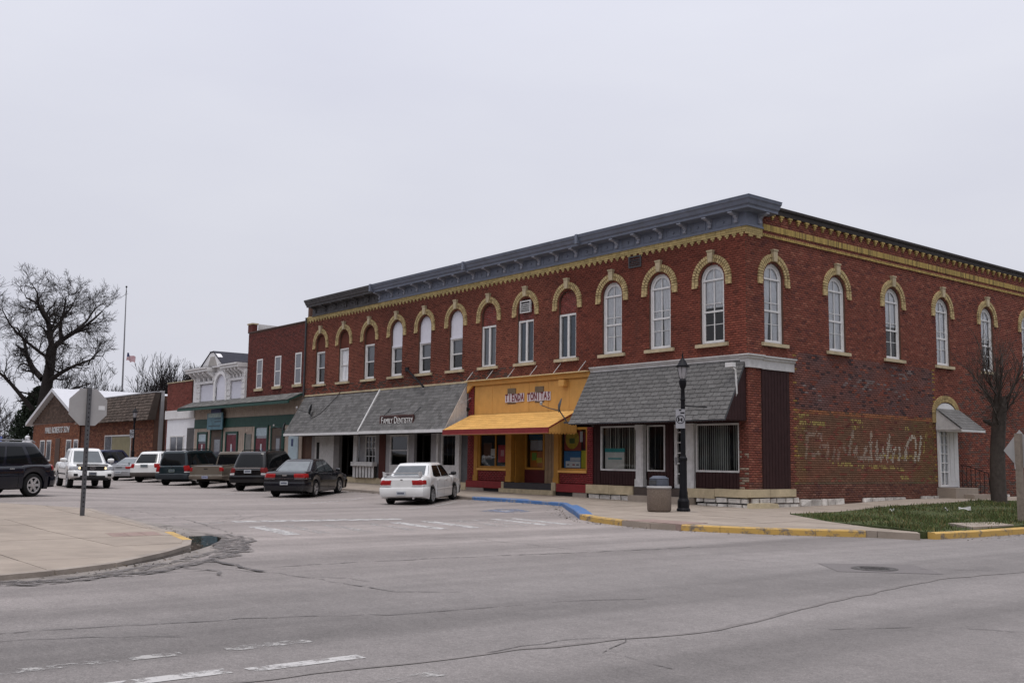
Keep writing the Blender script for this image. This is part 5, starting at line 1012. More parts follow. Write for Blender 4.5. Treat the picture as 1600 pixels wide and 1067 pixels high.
# ============================================================ SIGNS AND FITTINGS ON THE BLOCK
sg = thing('dentist_sign', 'dark brown FAMILY DENTISTRY sign with white letters on the grey awning', 'sign'); fb('board', mat('dark_brown_sign', (.035, .012, .010), .4, .2, 3), -20.45, -17.68, 3.06, 3.54, .93, 1.02, sg)
g = MB(); g.ring(rct(-20.47, -17.66, 3.04, 3.56), rct(-20.42, -17.71, 3.09, 3.51), 1.0, 1.03); g.build('frame', mat('copper_frame', (.10, .05, .045), .4), sg, FRONT)
ML = mat('white_lettering', (.66, .66, .64), .5, .05); lx = -20.36
for word, first in (('F', 1), ('AMILY', 0), ('D', 1), ('ENTISTRY', 0)):
    me = text_mesh(word, .45 if first else .345, .006, 'LEFT', .84); me.materials.clear(); me.materials.append(ML); ws = max(v.co.x for v in me.vertices); link('lettering', me, sg, at(FRONT, lx, 3.315 if first else 3.285, 1.027)); lx += ws + (.035 if first else .10)
g = MB(); g.ring([(-19.05 + .26 * math.cos(a * .5236) * (1 if math.sin(a * .5236) > 0 else .7), 3.33 + .19 * math.sin(a * .5236)) for a in range(12)], [(-19.05 + .24 * math.cos(a * .5236) * (1 if math.sin(a * .5236) > 0 else .7), 3.33 + .17 * math.sin(a * .5236)) for a in range(12)], 1.02, 1.024); g.build('tooth_outline', mat('bronze_line', (.20, .12, .09), .5), sg, FRONT)
for u in (-20.3, -17.8): g = MB(); g.tube([(u, 3.5, .98), (u + .1, 3.9, .62)], .02, 5); g.build('sign_bracket', M_GREYD, sg, FRONT)
g = MB(); g.tube([(-19.6, 3.66, .95), (-18.4, 3.70, .95)], .035, 6); g.build('sign_lamp', M_METAL, sg, FRONT)
sg = thing('shop_name_sign', 'TIENDA TONITAS sign of dark red letters on white tiles on the yellow panel', 'sign'); ML2 = mat('dark_red_letter', (.13, .012, .018), .6); MT = mat('white_letter_tile', (.52, .46, .49), .6, .08, 5); u = -12.40
for i, ch in enumerate('TIENDA TONITAS'):
    w = .203
    if ch != ' ':
        dy = .012 * math.sin(i * 1.7); t = fb('letter_tile', MT, u + .004, u + w - .004, 3.93 + dy, 4.27 + dy, -.02, .0, sg); me = text_mesh(ch, .42, .004, 'CENTER', .60, .009); me.materials.clear(); me.materials.append(ML2); link('lettering', me, t, Matrix.Translation((u + w / 2, 4.10 + dy, .005)))
    u += w
def dish(name, label, mw, flip=1):
    t = thing(name, label, 'satellite dish', mw, 'satellite dishes on the awnings'); g = MB(); g.lathe([(0, .0), (.12, .012), (.22, .045), (.28, .08), (.285, .07), (.22, .03), (0, -.02)], 18, cap=False); g.build('reflector', M_GREYD, t, Matrix.Translation((0, 0, .62)) @ Matrix.Rotation(R_(90 + 12), 4, 'Y') @ Matrix.Diagonal((1, .85, 1, 1)), smooth=50)
    g = MB(); g.tube([(0, 0, .62), (.06, 0, .38), (.28, 0, .06), (.30, 0, .0)], .028, 6); g.build('mast', M_GREYD, t); g = MB(); g.tube([(.0, 0, .42), (-.35, 0, .50), (-.62, 0, .60)], .018, 5); g.build('feed_arm', M_GREYD, t); g = MB(); g.lathe([(0, -.05), (.045, -.045), (.055, .05), (.03, .08), (0, .085)], 8, (-.64, 0, .66), cap=False); g.build('feed_horn', M_SIGNB, t)
    g = MB(); g.box(.2, .42, -.1, .1, -.06, .0); g.build('foot', M_GREYD, t); return t
dish('satellite_dish', 'dark satellite dish at the left edge of the corner shop awning', Matrix.Translation((-7.95, -1.0, 3.02)) @ Matrix.Rotation(R_(50), 4, 'Z'))
dish('satellite_dish', 'black satellite dish in the middle of the far left grey awning', Matrix.Translation((-27.9, -.80, 3.5)) @ Matrix.Rotation(R_(50), 4, 'Z'))
dish('satellite_dish', 'small dark dish at the bottom corner of the far left grey awning', Matrix.Translation((-30.3, -1.05, 2.75)) @ Matrix.Rotation(R_(50), 4, 'Z') @ Matrix.Scale(.8, 4))
cb = thing('cable', 'thin black cable running up the far left grey awning', 'cable'); g = MB(); g.tube([(-27.7, -.80, 3.6), (-27.0, -.62, 3.85), (-26.1, -.16, 4.72), (-26.0, -.03, 5.0)], .014, 5); g.build('wire', M_BLACK, cb)
fp = thing('flag_bracket_pole', 'black iron pole slanting from the wall above the dentist awning', 'pole'); g = MB(); g.tube([(-19.75, -.05, 5.75), (-17.9, -.35, 4.82)], .045, 7); g.build('pole', M_BLACK, fp); g = MB(); g.box(-19.9, -19.65, -.07, .0, 5.65, 5.85); g.build('wall_plate', M_BLACK, fp)
sc = thing('security_camera', 'white security camera on a bent arm at the corner shop awning', 'camera'); g = MB(); g.box(-.28, .0, -.62, -.44, 4.60, 4.74); g.build('housing', M_WHITE, sc, Matrix.Translation((-.12, 0, .0)) @ Matrix.Rotation(.0, 4, 'Y')); g = MB(); g.tube([(-.2, -.52, 4.6), (-.08, -.50, 4.5), (-.04, -.50, 3.75), (-.10, -.52, 3.6)], .03, 6); g.build('arm', M_WHITE2, sc); g = MB(); g.lathe([(0, -.07), (.07, -.05), (.08, .02), (0, .04)], 10, (-.18, -.56, 3.52), cap=False); g.build('sensor', M_GREYD, sc)
fl = thing('flood_light', 'black flood light with wires at the left end of the yellow panel', 'lamp'); g = MB(); g.tube([(-14.72, -.05, 4.1), (-14.6, -.25, 3.95), (-14.35, -.45, 3.72)], .022, 5); g.build('arm', M_BLACK, fl); g = MB(); g.lathe([(0, 0), (.05, .02), (.09, .16), (.0, .17)], 10, (0, 0, 0), cap=False); g.build('lamp_head', M_BLACK, fl, Matrix.Translation((-14.32, -.5, 3.6)) @ Matrix.Rotation(R_(25), 4, 'Y')); g = MB(); g.tube([(-15.4, -.5, 4.05), (-14.9, -.3, 4.0), (-14.6, -.12, 4.2)], .012, 5); g.build('wire', M_SIGNB, fl)

# ============================================================ STREET FURNITURE
def lamp_post(mw, label, H=4.55):
    t = thing('street_lamp', label, 'street lamp', mw, 'black lantern street lamps'); k = H / 4.55
    g = MB(); g.lathe([(.30, 0), (.30, .06), (.26, .10), (.26, .30), (.20, .38), (.19, .55), (.165, .62), (.16, 1.45), (.18, 1.48), (.18, 1.54), (.13, 1.58), (.115, 1.64)], 10, cap=True); g.build('base', M_BLACK, t, smooth=30)
    g = MB(); g.lathe([(.112, 1.6), (.10, 3.0), (.095, 3.2), (.12, 3.24), (.10, 3.3), (.085, 3.55), (.13, 3.62), (.17, 3.72), (.17, 3.80), (.11, 3.86)], 12); g.build('shaft', M_BLACK, t, smooth=40)
    g = MB(); g.lathe([(.11, 3.84), (.17, 3.95), (.215, 4.12), (.21, 4.24)], 12, cap=False); g.build('lantern_glass', mat('frosted_lamp_glass', (.33, .32, .33), .3, .1, 6), t, smooth=40)
    g = MB(); g.lathe([(.0, 4.20), (.29, 4.20), (.29, 4.245), (.22, 4.28), (.13, 4.40), (.07, 4.45), (.035, 4.47), (.035, 4.55), (.012, 4.62), (.0, 4.72)], 14, cap=False); g.build('lantern_cap', M_BLACK, t, smooth=30)
    for o_ in t.children: o_.matrix_local = Matrix.Diagonal((.66, .66, 1, 1))
    for q in range(6): a = q * math.pi / 3; g = MB(); g.tube([(.12 * math.cos(a), .12 * math.sin(a), 3.84), (.225 * math.cos(a), .225 * math.sin(a), 4.1), (.225 * math.cos(a), .225 * math.sin(a), 4.22)], .012, 4); g.build('lantern_rib', M_BLACK, t, Matrix.Diagonal((.66, .66, 1, 1)))
    g = MB(); g.tube([(.05, 0, 3.06), (.62, .35, 3.02)], .02, 5); g.build('banner_arm', M_BLACK, t); g = MB(); g.lathe([(0, 0), (.36, 0), (.36, .05), (0, .05)], 16, (.05, .05, -.045), cap=False); g.build('footing', M_KERB, t)
    return t
z = h_walk(.31, -3.41); lamp_post(Matrix.Translation((.31, -3.41, z)), 'black lantern street lamp on the corner pavement in front of the grey awning'); z2 = h_walk(-51, -2.0); lamp_post(Matrix.Translation((-51.0, -2.0, z2)), 'distant black lantern street lamp in front of the brown mansard building')
def lamp_sign(mw, label):
    t = thing('parking_sign', label, 'sign', mw, 'white signs on the street lamps'); g = MB(); g.box(-.135, .135, -.012, .0, 0, .56); g.build('plate', mat('white_sign_plate', (.30, .30, .32), .5, .08, 6), t)
    g = MB(); ci = lambda r: [(r * math.cos(a * math.pi / 10), .26 + r * math.sin(a * math.pi / 10)) for a in range(20)]; g.ring(ci(.125), ci(.105), -.018, -.0125, lambda p, q, s: (p, s, q)); g.build('ring_symbol', M_BLACK, t)
    for a, b, c, d in ((-.04, .03, .51, .55), (.0, .12, .43, .47), (-.07, -.03, .2, .33), (.02, .06, .2, .3), (-.05, .05, .24, .27)): g = MB(); g.box(a, b, -.016, -.0125, c, d); g.build('sign_print', M_BLACK, t)
lamp_sign(Matrix.Translation((.31, -3.52, z + 2.40)) @ Matrix.Rotation(R_(38), 4, 'Z'), 'white sign with a black ring on the corner street lamp'); lamp_sign(Matrix.Translation((-51.0, -2.14, z2 + 2.45)) @ Matrix.Rotation(R_(60), 4, 'Z'), 'small white sign on the distant street lamp by the mansard building')
tb = thing('litter_bin', 'round pebbled concrete litter bin with blue grey lid beside the street lamp', 'bin', Matrix.Translation((.0, -4.1, h_walk(0, -4.1))))
g = MB(); g.lathe([(.30, 0), (.335, .03), (.345, .06), (.35, .62), (.335, .66)], 32); g.build('drum', mat('pebbled_concrete', (.16, .125, .10), .95, .5, 38, .9, 60), tb, smooth=30); g = MB(); g.lathe([(.345, .655), (.365, .69), (.35, .73), (.28, .735)], 32); g.build('rim', M_SIGNB, tb, smooth=30)
g = MB(); g.lathe([(.275, .73), (.285, .76), (.28, .93), (.29, .95), (.18, 1.02), (.0, 1.03)], 12, cap=False); g.build('lid', mat('blue_grey_plastic', (.085, .095, .12), .5, .15, 5), tb, smooth=25); g = MB(); g.box(-.13, .13, -.29, -.25, .78, .90); g.build('flap', M_GREYD, tb)
ss_ = thing('stop_sign', 'grey back of an octagonal road sign on a metal post at the near left corner', 'road sign', Matrix.Translation((-4.8, -18.72, .14)))
g = MB(); g.box(-.035, .035, -.045, .045, 0, 3.02); g.build('post', mat('steel_post', (.10, .10, .105), .5, .2, 6, metal=.4), ss_)
for k in range(26): g = MB(); g.box(.034, .037, -.012, .012, .2 + k * .105, .235 + k * .105); g.build('post_hole', M_BLACK, ss_)
oc = [(.475 * math.cos(R_(22.5 + 45 * k)), .475 * math.sin(R_(22.5 + 45 * k))) for k in range(8)]; g = MB(); g.prism(oc, -.043, -.038, lambda p, q, t: (t, p, q + 2.56)); g.build('plate', M_SIGNB, ss_); g = MB(); g.box(-.038, -.034, .24, .39, 2.5, 2.60); g.build('sticker', mat('white_sticker', (.6, .6, .6), .6, .04), ss_)
g = MB(); g.prism(oc, -.046, -.0435, lambda p, q, t: (t, p, q + 2.56)); g.build('sign_face', mat('red_sign_face', (.35, .02, .02), .5), ss_)
rs = thing('warning_sign', 'grey back of a diamond road sign on a wooden post at the right edge', 'road sign', Matrix.Translation((8.2, .5, h_walk(8.2, .5)))); g = MB(); g.box(-.07, .07, -.07, .07, 0, 2.28); g.build('post', M_WOODP, rs); g = MB(); g.prism([(-.53, 1.85), (0, 1.32), (.53, 1.85), (0, 2.38)], .075, .08, lambda p, q, t: (p * .8 + .0, t, q)); g.build('plate', M_SIGNB, rs)
gl = thing('globe_lamp', 'distant lamp post with a cluster of white globes behind the dark blue car', 'street lamp', Matrix.Translation((-79.0, -2.0, .5))); g = MB(); g.tube([(0, 0, 0), (0, 0, 2.3)], .07, 6); g.build('post', M_BLACK, gl); g = MB(); g.tube([(-.85, 0, 2.0), (.85, 0, 2.0)], .04, 5); g.build('arm', M_BLACK, gl)
for x, zz in ((-.85, 2.15), (-.42, 2.2), (.0, 2.55), (.42, 2.2), (.85, 2.15)): g = MB(); g.lathe([(.23 * math.sin(R_(a)), -.23 * math.cos(R_(a))) for a in range(0, 181, 20)], 12, (x, 0, zz), cap=False); g.build('globe', mat('white_globe', (.6, .6, .62), .3, .03), gl, smooth=60)
bs = thing('blue_sign', 'small blue and white sign far away at the left edge', 'sign', Matrix.Translation((-96, -.5, .5))); g = MB(); g.box(-.04, .04, -.04, .04, 0, 2.2); g.build('post', M_BLACK, bs); g = MB(); g.box(-1.0, 1.0, -.1, -.04, 1.4, 2.9); g.build('board', mat('blue_board', (.06, .10, .30), .5, .3, 2), bs); g = MB(); g.box(-.6, .1, -.11, -.1, 1.7, 2.6); g.build('board_print', M_WHITE, bs)
fpn = thing('flagpole', 'tall thin pole rising behind the low brick buildings', 'flagpole', Matrix.Translation((-121.5, 20, .4))); g = MB(); g.tube([(0, 0, 0), (-.3, 0, 12), (-.9, 0, 24.3)], [.16, .12, .06], 8); g.build('pole', mat('pale_pole', (.17, .17, .18), .5), fpn); g = MB(); g.lathe([(.14 * math.sin(R_(a)), -.14 * math.cos(R_(a))) for a in range(0, 181, 30)], 8, (-.9, 0, 24.4), cap=False); g.build('ball', M_BLACK, fpn)
fg = thing('flag', 'striped red and white flag with blue corner hanging half way up the thin pole', 'flag', Matrix.Translation((-121.8, 20, 14.55)))
def cloth(name, m, s0, s1, t0, t1, off=0):
    g = MB(); f = lambda a, b: (lambda s, t: (.25 + 1.0 * s, .25 + .8 * s + .12 * math.sin(s * 7 + t) + off, t * 1.05 - .30 * s * t - .35 * s + .1 * math.sin(s * 9) ))(lerp(s0, s1, a), lerp(t0, t1, b)); g.grid(f, 10, 3); g.build(name, m, fg)
FR_, FW_ = mat('flag_red', (.30, .02, .035), .8, .1), mat('flag_white', (.55, .54, .56), .8, .05)
for k in range(13): cloth('stripe', FW_ if k % 2 else FR_, .42 if k > 5 else 0, 1, k / 13, (k + 1) / 13)
cloth('canton', mat('flag_blue', (.025, .035, .10), .8, .1), 0, .42, 6 / 13, 1)

# ============================================================ TREES
def segs_mesh(name, S, m):
    """tapered prisms for a list of (p0, p1, r0, r1)"""
    A = np.array([(*a, *b, c, d) for a, b, c, d in S]); P0, P1, R0, R1 = A[:, :3], A[:, 3:6], A[:, 6], A[:, 7]
    D = P1 - P0; Ln = np.linalg.norm(D, axis=1, keepdims=True); D /= np.maximum(Ln, 1e-6); ref = np.where(np.abs(D[:, 2:3]) < .9, [[0, 0, 1.]], [[1., 0, 0]]); U = np.cross(D, ref); U /= np.linalg.norm(U, axis=1, keepdims=True); W = np.cross(D, U)
    out_v = []; out_f = []; base = 0
    for k, msk in ((7, R0 > .06), (3, R0 <= .06)):
        if not msk.any(): continue
        n = msk.sum(); an = np.arange(k) * 2 * np.pi / k; ca, sa = np.cos(an), np.sin(an)
        o = U[msk][:, None] * ca[None, :, None] + W[msk][:, None] * sa[None, :, None]
        V = np.concatenate([P0[msk][:, None] + o * R0[msk][:, None, None], P1[msk][:, None] + o * R1[msk][:, None, None]], 1).reshape(-1, 3)
        i = np.arange(k); q = np.stack([i, (i + 1) % k, (i + 1) % k + k, i + k], 1); F = (q[None] + (2 * k) * np.arange(n)[:, None, None]).reshape(-1, 4) + base
        out_v.append(V); out_f.append(F); base += len(V)
    return np_mesh(name, np.concatenate(out_v), np.concatenate(out_f), m)
def grow(S, p, d, ln, r, lev, rnd, up=.12, n_ch=(3, 5), spread=.75, shrink=.66, rmin=.008, wig=.22, cap=60000):
    """one limb as a chain of short pieces with side shoots"""
    if len(S) > cap: return
    n = 4 if lev > 1 else 3; st = ln / n; rr = r
    for k in range(n):
        d = (d + Vector((rnd.gauss(0, wig), rnd.gauss(0, wig), rnd.gauss(0, wig) + up))).normalized(); q = p + d * st; r2 = max(rmin, r * (1 - (k + 1) / n * .55)); S.append((tuple(p), tuple(q), rr, r2)); p, rr = q, r2
        if lev > 0 and k >= (0 if lev < 3 else 1):
            for _ in range(rnd.randint(*n_ch) // (2 if k < n - 1 else 1)):
                ax = Vector((rnd.gauss(0, 1), rnd.gauss(0, 1), rnd.gauss(0, .7))).normalized(); dd = (d + ax * spread * rnd.uniform(.6, 1.25)).normalized(); grow(S, p, dd, ln * shrink * rnd.uniform(.7, 1.1), max(rmin, rr * .62), lev - 1, rnd, up, n_ch, spread, shrink, rmin, wig, cap)
def limb(S, pts, r0, r1):
    P = [Vector(p) for p in pts]; out = []; m = 0; Q = []
    for a, b in zip(P[:-1], P[1:]):
        for t in (0, .5): Q.append(a.lerp(b, t))
    Q.append(P[-1])
    for i in range(1, len(Q) - 1): Q[i] = Q[i] * .5 + (Q[i - 1] + Q[i + 1]) * .25
    n = len(Q) - 1
    for i in range(n):
        a, b = lerp(r0, r1, i / n), lerp(r0, r1, (i + 1) / n); S.append((tuple(Q[i]), tuple(Q[i + 1]), a, b)); out.append((Q[i + 1], (Q[i + 1] - Q[i]).normalized(), b))
    return out
# the big bare tree behind the gabled building: local x = across (seen from the street corner), y = away
big = thing('bare_tree', 'huge dark bare tree with a broad spreading crown behind the gabled building', 'tree', Matrix.Translation((-108, 6.5, .3)) @ Matrix.Rotation(R_(51.2), 4, 'Z'), 'bare trees behind the row')
rt = random.Random(11); k = .0748; C_ = lambda u, v, y=0: ((u - 58) * k, y, (710 - v) * k * .90 + 1.25)
T = []; limb(T, [C_(56, 735), C_(57, 690), C_(58, 640), C_(62, 590), C_(66, 545), C_(68, 522)], 1.0, .45); link('trunk', segs_mesh('trunk', T, M_BARK), big)
S = []; mains = [([C_(67, 528), C_(62, 500), C_(58, 478), C_(48, 455), C_(36, 442), C_(20, 435)], .38, .09), ([C_(68, 524), C_(82, 507), C_(105, 492), C_(122, 480), C_(137, 455, 1)], .36, .08), ([C_(80, 510), C_(82, 480, -1), C_(94, 462, -2), C_(101, 438, -3)], .24, .07), ([C_(63, 585), C_(85, 570, -1), C_(115, 556, -2), C_(150, 545, -3)], .33, .08), ([C_(54, 578), C_(32, 560, 1), C_(20, 535, 1), C_(10, 508, 2), C_(-4, 485, 2)], .38, .10), ([C_(20, 537, 1), C_(0, 522, 3), C_(-18, 512, 4)], .22, .07), ([C_(42, 632), C_(22, 600, -1), C_(6, 575, -2), C_(-14, 560, -2)], .30, .10), ([C_(64, 610), C_(88, 594, 2), C_(110, 580, 4)], .22, .06), ([C_(62, 500), C_(66, 470, 2), C_(75, 445, 3), C_(82, 428, 3)], .2, .05), ([C_(64, 555), C_(40, 545, 4), C_(22, 520, 6)], .2, .05), ([C_(64, 560), C_(80, 545, -4), C_(100, 520, -6), C_(118, 505, -7)], .2, .05), ([C_(58, 480), C_(56, 455, -3), C_(64, 435, -4), C_(60, 424, -5)], .18, .05), ([C_(100, 493), C_(110, 470, 2), C_(112, 448, 3), C_(122, 440, 3)], .16, .05), ([C_(66, 545), C_(50, 520, -4), C_(36, 495, -6), C_(30, 470, -7)], .2, .05), ([C_(125, 552), C_(142, 538, -2), C_(158, 540, -2)], .1, .04)]
for pts, a, b in mains:
    for i, (p, d, r) in enumerate(limb(S, pts, a, b)):
        for _ in range(2 if i > 0 else 1):
            ax = Vector((rt.gauss(0, 1), rt.gauss(0, 1.1), rt.gauss(.15, .8))).normalized(); grow(S, p, (d * .6 + ax * .9).normalized(), rt.uniform(1.4, 2.5), max(.035, r * .45), 2, rt, .06, (3, 4), .85, .62, .0135, .26, 90000)
link('crown', segs_mesh('crown', S, M_BARK), big)
def bare_tree(name, label, loc, H, r, lev, n_main, seed, up=.18, spread=.6, m=M_BARK, fork=.25, rmin=.015, group='bare trees behind the row', n_ch=(3, 5), low=False):
    rt = random.Random(seed); t = thing(name, label, 'tree', Matrix.Translation(loc), group); T = []; limb(T, [(0, 0, -.2), (rt.uniform(-.1, .1), rt.uniform(-.1, .1), H * fork * .5), (rt.uniform(-.2, .2), rt.uniform(-.2, .2), H * fork)], r, r * .75); link('trunk', segs_mesh('trunk', T, m), t); top = Vector(T[-1][1]); S = []
    for i in range(n_main):
        a = 6.283 * i / n_main + rt.uniform(-.4, .4); tilt = rt.uniform(.15, .75) if i else .05; d = Vector((math.sin(tilt) * math.cos(a), math.sin(tilt) * math.sin(a), math.cos(tilt))); grow(S, top, d, H * (1 - fork) * .52 * rt.uniform(.8, 1.15), r * .5, lev, rt, up, n_ch, spread, .6, rmin, .18, 40000)
    link('crown', segs_mesh('crown', S, m), t); return t
bare_tree('bare_tree', 'rounded bare tree rising behind the brown mansard roof', (-93, 14.5, .3), 10.5, .22, 3, 9, 3, .2, .5, fork=.12)
bare_tree('bare_tree', 'smaller bare tree behind the metal clad shed, right of the rounded one', (-84, 15.5, .3), 10, .2, 3, 8, 15, .2, .5, fork=.12)
bare_tree('bare_tree', 'slender bare tree between the huge tree and the flagpole', (-112, 12.5, .3), 14, .13, 2, 5, 5, .2, .45, fork=.3, rmin=.018, n_ch=(2, 4))
bare_tree('bare_tree', 'second slender bare tree left of the flagpole', (-121, 12.5, .3), 14, .12, 2, 5, 6, .2, .45, fork=.3, rmin=.018, n_ch=(2, 4))
bare_tree('bare_tree', 'bare tree cut by the left edge of the view', (-128, -4, .3), 27, .5, 3, 7, 8, .1, .7, fork=.35, rmin=.02)
for i, (x, y, H) in enumerate(((-128, 5, 9), (-132, 0, 11), (-146, 4, 12))): bare_tree('bare_tree', ['low bare tree under the huge tree, nearest of three', 'low bare tree at the left edge below the big limbs', 'low bare tree far back behind the huge trunk'][i], (x, y, .2), H, .12, 3, 6, 30 + i, .15, .6, fork=.15, rmin=.016, n_ch=(3, 4))
# dark evergreen behind the trunk
ev = thing('evergreen_tree', 'dark dense evergreen behind the trunk of the huge bare tree', 'tree', Matrix.Translation((-114, 7.5, .2))); g = MB(); g.tube([(0, 0, 0), (0, 0, 8)], [.3, .08], 7); g.build('trunk', M_BARK, ev)
n = 9000; t_ = rng.random(n) ** .8; ht = .4 + t_ * 9.2; rad = (1 - t_) ** .6 * 4.0 * np.sqrt(rng.uniform(.25, 1, n)) * (1 + .18 * np.sin(rng.integers(0, 9, n) * 2.1 + ht * 2)); an = rng.uniform(0, 6.283, n); c = np.stack([rad * np.cos(an), rad * np.sin(an), ht], 1); dv = rng.normal(0, 1, (n, 2, 3)); dv /= np.linalg.norm(dv, axis=2, keepdims=True); sz = rng.uniform(.12, .34, (n, 1)); V = np.stack([c - dv[:, 0] * sz, c + dv[:, 0] * sz, c + dv[:, 1] * sz], 1).reshape(-1, 3)
link('crown', np_mesh('crown', V, np.arange(n * 3).reshape(-1, 3), M_GRASS, np.array([.016, .024, .014]) * rng.uniform(.5, 1.6, (n, 1))), ev)
# the pollarded tree on the lawn
pt = thing('pollarded_tree', 'thick trunked bare tree with bushy upright shoots on the lawn beside the side door', 'tree', Matrix.Translation((3.3, 9.4, h_walk(3.3, 9.4)))); rt = random.Random(5); T = []
limb(T, [(0, 0, -.1), (0, 0, .1)], .36, .29); limb(T, [(0, 0, .1), (-.02, 0, .8), (.0, .0, 1.7), (.07, 0, 2.5), (.16, 0, 3.3), (.2, 0, 3.7)], .27, .22); limb(T, [(.08, 0, 2.55), (-.1, 0, 2.75), (-.42, 0, 2.9)], .12, .07); link('trunk', segs_mesh('trunk', T, M_BARK2), pt); S = []
for i in range(13):
    a = 6.283 * i / 13 + rt.uniform(-.3, .3); z0 = rt.uniform(2.5, 3.7); tl = rt.uniform(.35, .95); d = Vector((math.sin(tl) * math.cos(a), math.sin(tl) * math.sin(a), math.cos(tl))); p = Vector((.15, 0, z0)); Ln = rt.uniform(1.2, 2.6); r = rt.uniform(.035, .06); pts = [p]
    for q in range(5): d = (d + Vector((rt.gauss(0, .1), rt.gauss(0, .1), .12))).normalized(); p = p + d * Ln / 5; pts.append(p)
    ch = limb(S, pts, r, .012)
    for (q, dd, rr) in ch[2:]:
        for _ in range(2): grow(S, q, (dd + Vector((rt.gauss(0, .5), rt.gauss(0, .5), rt.gauss(.2, .3)))).normalized(), rt.uniform(.35, .9), max(.007, rr * .5), 1, rt, .06, (1, 2), .5, .55, .005, .10, 50000)
    for _ in range(12):
        b = rt.uniform(0, 6.283); dd = Vector((math.cos(b), math.sin(b), rt.uniform(-.5, 1.0))).normalized(); grow(S, Vector((.16 + .2 * math.cos(b), .2 * math.sin(b), rt.uniform(2.6, 3.8))), dd, rt.uniform(.25, .8), .008, 0, rt, .02, (1, 2), .5, .5, .005, .2)
link('crown', segs_mesh('crown', S, M_BARK2), pt)

# a far-off wood closing the street
n = 30000; yy = rng.uniform(-75, 75, n); hh = 7.0 + 2.2 * np.sin(yy * .21) + 1.5 * np.sin(yy * .53 + 1) ; c = np.stack([-225 + rng.normal(0, 4, n), yy, rng.random(n) ** .9 * hh * rng.uniform(.7, 1.1, n)], 1); dv = rng.normal(0, 1, (n, 2, 3)); dv[:, 0, 2] *= 2.5; dv /= np.linalg.norm(dv, axis=2, keepdims=True); V = np.stack([c - dv[:, 0] * .8, c + dv[:, 0] * .8, c + dv[:, 1] * .22], 1).reshape(-1, 3)
o = link('far_wood', np_mesh('far_wood', V, np.arange(n * 3).reshape(-1, 3), M_GRASS, np.array([.045, .038, .034]) * rng.uniform(.6, 1.5, (n, 1))), kind='stuff'); o['label'] = 'far-off bare wood closing the street at the left'; o['category'] = 'wood'

# ============================================================ VEHICLES
M_TYRE = mat('tyre_rubber', (.012, .012, .012), .85, .2, 9); M_RIM = mat('alloy_rim', (.42, .42, .43), .35, .1, 8, metal=.7); M_RIMD = mat('dull_rim', (.30, .30, .30), .45, .15, 8, metal=.5); M_CARGL = mat('tinted_car_glass', (.006, .007, .008), .05, .1, 2, spec=.22); M_CARGL2 = mat('light_car_glass', (.06, .07, .075), .04, .3, 3, spec=.6)
M_TRIM = mat('black_trim', (.015, .015, .016), .6, .15, 6); M_CHROME = mat('chrome', (.6, .6, .62), .15, .05, 5, metal=1); M_TAIL = mat('red_tail_lamp', (.28, .012, .012), .18, .25, 14, coat=.5); M_TAILW = mat('clear_lamp', (.45, .43, .43), .15, .2, 14, coat=.5); M_PLATE = mat('number_plate', (.42, .44, .46), .5, .12, 12); M_PLINK = mat('plate_print', (.04, .05, .09), .6); M_UNDER = mat('underbody', (.008, .008, .008), .9)
def car_paint(name, col, rough=.2): return mat(name, col, rough, .05, 1.5, coat=.5, spec=.2, dirt=.12, dirtcol=(.12, .105, .09))
def interp(pts, x):
    if x <= pts[0][0]: return pts[0][1]
    for (a, b), (c, d) in zip(pts[:-1], pts[1:]):
        if x <= c: return b + (d - b) * (x - a) / (c - a)
    return pts[-1][1]
SEC = [(.0, 1.0), (.55, .997), (.80, .985), (.905, .955), (.955, .90), (.985, .80), (1.0, .62), (.998, .45), (.985, .28), (.972, .12), (.95, .0)]   # half section: width share, height share
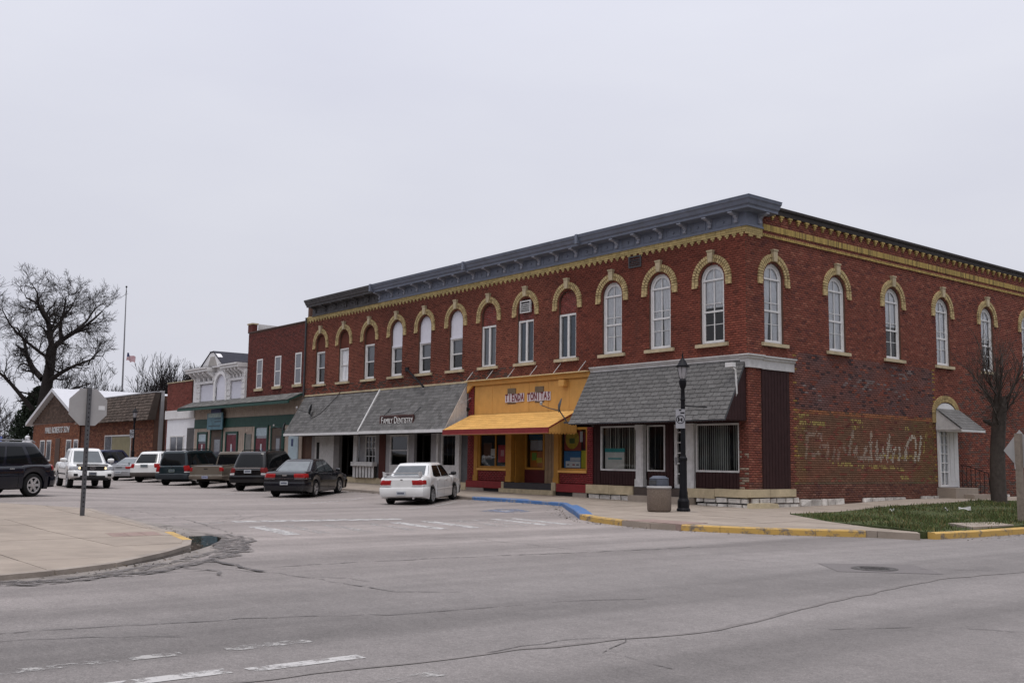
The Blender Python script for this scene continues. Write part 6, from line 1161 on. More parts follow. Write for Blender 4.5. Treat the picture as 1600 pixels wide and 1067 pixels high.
def vehicle(name, label, cat, S, pos, head, group=None):
    L_, W, r, zb = S['L'], S['W'] / 2, S['r'], S['zb']; xr, xf = S['axles']; hl = L_ / 2; top = S['top']; Ra = r + .055
    paint = S['paint']; trim = S.get('trim', M_TRIM)
    # stand on the sloping street
    c, s = math.cos(head), math.sin(head); P = lambda x, y: Vector((pos[0] + c * x - s * y, pos[1] + s * x + c * y, h_road(pos[0] + c * x - s * y, pos[1] + s * x + c * y)))
    f_, b_, l_, r_ = P(xf, 0), P(xr, 0), P(0, W), P(0, -W); fx = (f_ - b_).normalized(); ly = (l_ - r_).normalized(); up = fx.cross(ly).normalized(); ly = up.cross(fx)
    zc = (f_.z + b_.z) / 2; mw = Matrix(((fx.x, ly.x, up.x, pos[0]), (fx.y, ly.y, up.y, pos[1]), (fx.z, ly.z, up.z, zc), (0, 0, 0, 1)))
    t = thing(name, label, cat, mw, group)
    def wid(x):
        e = hl - abs(x); k = S.get('round', .11 if x < 0 else .2)
        return W * (1 - k * max(0, 1 - e / .42) ** 2.2)
    def zbot(x):
        z = zb + (.10 * max(0, 1 - (hl - abs(x)) / .5))
        for xa in (xr, xf):
            d = abs(x - xa)
            if d < Ra: z = max(z, r + math.sqrt(Ra * Ra - d * d))
        return z
    xs = sorted(set([round(-hl + i * L_ / 30, 3) for i in range(31)] + [round(xa + Ra * math.cos(R_(a)) * .9995, 3) for xa in (xr, xf) for a in range(0, 181, 12)] + [round(v, 3) for v in (-hl + .03, -hl + .08, -hl + .16, hl - .03, hl - .08, hl - .16)]))
    rs_, fs_ = S.get('rear_slant', 0), S.get('front_slant', .06)
    def ring(x):
        zt, zo, w = interp(top, x), zbot(x), wid(x); e = hl - abs(x); zt -= .05 * max(0, 1 - e / .10) ** 2; pts = []
        for a, b in SEC:
            z = zo + (zt - zo) * b; sh = max(0, 1 - e / .5) * ((rs_ if x < 0 else -fs_) * max(0, (z - .55)) / .5)
            low = max(0, .5 - z) * .12 * max(0, 1 - e / .3); sh += low if x < 0 else -low
            pts.append((x + sh, w * a, z))
        return pts
    g = MB(); rings = [ring(x) for x in xs]; m = len(SEC); full = [[(p[0], p[1], p[2]) for p in R] + [(p[0], -p[1], p[2]) for p in R[:0:-1]] for R in rings]; n = len(full[0])
    vs = [p for R in full for p in R]; fs = [(i * n + k, (i + 1) * n + k, (i + 1) * n + (k + 1) % n, i * n + (k + 1) % n) for i in range(len(xs) - 1) for k in range(n)]
    g.add(vs, fs + [tuple(range(n)), tuple((len(xs) - 1) * n + k for k in range(n))]); body = g.build('body', paint, t, smooth=32)
    def side_y(x, z):
        R = ring(x); zt, zo = R[0][2], R[-1][2]; f = (z - zo) / max(.05, zt - zo); a = interp([(b, q) for q, b in SEC[::-1]], f); return wid(x) * a
    # greenhouse
    G = S['cab']; zb0, zr = G['z0'], G['z1']; (b0, b1), (t0, t1), wb, wt = G['b'], G['t'], G['wb'], G['wt']; EX = G.get('ex', 7.)
    def outline(h):
        k = h ** 1.12; a0, a1 = lerp(b0, t0, k), lerp(b1, t1, h ** .96); w = lerp(wb, wt, h ** 1.35); return (a0 + a1) / 2, (a1 - a0) / 2, w, lerp(zb0, zr, h)
    nn = 48; g = MB(); vs = []; lv = [0, .12, .3, .5, .7, .85, .94, 1.0]; sp = lambda v, e: math.copysign(abs(v) ** e, v)
    for h in lv + [1.02, 1.04]:
        xc, a, w, z = outline(min(h, 1)); shr = 1 if h <= .94 else .985 if h == 1.0 else .93 if h == 1.02 else .6; z += .0 if h <= 1 else .028 if h == 1.02 else .045
        vs += [(xc + a * shr * sp(math.cos(q * 2 * math.pi / nn), 2 / EX), w * shr * sp(math.sin(q * 2 * math.pi / nn), 2 / EX), z) for q in range(nn)]
    K = len(lv) + 2; fs = [(i * nn + q, i * nn + (q + 1) % nn, (i + 1) * nn + (q + 1) % nn, (i + 1) * nn + q) for i in range(K - 1) for q in range(nn)] + [tuple((K - 1) * nn + q for q in range(nn))]
    g.add(vs, fs); cab = g.build('cab', S.get('cab_paint', paint), t, smooth=38)
    zz = G.get('belt', .10); ztop = G.get('head', .90)
    def patch(nm, fn, m_, nu=10, nv=5, par=None): g = MB(); g.grid(fn, nu, nv); return g.build(nm, m_, par or cab, smooth=60)
    def fr(sg, inset, h0, h1, off=.008):
        def fn(a, b):
            h = lerp(h0, h1, b); xc, A, w, z = outline(h); y = lerp(-inset, inset, a); return (xc + sg * (A * (1 - abs(y) ** EX) ** (1 / EX) + off), w * y, z)
        return fn
    gl = S.get('glass', M_CARGL)
    if G.get('wind', 1): patch('windscreen', fr(1, .90, zz, ztop), S.get('wind_glass', gl))
    patch('rear_window', fr(-1, G.get('rw', .86), G.get('rbelt', zz), G.get('rhead', ztop)), S.get('rear_glass', gl))
    for sg in (1, -1):
        for (p0, p1, q0, q1) in G['side']:      # share of length at belt and at head
            def fn(a, b):
                h = lerp(zz, ztop, b); xc, A, w, z = outline(h); u = lerp(lerp(p0, q0, b), lerp(p1, q1, b), a) * 2 - 1; return (xc + A * u, sg * (w * (1 - abs(u) ** EX) ** (1 / EX) + .007), z)
            patch('side_window', fn, gl, 8, 4)
    # wheels
    for xa in (xr, xf):
        for sg in (1, -1):
            y = sg * (W - .02); g = MB(); tw = S.get('tw', .21); g.lathe([(r * .66, 0), (r * .9, .004), (r * .985, .03), (r, .06), (r, tw - .06), (r * .98, tw - .02), (r * .6, tw)], 26, axis='y', cap=False)
            wl = g.build('wheel', M_TYRE, t, Matrix.Translation((xa, y, r)) @ (Matrix.Identity(4) if sg < 0 else Matrix.Rotation(math.pi, 4, 'Z')), smooth=40)
            rim = S.get('rim', M_RIM); g = MB(); g.lathe([(0, .045), (r * .15, .035), (r * .17, .06), (r * .56, .07), (r * .60, .02), (r * .67, .004), (r * .66, .12), (0, .12)], 24, axis='y', cap=False); ri = g.build('rim', M_TRIM if S.get('spokes', 5) else rim, wl, smooth=30)
            g = MB(); ns = S.get('spokes', 5) or 7
            g.ring([(r * .68 * math.cos(q * math.pi / 12), r * .68 * math.sin(q * math.pi / 12)) for q in range(24)], [(r * .58 * math.cos(q * math.pi / 12), r * .58 * math.sin(q * math.pi / 12)) for q in range(24)], .0, .05, lambda p, q, w: (p, w, q))
            for q in range(ns):
                an = 2 * math.pi * q / ns; ca, sa = math.cos(an), math.sin(an); hw = r * .13
                g.hull8([(ca * .03 - sa * hw, .022, sa * .03 + ca * hw), (ca * .03 + sa * hw, .022, sa * .03 - ca * hw), (ca * r * .62 + sa * hw * .8, .008, sa * r * .62 - ca * hw * .8), (ca * r * .62 - sa * hw * .8, .008, sa * r * .62 + ca * hw * .8), (ca * .03 - sa * hw, .06, sa * .03 + ca * hw), (ca * .03 + sa * hw, .06, sa * .03 - ca * hw), (ca * r * .62 + sa * hw * .8, .05, sa * r * .62 - ca * hw * .8), (ca * r * .62 - sa * hw * .8, .05, sa * r * .62 + ca * hw * .8)])
            g.lathe([(0, .012), (r * .14, .016), (r * .17, .04), (r * .17, .06)], 12, axis='y', cap=False); g.build('spokes', rim, wl)
    g = MB(); g.box(-hl + .25, hl - .3, -W + .26, W - .26, zb - .04, .78); g.box(xr + Ra + .04, xf - Ra - .04, -W + .08, W - .08, zb - .03, .5); g.build('underbody', M_UNDER, t)
    g = MB(); g.box(xr - .04, xr + .04, -W + .1, W - .1, r - .04, r + .04); g.box(xf - .04, xf + .04, -W + .1, W - .1, r - .04, r + .04); g.build('axle', M_UNDER, t)
    # bumpers and lamps follow the real outline of the body ends
    def shf(x, z):
        e = hl - abs(x); v = max(0, 1 - e / .5) * ((rs_ if x < 0 else -fs_) * max(0, z - .55) / .5); low = max(0, .5 - z) * .12 * max(0, 1 - e / .3); return v + (low if x < 0 else -low)
    def contour(sg, z, wrap, out, y0=None):
        """points of the half outline at height z from the end cap round the corner to the flank"""
        q = []; xe = sg * hl; ye = max(side_y(xe, z), .93 * wid(xe))
        for k in ([0, .35, .7, .92] if y0 is None else [y0, lerp(y0, .92, .5), .92]): q.append((xe + shf(xe, z) + sg * out, ye * k))
        q.append((xe + shf(xe, z) + sg * out * .7, ye + out * .7))
        for d in sorted({.03, .08, .16, wrap * .6, wrap}):
            if d <= wrap: x = sg * (hl - d); q.append((x + shf(x, z) + sg * out * .3, max(side_y(x, z), .93 * wid(x)) + out))
        return q
    def end_bar(nm, sg, z0, z1, m_, out=.035, wrap=.42, par=t):
        g = MB(); lv = ((z0, -.03), (z0 + .005, out * .6), (z0 + .04, out), (z1 - .035, out), (z1, out * .5), (z1 + .004, -.02)); rows = []
        for z, o_ in lv:
            h = contour(sg, z, wrap, o_); rows.append([(x, y, z) for x, y in h[::-1]] + [(x, -y, z) for x, y in h[1:]])
        n = len(rows[0]); g.add([p for R in rows for p in R], [(i * n + k, i * n + k + 1, (i + 1) * n + k + 1, (i + 1) * n + k) for i in range(len(rows) - 1) for k in range(n - 1)]); return g.build(nm, m_, par, smooth=40)
    for (nm, sg, z0, z1, m_, out) in S.get('bars', ()): end_bar(nm, sg, z0, z1, m_, out * .7)
    def lamp(nm, sg, side, y0, z0, z1, m_, wrap=.22, out=.012):
        g = MB(); rows = []; zs = [lerp(z0, z1, k / 4) for k in range(5)]
        for k, z in enumerate(zs): rows.append([(x, side * y, z) for x, y in contour(sg, z, wrap, out if 0 < k < 4 else -.005, y0)])
        n = len(rows[0]); g.add([p for R in rows for p in R], [(i * n + k, i * n + k + 1, (i + 1) * n + k + 1, (i + 1) * n + k) for i in range(4) for k in range(n - 1)]); return g.build(nm, m_, t, smooth=30)
    for side in (1, -1):
        for (nm, sg, y0, z0, z1, m_, wr) in S.get('lamps', ()): lamp(nm, sg, side, y0, z0, z1, m_, wr)
    def shx(sg, z): return sg * (hl - (rs_ if sg < 0 else fs_) * max(0, z - .55) / .5)
    for (nm, sg, y0, y1, z0, z1, m_, o_) in S.get('plates', ()):
        g = MB(); x = shx(sg, (z0 + z1) / 2); g.box(x - .02, x + sg * o_, y0, y1, z0, z1); o = g.build(nm, m_, t)
        if nm == 'number_plate':
            for q in range(6): g = MB(); yq = lerp(y0 + .035, y1 - .035, (q + .5) / 6); g.box(x + sg * (o_ + .001), x + sg * (o_ + .003), yq - .016, yq + .016, z0 + .04, z1 - .04); g.build('plate_print', M_PLINK, o)
    # seams, handles, mirrors
    for sg in (1, -1):
        for x in S.get('seams', ()):
            g = MB(); zt = interp(top, x); pts = [(x, z) for z in [lerp(max(zb + .06, zbot(x) + .02), zt - .02, q / 8) for q in range(9)]]; vs = []
            for (xx, z) in pts: y = side_y(xx, z); vs += [(xx - .006, sg * (y + .003), z), (xx + .006, sg * (y + .003), z)]
            g.add(vs, [(2 * i, 2 * i + 1, 2 * i + 3, 2 * i + 2) for i in range(8)]); g.build('door_seam', M_UNDER, body)
        for x in S.get('handles', ()): g = MB(); z = interp(top, x) - .13; y = side_y(x, z); g.box(x - .09, x + .09, sg * (y - .01), sg * (y + .03), z - .018, z + .018); g.build('door_handle', S.get('handle_m', paint), body)
        if 'trimline' in S:
            z = S['trimline']; g = MB(); vs = []; q = [lerp(xr + Ra + .02, xf - Ra - .02, k / 10) for k in range(11)]
            for x in q: y = side_y(x, z); vs += [(x, sg * (y + .004), z - .03), (x, sg * (y + .012), z), (x, sg * (y + .004), z + .03)]
            g.add(vs, [(3 * i + k, 3 * i + k + 1, 3 * i + k + 4, 3 * i + k + 3) for i in range(10) for k in range(2)]); g.build('side_moulding', S.get('trimmat', trim), body)
        if 'mirror' in S:
            x, z = S['mirror']; y = side_y(x, min(z - .05, interp(top, x) - .05)); g = MB(); ms = S.get('mirror_size', 1.0); g.lathe([(0, -.11 * ms), (.055 * ms, -.09 * ms), (.075 * ms, 0), (.06 * ms, .09 * ms), (0, .11 * ms)], 10, (x, sg * (y + .15), z + .02), axis='y', cap=False); g.build('mirror', S.get('mirror_m', paint), t, smooth=50); g = MB(); g.tube([(x, sg * (y - .03), z - .03), (x, sg * (y + .1), z)], .022, 5); g.build('mirror_arm', M_TRIM, t)
        if S.get('rack'):
            x0, x1 = S['rack']; z = zr + .05; y = sg * wt * .86; g = MB(); g.tube([(x0, y, z - .02), (x0 + .12, y, z + .05), (x1 - .12, y, z + .05), (x1, y, z - .02)], .022, 6); g.build('roof_rail', S.get('rack_m', M_TRIM), t)
    if S.get('crossbars'):
        for x in S['crossbars']: g = MB(); g.tube([(x, -wt * .86, zr + .10), (x, wt * .86, zr + .10)], .016, 5); g.build('crossbar', M_TRIM, t)
    return t, body, P
D = math.radians
# ---- white saloon with the boot spoiler
wp = car_paint('white_car_paint', (.66, .66, .65)); S = dict(L=4.48, W=1.72, r=.31, zb=.20, axles=(-1.30, 1.30), paint=wp, top=[(-2.24, .93), (-2.12, 1.0), (-1.55, 1.02), (-.9, .97), (.75, .92), (1.1, .93), (1.9, .80), (2.24, .66)], rear_slant=.05, front_slant=.10,
    cab=dict(z0=.88, z1=1.38, b=(-1.66, 1.18), t=(-.95, .34), wb=.80, wt=.62, belt=.10, head=.90, side=[(.19, .49, .11, .49), (.52, .84, .52, .90)], rw=.90), glass=M_CARGL, rear_glass=M_CARGL2, rim=M_RIMD, spokes=7,
    bars=(('bumper', -1, .30, .62, wp, .06), ('bumper', 1, .22, .55, wp, .05)), lamps=(('tail_lamp', -1, .52, .70, .88, M_TAIL, .20), ('tail_lamp_lens', -1, .50, .655, .70, M_TAILW, .12), ('headlamp', 1, .5, .56, .70, M_TAILW, .3)), plates=(('number_plate', -1, -.16, .16, .36, .50, M_PLATE, .075), ('badge', -1, -.04, .04, .87, .90, M_GREYD, .02)), seams=(-.85, -.02, .9), handles=(-.62, .22), mirror=(.78, .98), mirror_m=M_TRIM, handle_m=wp, trimline=.50, trimmat=wp)
t, body, P = vehicle('white_saloon_car', 'white saloon car with a boot spoiler parked in front of the dentist', 'car', S, (-10.78, -5.05), D(127.4), 'cars parked along the kerb')
g = MB(); g.hull8([(-2.22, -.66, 1.10), (-2.04, -.66, 1.105), (-2.04, .66, 1.105), (-2.22, .66, 1.10), (-2.23, -.66, 1.13), (-2.06, -.66, 1.122), (-2.06, .66, 1.122), (-2.23, .66, 1.13)]); g.build('spoiler', wp, t); 
for sg in (1, -1): g = MB(); g.hull8([(-2.2, sg * .62, .99), (-1.98, sg * .64, 1.0), (-1.98, sg * .69, 1.0), (-2.2, sg * .68, .99), (-2.23, sg * .60, 1.13), (-2.06, sg * .62, 1.122), (-2.08, sg * .69, 1.15), (-2.24, sg * .68, 1.17)]); g.build('spoiler_foot', wp, t)
g = MB(); g.tube([(-2.3, -.45, .26), (-1.9, -.45, .27)], .04, 8); g.build('exhaust', M_CHROME, t); g = MB(); g.tube([(-.86, 0, 1.42), (-.92, 0, 1.62)], .006, 4); g.build('aerial', M_TRIM, t)
for x in (.05, ): pass
# ---- dark saloon
bp_ = car_paint('dark_blue_black_paint', (.008, .0085, .012)); S = dict(L=5.05, W=1.84, r=.33, zb=.21, axles=(-1.42, 1.38), paint=bp_, top=[(-2.52, .96), (-2.4, 1.03), (-1.85, 1.06), (-1.0, 1.0), (.8, .95), (1.2, .97), (2.1, .84), (2.52, .68)], rear_slant=.04,
    cab=dict(z0=.92, z1=1.44, b=(-1.95, 1.25), t=(-1.0, .38), wb=.85, wt=.62, belt=.12, head=.90, side=[(.24, .52, .16, .51), (.55, .83, .55, .87)], rw=.88), rear_glass=mat('pale_reflecting_glass', (.10, .115, .12), .05, .3, 2.5, spec=.8), glass=M_CARGL2,
    bars=(('bumper', -1, .28, .62, bp_, .055), ('bumper', 1, .22, .58, bp_, .05), ('chrome_strip', -1, .745, .785, M_CHROME, .018)), lamps=(('tail_lamp', -1, .50, .78, .96, M_TAIL, .24), ('tail_lamp_lens', -1, .50, .735, .79, M_TAILW, .16), ('headlamp', 1, .5, .6, .78, M_TAILW, .3)), plates=(('number_plate', -1, -.16, .16, .52, .66, M_PLATE, .065), ('emblem', -1, -.09, .09, .86, .91, M_CHROME, .025)), seams=(-.95, -.02, 1.0), handles=(-.7, .25), mirror=(.85, 1.0), rim=M_RIM, spokes=5)
t, body, P = vehicle('dark_saloon_car', 'dark blue black saloon car with chrome boot strip, parked left of the white saloon', 'car', S, (-18.08, -5.85), D(131.2), 'cars parked along the kerb')
# ---- black sport utility vehicle
kp = car_paint('black_car_paint', (.005, .005, .006)); S = dict(L=4.75, W=1.88, r=.37, zb=.30, axles=(-1.40, 1.42), paint=kp, top=[(-2.37, 1.0), (-2.2, 1.05), (.9, 1.04), (1.2, 1.06), (2.1, .98), (2.37, .80)], rear_slant=.05, tw=.24,
    cab=dict(z0=.98, z1=1.72, b=(-2.30, 1.25), t=(-1.95, .45), wb=.89, wt=.68, belt=.10, head=.88, side=[(.06, .26, .05, .25), (.29, .53, .29, .54), (.56, .80, .57, .85)], rw=.90), bars=(('bumper', -1, .40, .72, kp, .06), ('bumper', 1, .32, .66, kp, .05)), lamps=(('tail_lamp', -1, .76, .82, 1.06, mat('dim_red_lamp', (.16, .02, .02), .2, .4, 12, coat=.5), .16), ('tail_lamp_lens', -1, .76, .72, .82, M_TAILW, .14), ('headlamp', 1, .55, .75, .95, M_TAILW, .3)),
    plates=(('chrome_strip', -1, -.62, .62, 1.02, 1.07, M_CHROME, .05), ('number_plate', -1, -.17, .17, .82, .97, M_PLATE, .03)), seams=(-.85, .1, 1.05), handles=(-.6, .35), mirror=(.95, 1.12), rack=(-1.7, .2), spokes=5)
vehicle('black_suv', 'black sport utility vehicle with chrome tailgate strip between the pickup and dark saloon', 'car', S, (-23.9, -4.75), D(130), 'cars parked along the kerb')
# ---- tan pickup
tp = car_paint('tan_metallic_paint', (.12, .10, .077), .3); S = dict(L=5.2, W=1.80, r=.36, zb=.36, axles=(-1.50, 1.62), paint=tp, top=[(-2.6, 1.05), (-2.5, 1.07), (.1, 1.07), (.9, 1.05), (1.3, 1.05), (2.4, .98), (2.6, .82)], tw=.24, round=.05,
    cab=dict(z0=1.0, z1=1.66, b=(-.55, 1.35), t=(-.42, .62), wb=.85, wt=.68, belt=.12, head=.86, side=[(.08, .30, .06, .30), (.34, .78, .34, .84)], rw=.90), bars=(('chrome_bumper', -1, .44, .62, mat('tan_bumper', (.12, .10, .08), .5), .10), ('bumper', 1, .42, .66, M_CHROME, .06)), lamps=(('tail_lamp', -1, .84, .80, 1.0, M_TAIL, .10), ('headlamp', 1, .6, .75, .9, M_TAILW, .25)),
    plates=(('tailgate', -1, -.70, .70, .66, 1.05, tp, .012), ('tailgate_handle', -1, -.10, .10, .90, .96, M_TRIM, .02), ('number_plate', -1, -.15, .15, .48, .60, mat('blue_number_plate', (.30, .32, .44), .5, .2, 12), .12), ('tailgate_edge', -1, -.86, .86, .635, .655, mat('pale_edge_metal', (.38, .36, .32), .4), .03)), seams=(-.6, .45, 1.3), handles=(.6,), mirror=(1.05, 1.14), mirror_m=M_TRIM, rim=M_RIMD, spokes=6)
t, body, P = vehicle('tan_pickup', 'tan pickup truck parked between the green van and black sport utility vehicle', 'pickup', S, (-27.9, -4.75), D(126.5), 'cars parked along the kerb')
g = MB(); g.box(-2.45, -.62, -.72, .72, 1.062, 1.074); g.build('bed_liner', M_TRIM, t); g = MB()
for sg in (1, -1): g = MB(); g.tube([(-2.55, sg * .82, 1.08), (-.62, sg * .82, 1.085)], .03, 6); g.build('bed_rail', tp, t)
# ---- dark green van
gp = car_paint('dark_teal_paint', (.011, .021, .026), .2); S = dict(L=4.9, W=1.92, r=.33, zb=.24, axles=(-1.52, 1.42), paint=gp, top=[(-2.45, 1.02), (-2.3, 1.04), (.9, 1.02), (1.5, .98), (2.2, .84), (2.45, .70)], rear_slant=.03, round=.10, tw=.21,
    cab=dict(z0=.96, z1=1.72, b=(-2.38, 1.75), t=(-2.2, .62), wb=.92, wt=.74, belt=.12, head=.88, side=[(.035, .27, .03, .27), (.29, .52, .29, .53), (.55, .78, .55, .84)], rw=.88), bars=(('bumper', -1, .34, .62, mat('dark_grey_bumper', (.03, .036, .042), .6), .07), ('bumper', 1, .25, .6, gp, .05)), lamps=(('tail_lamp', -1, .80, .72, 1.02, M_TAIL, .16), ('tail_lamp_lens', -1, .80, .66, .72, M_TAILW, .14), ('headlamp', 1, .55, .62, .8, M_TAILW, .3)),
    plates=(('number_plate', -1, -.16, .16, .70, .84, mat('green_number_plate', (.30, .36, .34), .5, .2, 12), .02), ('badge', -1, -.03, .03, .95, 1.0, M_CHROME, .02)), seams=(-.75, .35, 1.25), handles=(-.5, .55), mirror=(1.15, 1.08), rack=(-2.0, .3), crossbars=(-1.7, -.6), spokes=5)
vehicle('green_van', 'dark green van with roof rack parked left of the tan pickup', 'van', S, (-32.2, -5.0), D(130), 'cars parked along the kerb')
# ---- white crossover
S = dict(L=4.7, W=1.86, r=.36, zb=.28, axles=(-1.40, 1.40), paint=wp, top=[(-2.35, 1.02), (-2.2, 1.06), (.9, 1.03), (1.2, 1.04), (2.1, .92), (2.35, .75)], rear_slant=.06, tw=.23, cab=dict(z0=.98, z1=1.66, b=(-2.22, 1.3), t=(-1.7, .4), wb=.88, wt=.64, belt=.14, head=.86, side=[(.07, .27, .06, .25), (.30, .54, .29, .54), (.57, .80, .57, .85)], rw=.86), bars=(('lower_bumper', -1, .34, .56, mat('brown_grey_bumper', (.06, .05, .045), .6), .05), ('bumper', 1, .28, .6, wp, .05)), lamps=(('tail_lamp', -1, .76, .80, 1.04, M_TAIL, .2), ('headlamp', 1, .5, .72, .9, M_TAILW, .3)), plates=(('number_plate', -1, -.22, .22, .84, 1.0, mat('framed_plate', (.22, .24, .24), .5, .3, 12), .03),), seams=(-.85, .1, 1.05), handles=(-.6, .35), mirror=(.95, 1.1), spokes=5)
vehicle('white_crossover_car', 'white crossover car parked between the green van and silver coupe', 'car', S, (-38.2, -4.4), D(131), 'cars parked along the kerb')
# ---- silver coupe
sp_ = car_paint('silver_paint', (.30, .305, .32), .3); S = dict(L=4.45, W=1.76, r=.32, zb=.2, axles=(-1.28, 1.30), paint=sp_, top=[(-2.22, .90), (-2.0, .96), (-1.5, .98), (-.8, .94), (.7, .88), (1.2, .88), (2.0, .74), (2.22, .62)], rear_slant=.08, cab=dict(z0=.84, z1=1.30, b=(-1.75, 1.2), t=(-.75, .2), wb=.80, wt=.58, belt=.12, head=.90, side=[(.26, .46, .2, .46), (.49, .82, .5, .87)], rw=.86), rear_glass=MATS['pale_reflecting_glass'], bars=(('bumper', -1, .28, .60, sp_, .06), ('bumper', 1, .22, .52, sp_, .05)), lamps=(('tail_lamp', -1, .55, .70, .84, M_TAIL, .2), ('headlamp', 1, .5, .55, .68, M_TAILW, .3)), plates=(('number_plate', -1, -.2, .2, .44, .57, M_PLATE, .075), ('badge', -1, -.2, .2, .76, .80, M_GREYD, .02)), seams=(-.1, .95), handles=(.1,), mirror=(.75, .95), spokes=5)
t, body, P = vehicle('silver_coupe', 'silver coupe parked left of the white crossover', 'car', S, (-42.3, -4.5), D(131), 'cars parked along the kerb'); g = MB(); g.box(-2.15, -1.98, -.62, .62, 1.04, 1.06); g.build('spoiler', sp_, t)
for sg in (1, -1): g = MB(); g.box(-2.13, -2.05, sg * .55, sg * .6, .93, 1.04); g.build('spoiler_foot', sp_, t)
# ---- blue van farther off
bl = car_paint('deep_blue_paint', (.012, .020, .060), .2); S = dict(L=4.8, W=1.9, r=.35, zb=.26, axles=(-1.45, 1.4), paint=bl, top=[(-2.4, 1.04), (-2.25, 1.06), (.9, 1.03), (1.4, 1.0), (2.2, .88), (2.4, .72)], rear_slant=.03, cab=dict(z0=.98, z1=1.74, b=(-2.32, 1.55), t=(-2.1, .6), wb=.90, wt=.72, belt=.12, head=.88, side=[(.04, .27, .03, .27), (.29, .52, .29, .53), (.55, .78, .55, .84)], rw=.88), bars=(('bumper', -1, .34, .62, bl, .06), ('bumper', 1, .28, .6, bl, .05)), lamps=(('tail_lamp', -1, .8, .74, 1.02, M_TAIL, .16), ('headlamp', 1, .55, .65, .82, M_TAILW, .3)), plates=(('number_plate', -1, -.16, .16, .7, .84, M_PLATE, .02),), seams=(-.75, .35, 1.2), handles=(-.5, .5), mirror=(1.1, 1.1), spokes=5)
vehicle('blue_van', 'deep blue van parked beyond the silver coupe, behind the white pickup', 'van', S, (-49.6, -3.9), D(131), 'cars parked along the kerb')
# ---- white pickup coming towards us
S = dict(L=5.3, W=1.86, r=.385, zb=.40, axles=(-1.62, 1.62), paint=wp, top=[(-2.65, 1.16), (-.9, 1.16), (.4, 1.10), (1.0, 1.12), (1.3, 1.13), (2.35, 1.05), (2.65, .88)], front_slant=.10, tw=.26, round=.20, cab=dict(z0=1.06, z1=1.74, b=(-1.05, 1.32), t=(-.80, .42), wb=.84, wt=.64, belt=.12, head=.88, side=[(.08, .36, .07, .36), (.40, .77, .40, .83)], rw=.88), wind_glass=mat('greenish_windscreen', (.045, .055, .058), .05, .25, 3, spec=.7),
    bars=(('bumper', 1, .50, .78, wp, .07), ('bumper', -1, .5, .7, M_CHROME, .06)), lamps=(('headlamp', 1, .56, .80, .98, mat('headlamp_lens', (.30, .31, .33), .15, .4, 16, coat=.6), .34), ('tail_lamp', -1, .8, .8, 1.05, M_TAIL, .1)), plates=(('grille', 1, -.50, .50, .80, .99, M_TRIM, .03), ('grille_bar', 1, -.54, .54, .985, 1.015, wp, .05), ('lower_grille', 1, -.52, .52, .44, .58, M_TRIM, .085), ('number_plate', 1, -.16, .16, .60, .73, mat('dark_number_plate', (.16, .17, .17), .5, .3, 12), .10), ('skid_plate', 1, -.66, .66, .37, .47, M_TRIM, .02)), seams=(-.85, .12, 1.1), handles=(-.5, .35), mirror=(.98, 1.22), mirror_size=1.35, rim=M_RIM, spokes=6, trimline=.62)
t, body, P = vehicle('white_pickup', 'white pickup truck with lit headlamps driving towards us', 'pickup', S, (-29.2, -11.6), D(-8))
m_, n_, b_ = bsdf_mat('lit_headlamp'); b_.inputs['Base Color'].default_value = (.6, .5, .35, 1); b_.inputs['Emission Color'].default_value = (1, .72, .35, 1); b_.inputs['Emission Strength'].default_value = 1.6
for sg in (1, -1): g = MB(); g.lathe([(0, .02), (.06, .01), (.065, -.02)], 12, (2.585, sg * .53, .89), axis='x', cap=False); g.build('headlamp_bulb', m_, t); g = MB(); g.box(2.62, 2.735, sg * .62, sg * .78, .55, .66); g.build('fog_lamp', M_TRIM, t)
g = MB(); g.ring([(.115 * math.cos(q * math.pi / 10), .90 + .075 * math.sin(q * math.pi / 10)) for q in range(20)], [(.095 * math.cos(q * math.pi / 10), .90 + .055 * math.sin(q * math.pi / 10)) for q in range(20)], 2.615, 2.635, lambda p, q, w: (w, p, q)); g.ring([(.045 * math.cos(q * math.pi / 6), .90 + .07 * math.sin(q * math.pi / 6)) for q in range(12)], [(.03 * math.cos(q * math.pi / 6), .90 + .055 * math.sin(q * math.pi / 6)) for q in range(12)], 2.616, 2.634, lambda p, q, w: (w, p, q)); g.build('emblem', M_CHROME, t)
g = MB(); g.hull8([(2.22, -.62, 1.06), (2.5, -.66, 1.0), (2.5, .66, 1.0), (2.22, .62, 1.06), (2.2, -.62, 1.09), (2.53, -.66, 1.05), (2.53, .66, 1.05), (2.2, .62, 1.09)]); g.build('bonnet_deflector', mat('smoked_plastic', (.10, .09, .085), .2), t)
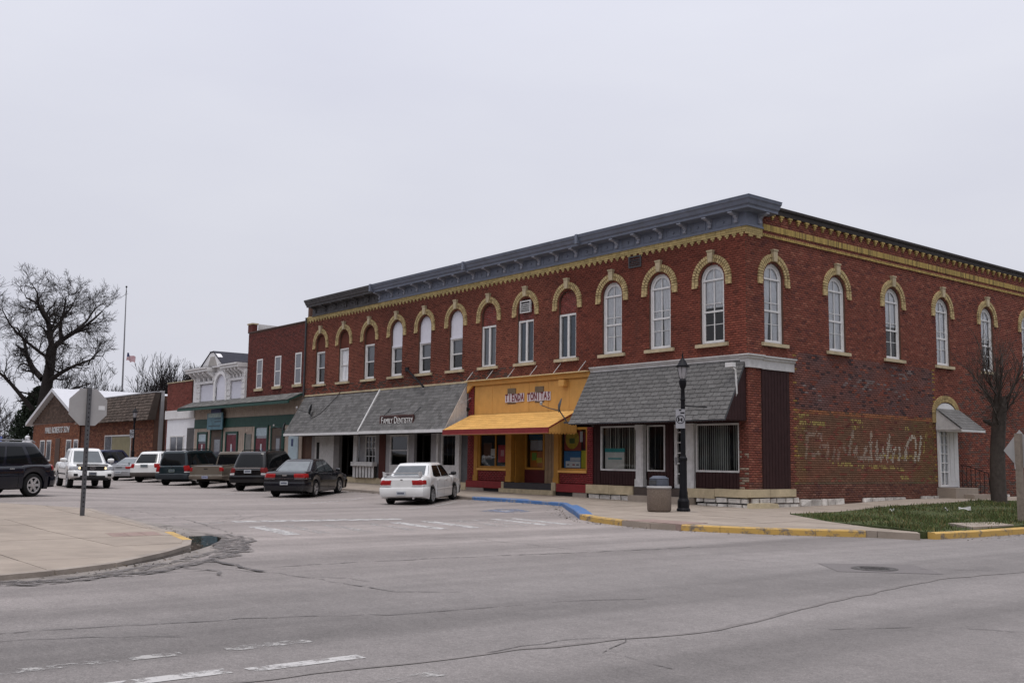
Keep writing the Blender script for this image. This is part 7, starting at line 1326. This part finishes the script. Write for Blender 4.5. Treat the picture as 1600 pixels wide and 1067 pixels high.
# ---- navy sport utility vehicle nosed in on the near left
np_ = car_paint('navy_car_paint', (.006, .007, .013)); S = dict(L=5.1, W=1.98, r=.38, zb=.28, axles=(-1.52, 1.50), paint=np_, top=[(-2.55, 1.06), (-2.4, 1.08), (.9, 1.02), (1.3, 1.04), (2.3, .92), (2.55, .74)], rear_slant=.10, tw=.25, round=.2, cab=dict(z0=.98, z1=1.74, b=(-2.46, 1.45), t=(-1.85, .42), wb=.92, wt=.68, belt=.14, head=.86, side=[(.06, .25, .09, .25), (.29, .53, .31, .54), (.56, .79, .57, .85)], rw=.86), glass=M_CARGL, bars=(('bumper', -1, .36, .66, np_, .06), ('bumper', 1, .30, .62, np_, .05), ('lower_cladding', -1, .30, .36, M_TRIM, .03)), lamps=(('tail_lamp', -1, .6, .86, 1.04, M_TAIL, .3), ('headlamp', 1, .5, .72, .9, M_TAILW, .3)), plates=(('number_plate', -1, -.16, .16, .7, .84, M_PLATE, .03),), seams=(-.9, .12, 1.1), handles=(-.62, .4), handle_m=M_CHROME, mirror=(1.05, 1.1), rack=(-1.8, .4), rack_m=M_METAL, rim=mat('polished_rim', (.6, .6, .61), .25, .05, 8, metal=.8), spokes=6)
vehicle('navy_suv', 'dark navy sport utility vehicle with alloy wheels cut by the left edge', 'car', S, (-15.85, -18.9), D(298))

# ============================================================ UNSEEN BUILDINGS BEHIND THE VIEWPOINT, ADDED FOR DARK REFLECTIONS AND LESS LOW SKYLIGHT
def added_building(name, label, B, u0, u1, H, dep, col, n_win):
    t = thing(name, label, 'building'); m_ = mat(name + '_brick', col, .9, .25, 2.5); g = MB(); g.box(u0, u1, 0, H, -dep, 0); g.build('wall', m_, t, B); fb('cornice', M_KEY, u0 - .1, u1 + .1, H - .5, H + .1, -.1, .3, t, B); fb('shop_band', M_GREYD, u0 + .3, u1 - .3, 2.9, 3.6, 0, .15, t, B)
    for k in range(n_win):
        c = lerp(u0, u1, (k + .5) / n_win); simple_window(B, c - .5, c + .5, 5.0, 7.0, t, M_WHITE2); simple_window(B, c - 1.0, c + 1.0, .9, 2.8, t, M_GREYD, rail=False)
EASTB = Matrix(((0, 0, -1, 34), (-1, 0, 0, 0), (0, 1, 0, 0), (0, 0, 0, 1))); SOUTHB = Matrix(((-1, 0, 0, 0), (0, 0, 1, -29.0), (0, 1, 0, 0), (0, 0, 0, 1)))
added_building('added_east_building', 'unseen brown brick building added behind the viewpoint to darken reflections', EASTB, 2, 44, 9.0, 12, (.12, .07, .05), 14); added_building('added_grey_building', 'unseen grey shop building added north of the brown one to darken reflections', EASTB, -34, 0, 8.0, 12, (.13, .125, .12), 10); added_building('added_south_building', 'unseen red brick building added on the south side to cut low skylight', SOUTHB, -1, 62, 9.5, 14, (.11, .05, .04), 18)

# grit and leaf scraps lying along the kerbs
P_ = []; C2 = []
for line, hf in (([(-30, -3.15), (-10.5, -3.15), (-5.6, -3.0), (-2.3, -5.55), (-.3, -7.15), (2.4, -8.2), (4.3, -8.2), (6.1, -7.4), (7.9, -6.1)], h_road), ([(9.25, -5), (9.25, 8)], h_road), ([(-2.8, -18.1), (.4, -18.45), (2.5, -18.9), (4.5, -20.05), (5.9, -21.3), (6.75, -23), (6.95, -27)], h_road)):
    for a, b in zip(line[:-1], line[1:]):
        for _ in range(int(math.hypot(b[0] - a[0], b[1] - a[1]) * 26)):
            t = random.random(); d = abs(random.gauss(0, .22)); n_ = Vector((b[1] - a[1], a[0] - b[0])).normalized() * (1 if hf is h_road and a[1] > -17 else -1); x, y = lerp(a[0], b[0], t) + n_.x * d, lerp(a[1], b[1], t) + n_.y * d; P_.append((x, y, hf(x, y) + .018)); C2.append(jit(((.10, .075, .05), (.16, .13, .10), (.06, .05, .04), (.22, .2, .18))[random.randrange(4)], .3))
n = len(P_); P_ = np.array(P_); dv = rng.normal(0, 1, (n, 2, 3)) * np.array([1, 1, .35]); sz = rng.uniform(.008, .032, (n, 1)); V = np.stack([P_ - dv[:, 0] * sz, P_ + dv[:, 0] * sz, P_ + dv[:, 1] * sz], 1).reshape(-1, 3); V[:, 2] = np.maximum(V[:, 2], np.repeat(P_[:, 2], 3) - .012)
o = link('kerb_debris', np_mesh('kerb_debris', V, np.arange(n * 3).reshape(-1, 3), M_GRASS, np.array(C2)), kind='stuff'); o['label'] = 'grit and leaf scraps along the kerbs'; o['category'] = 'debris'
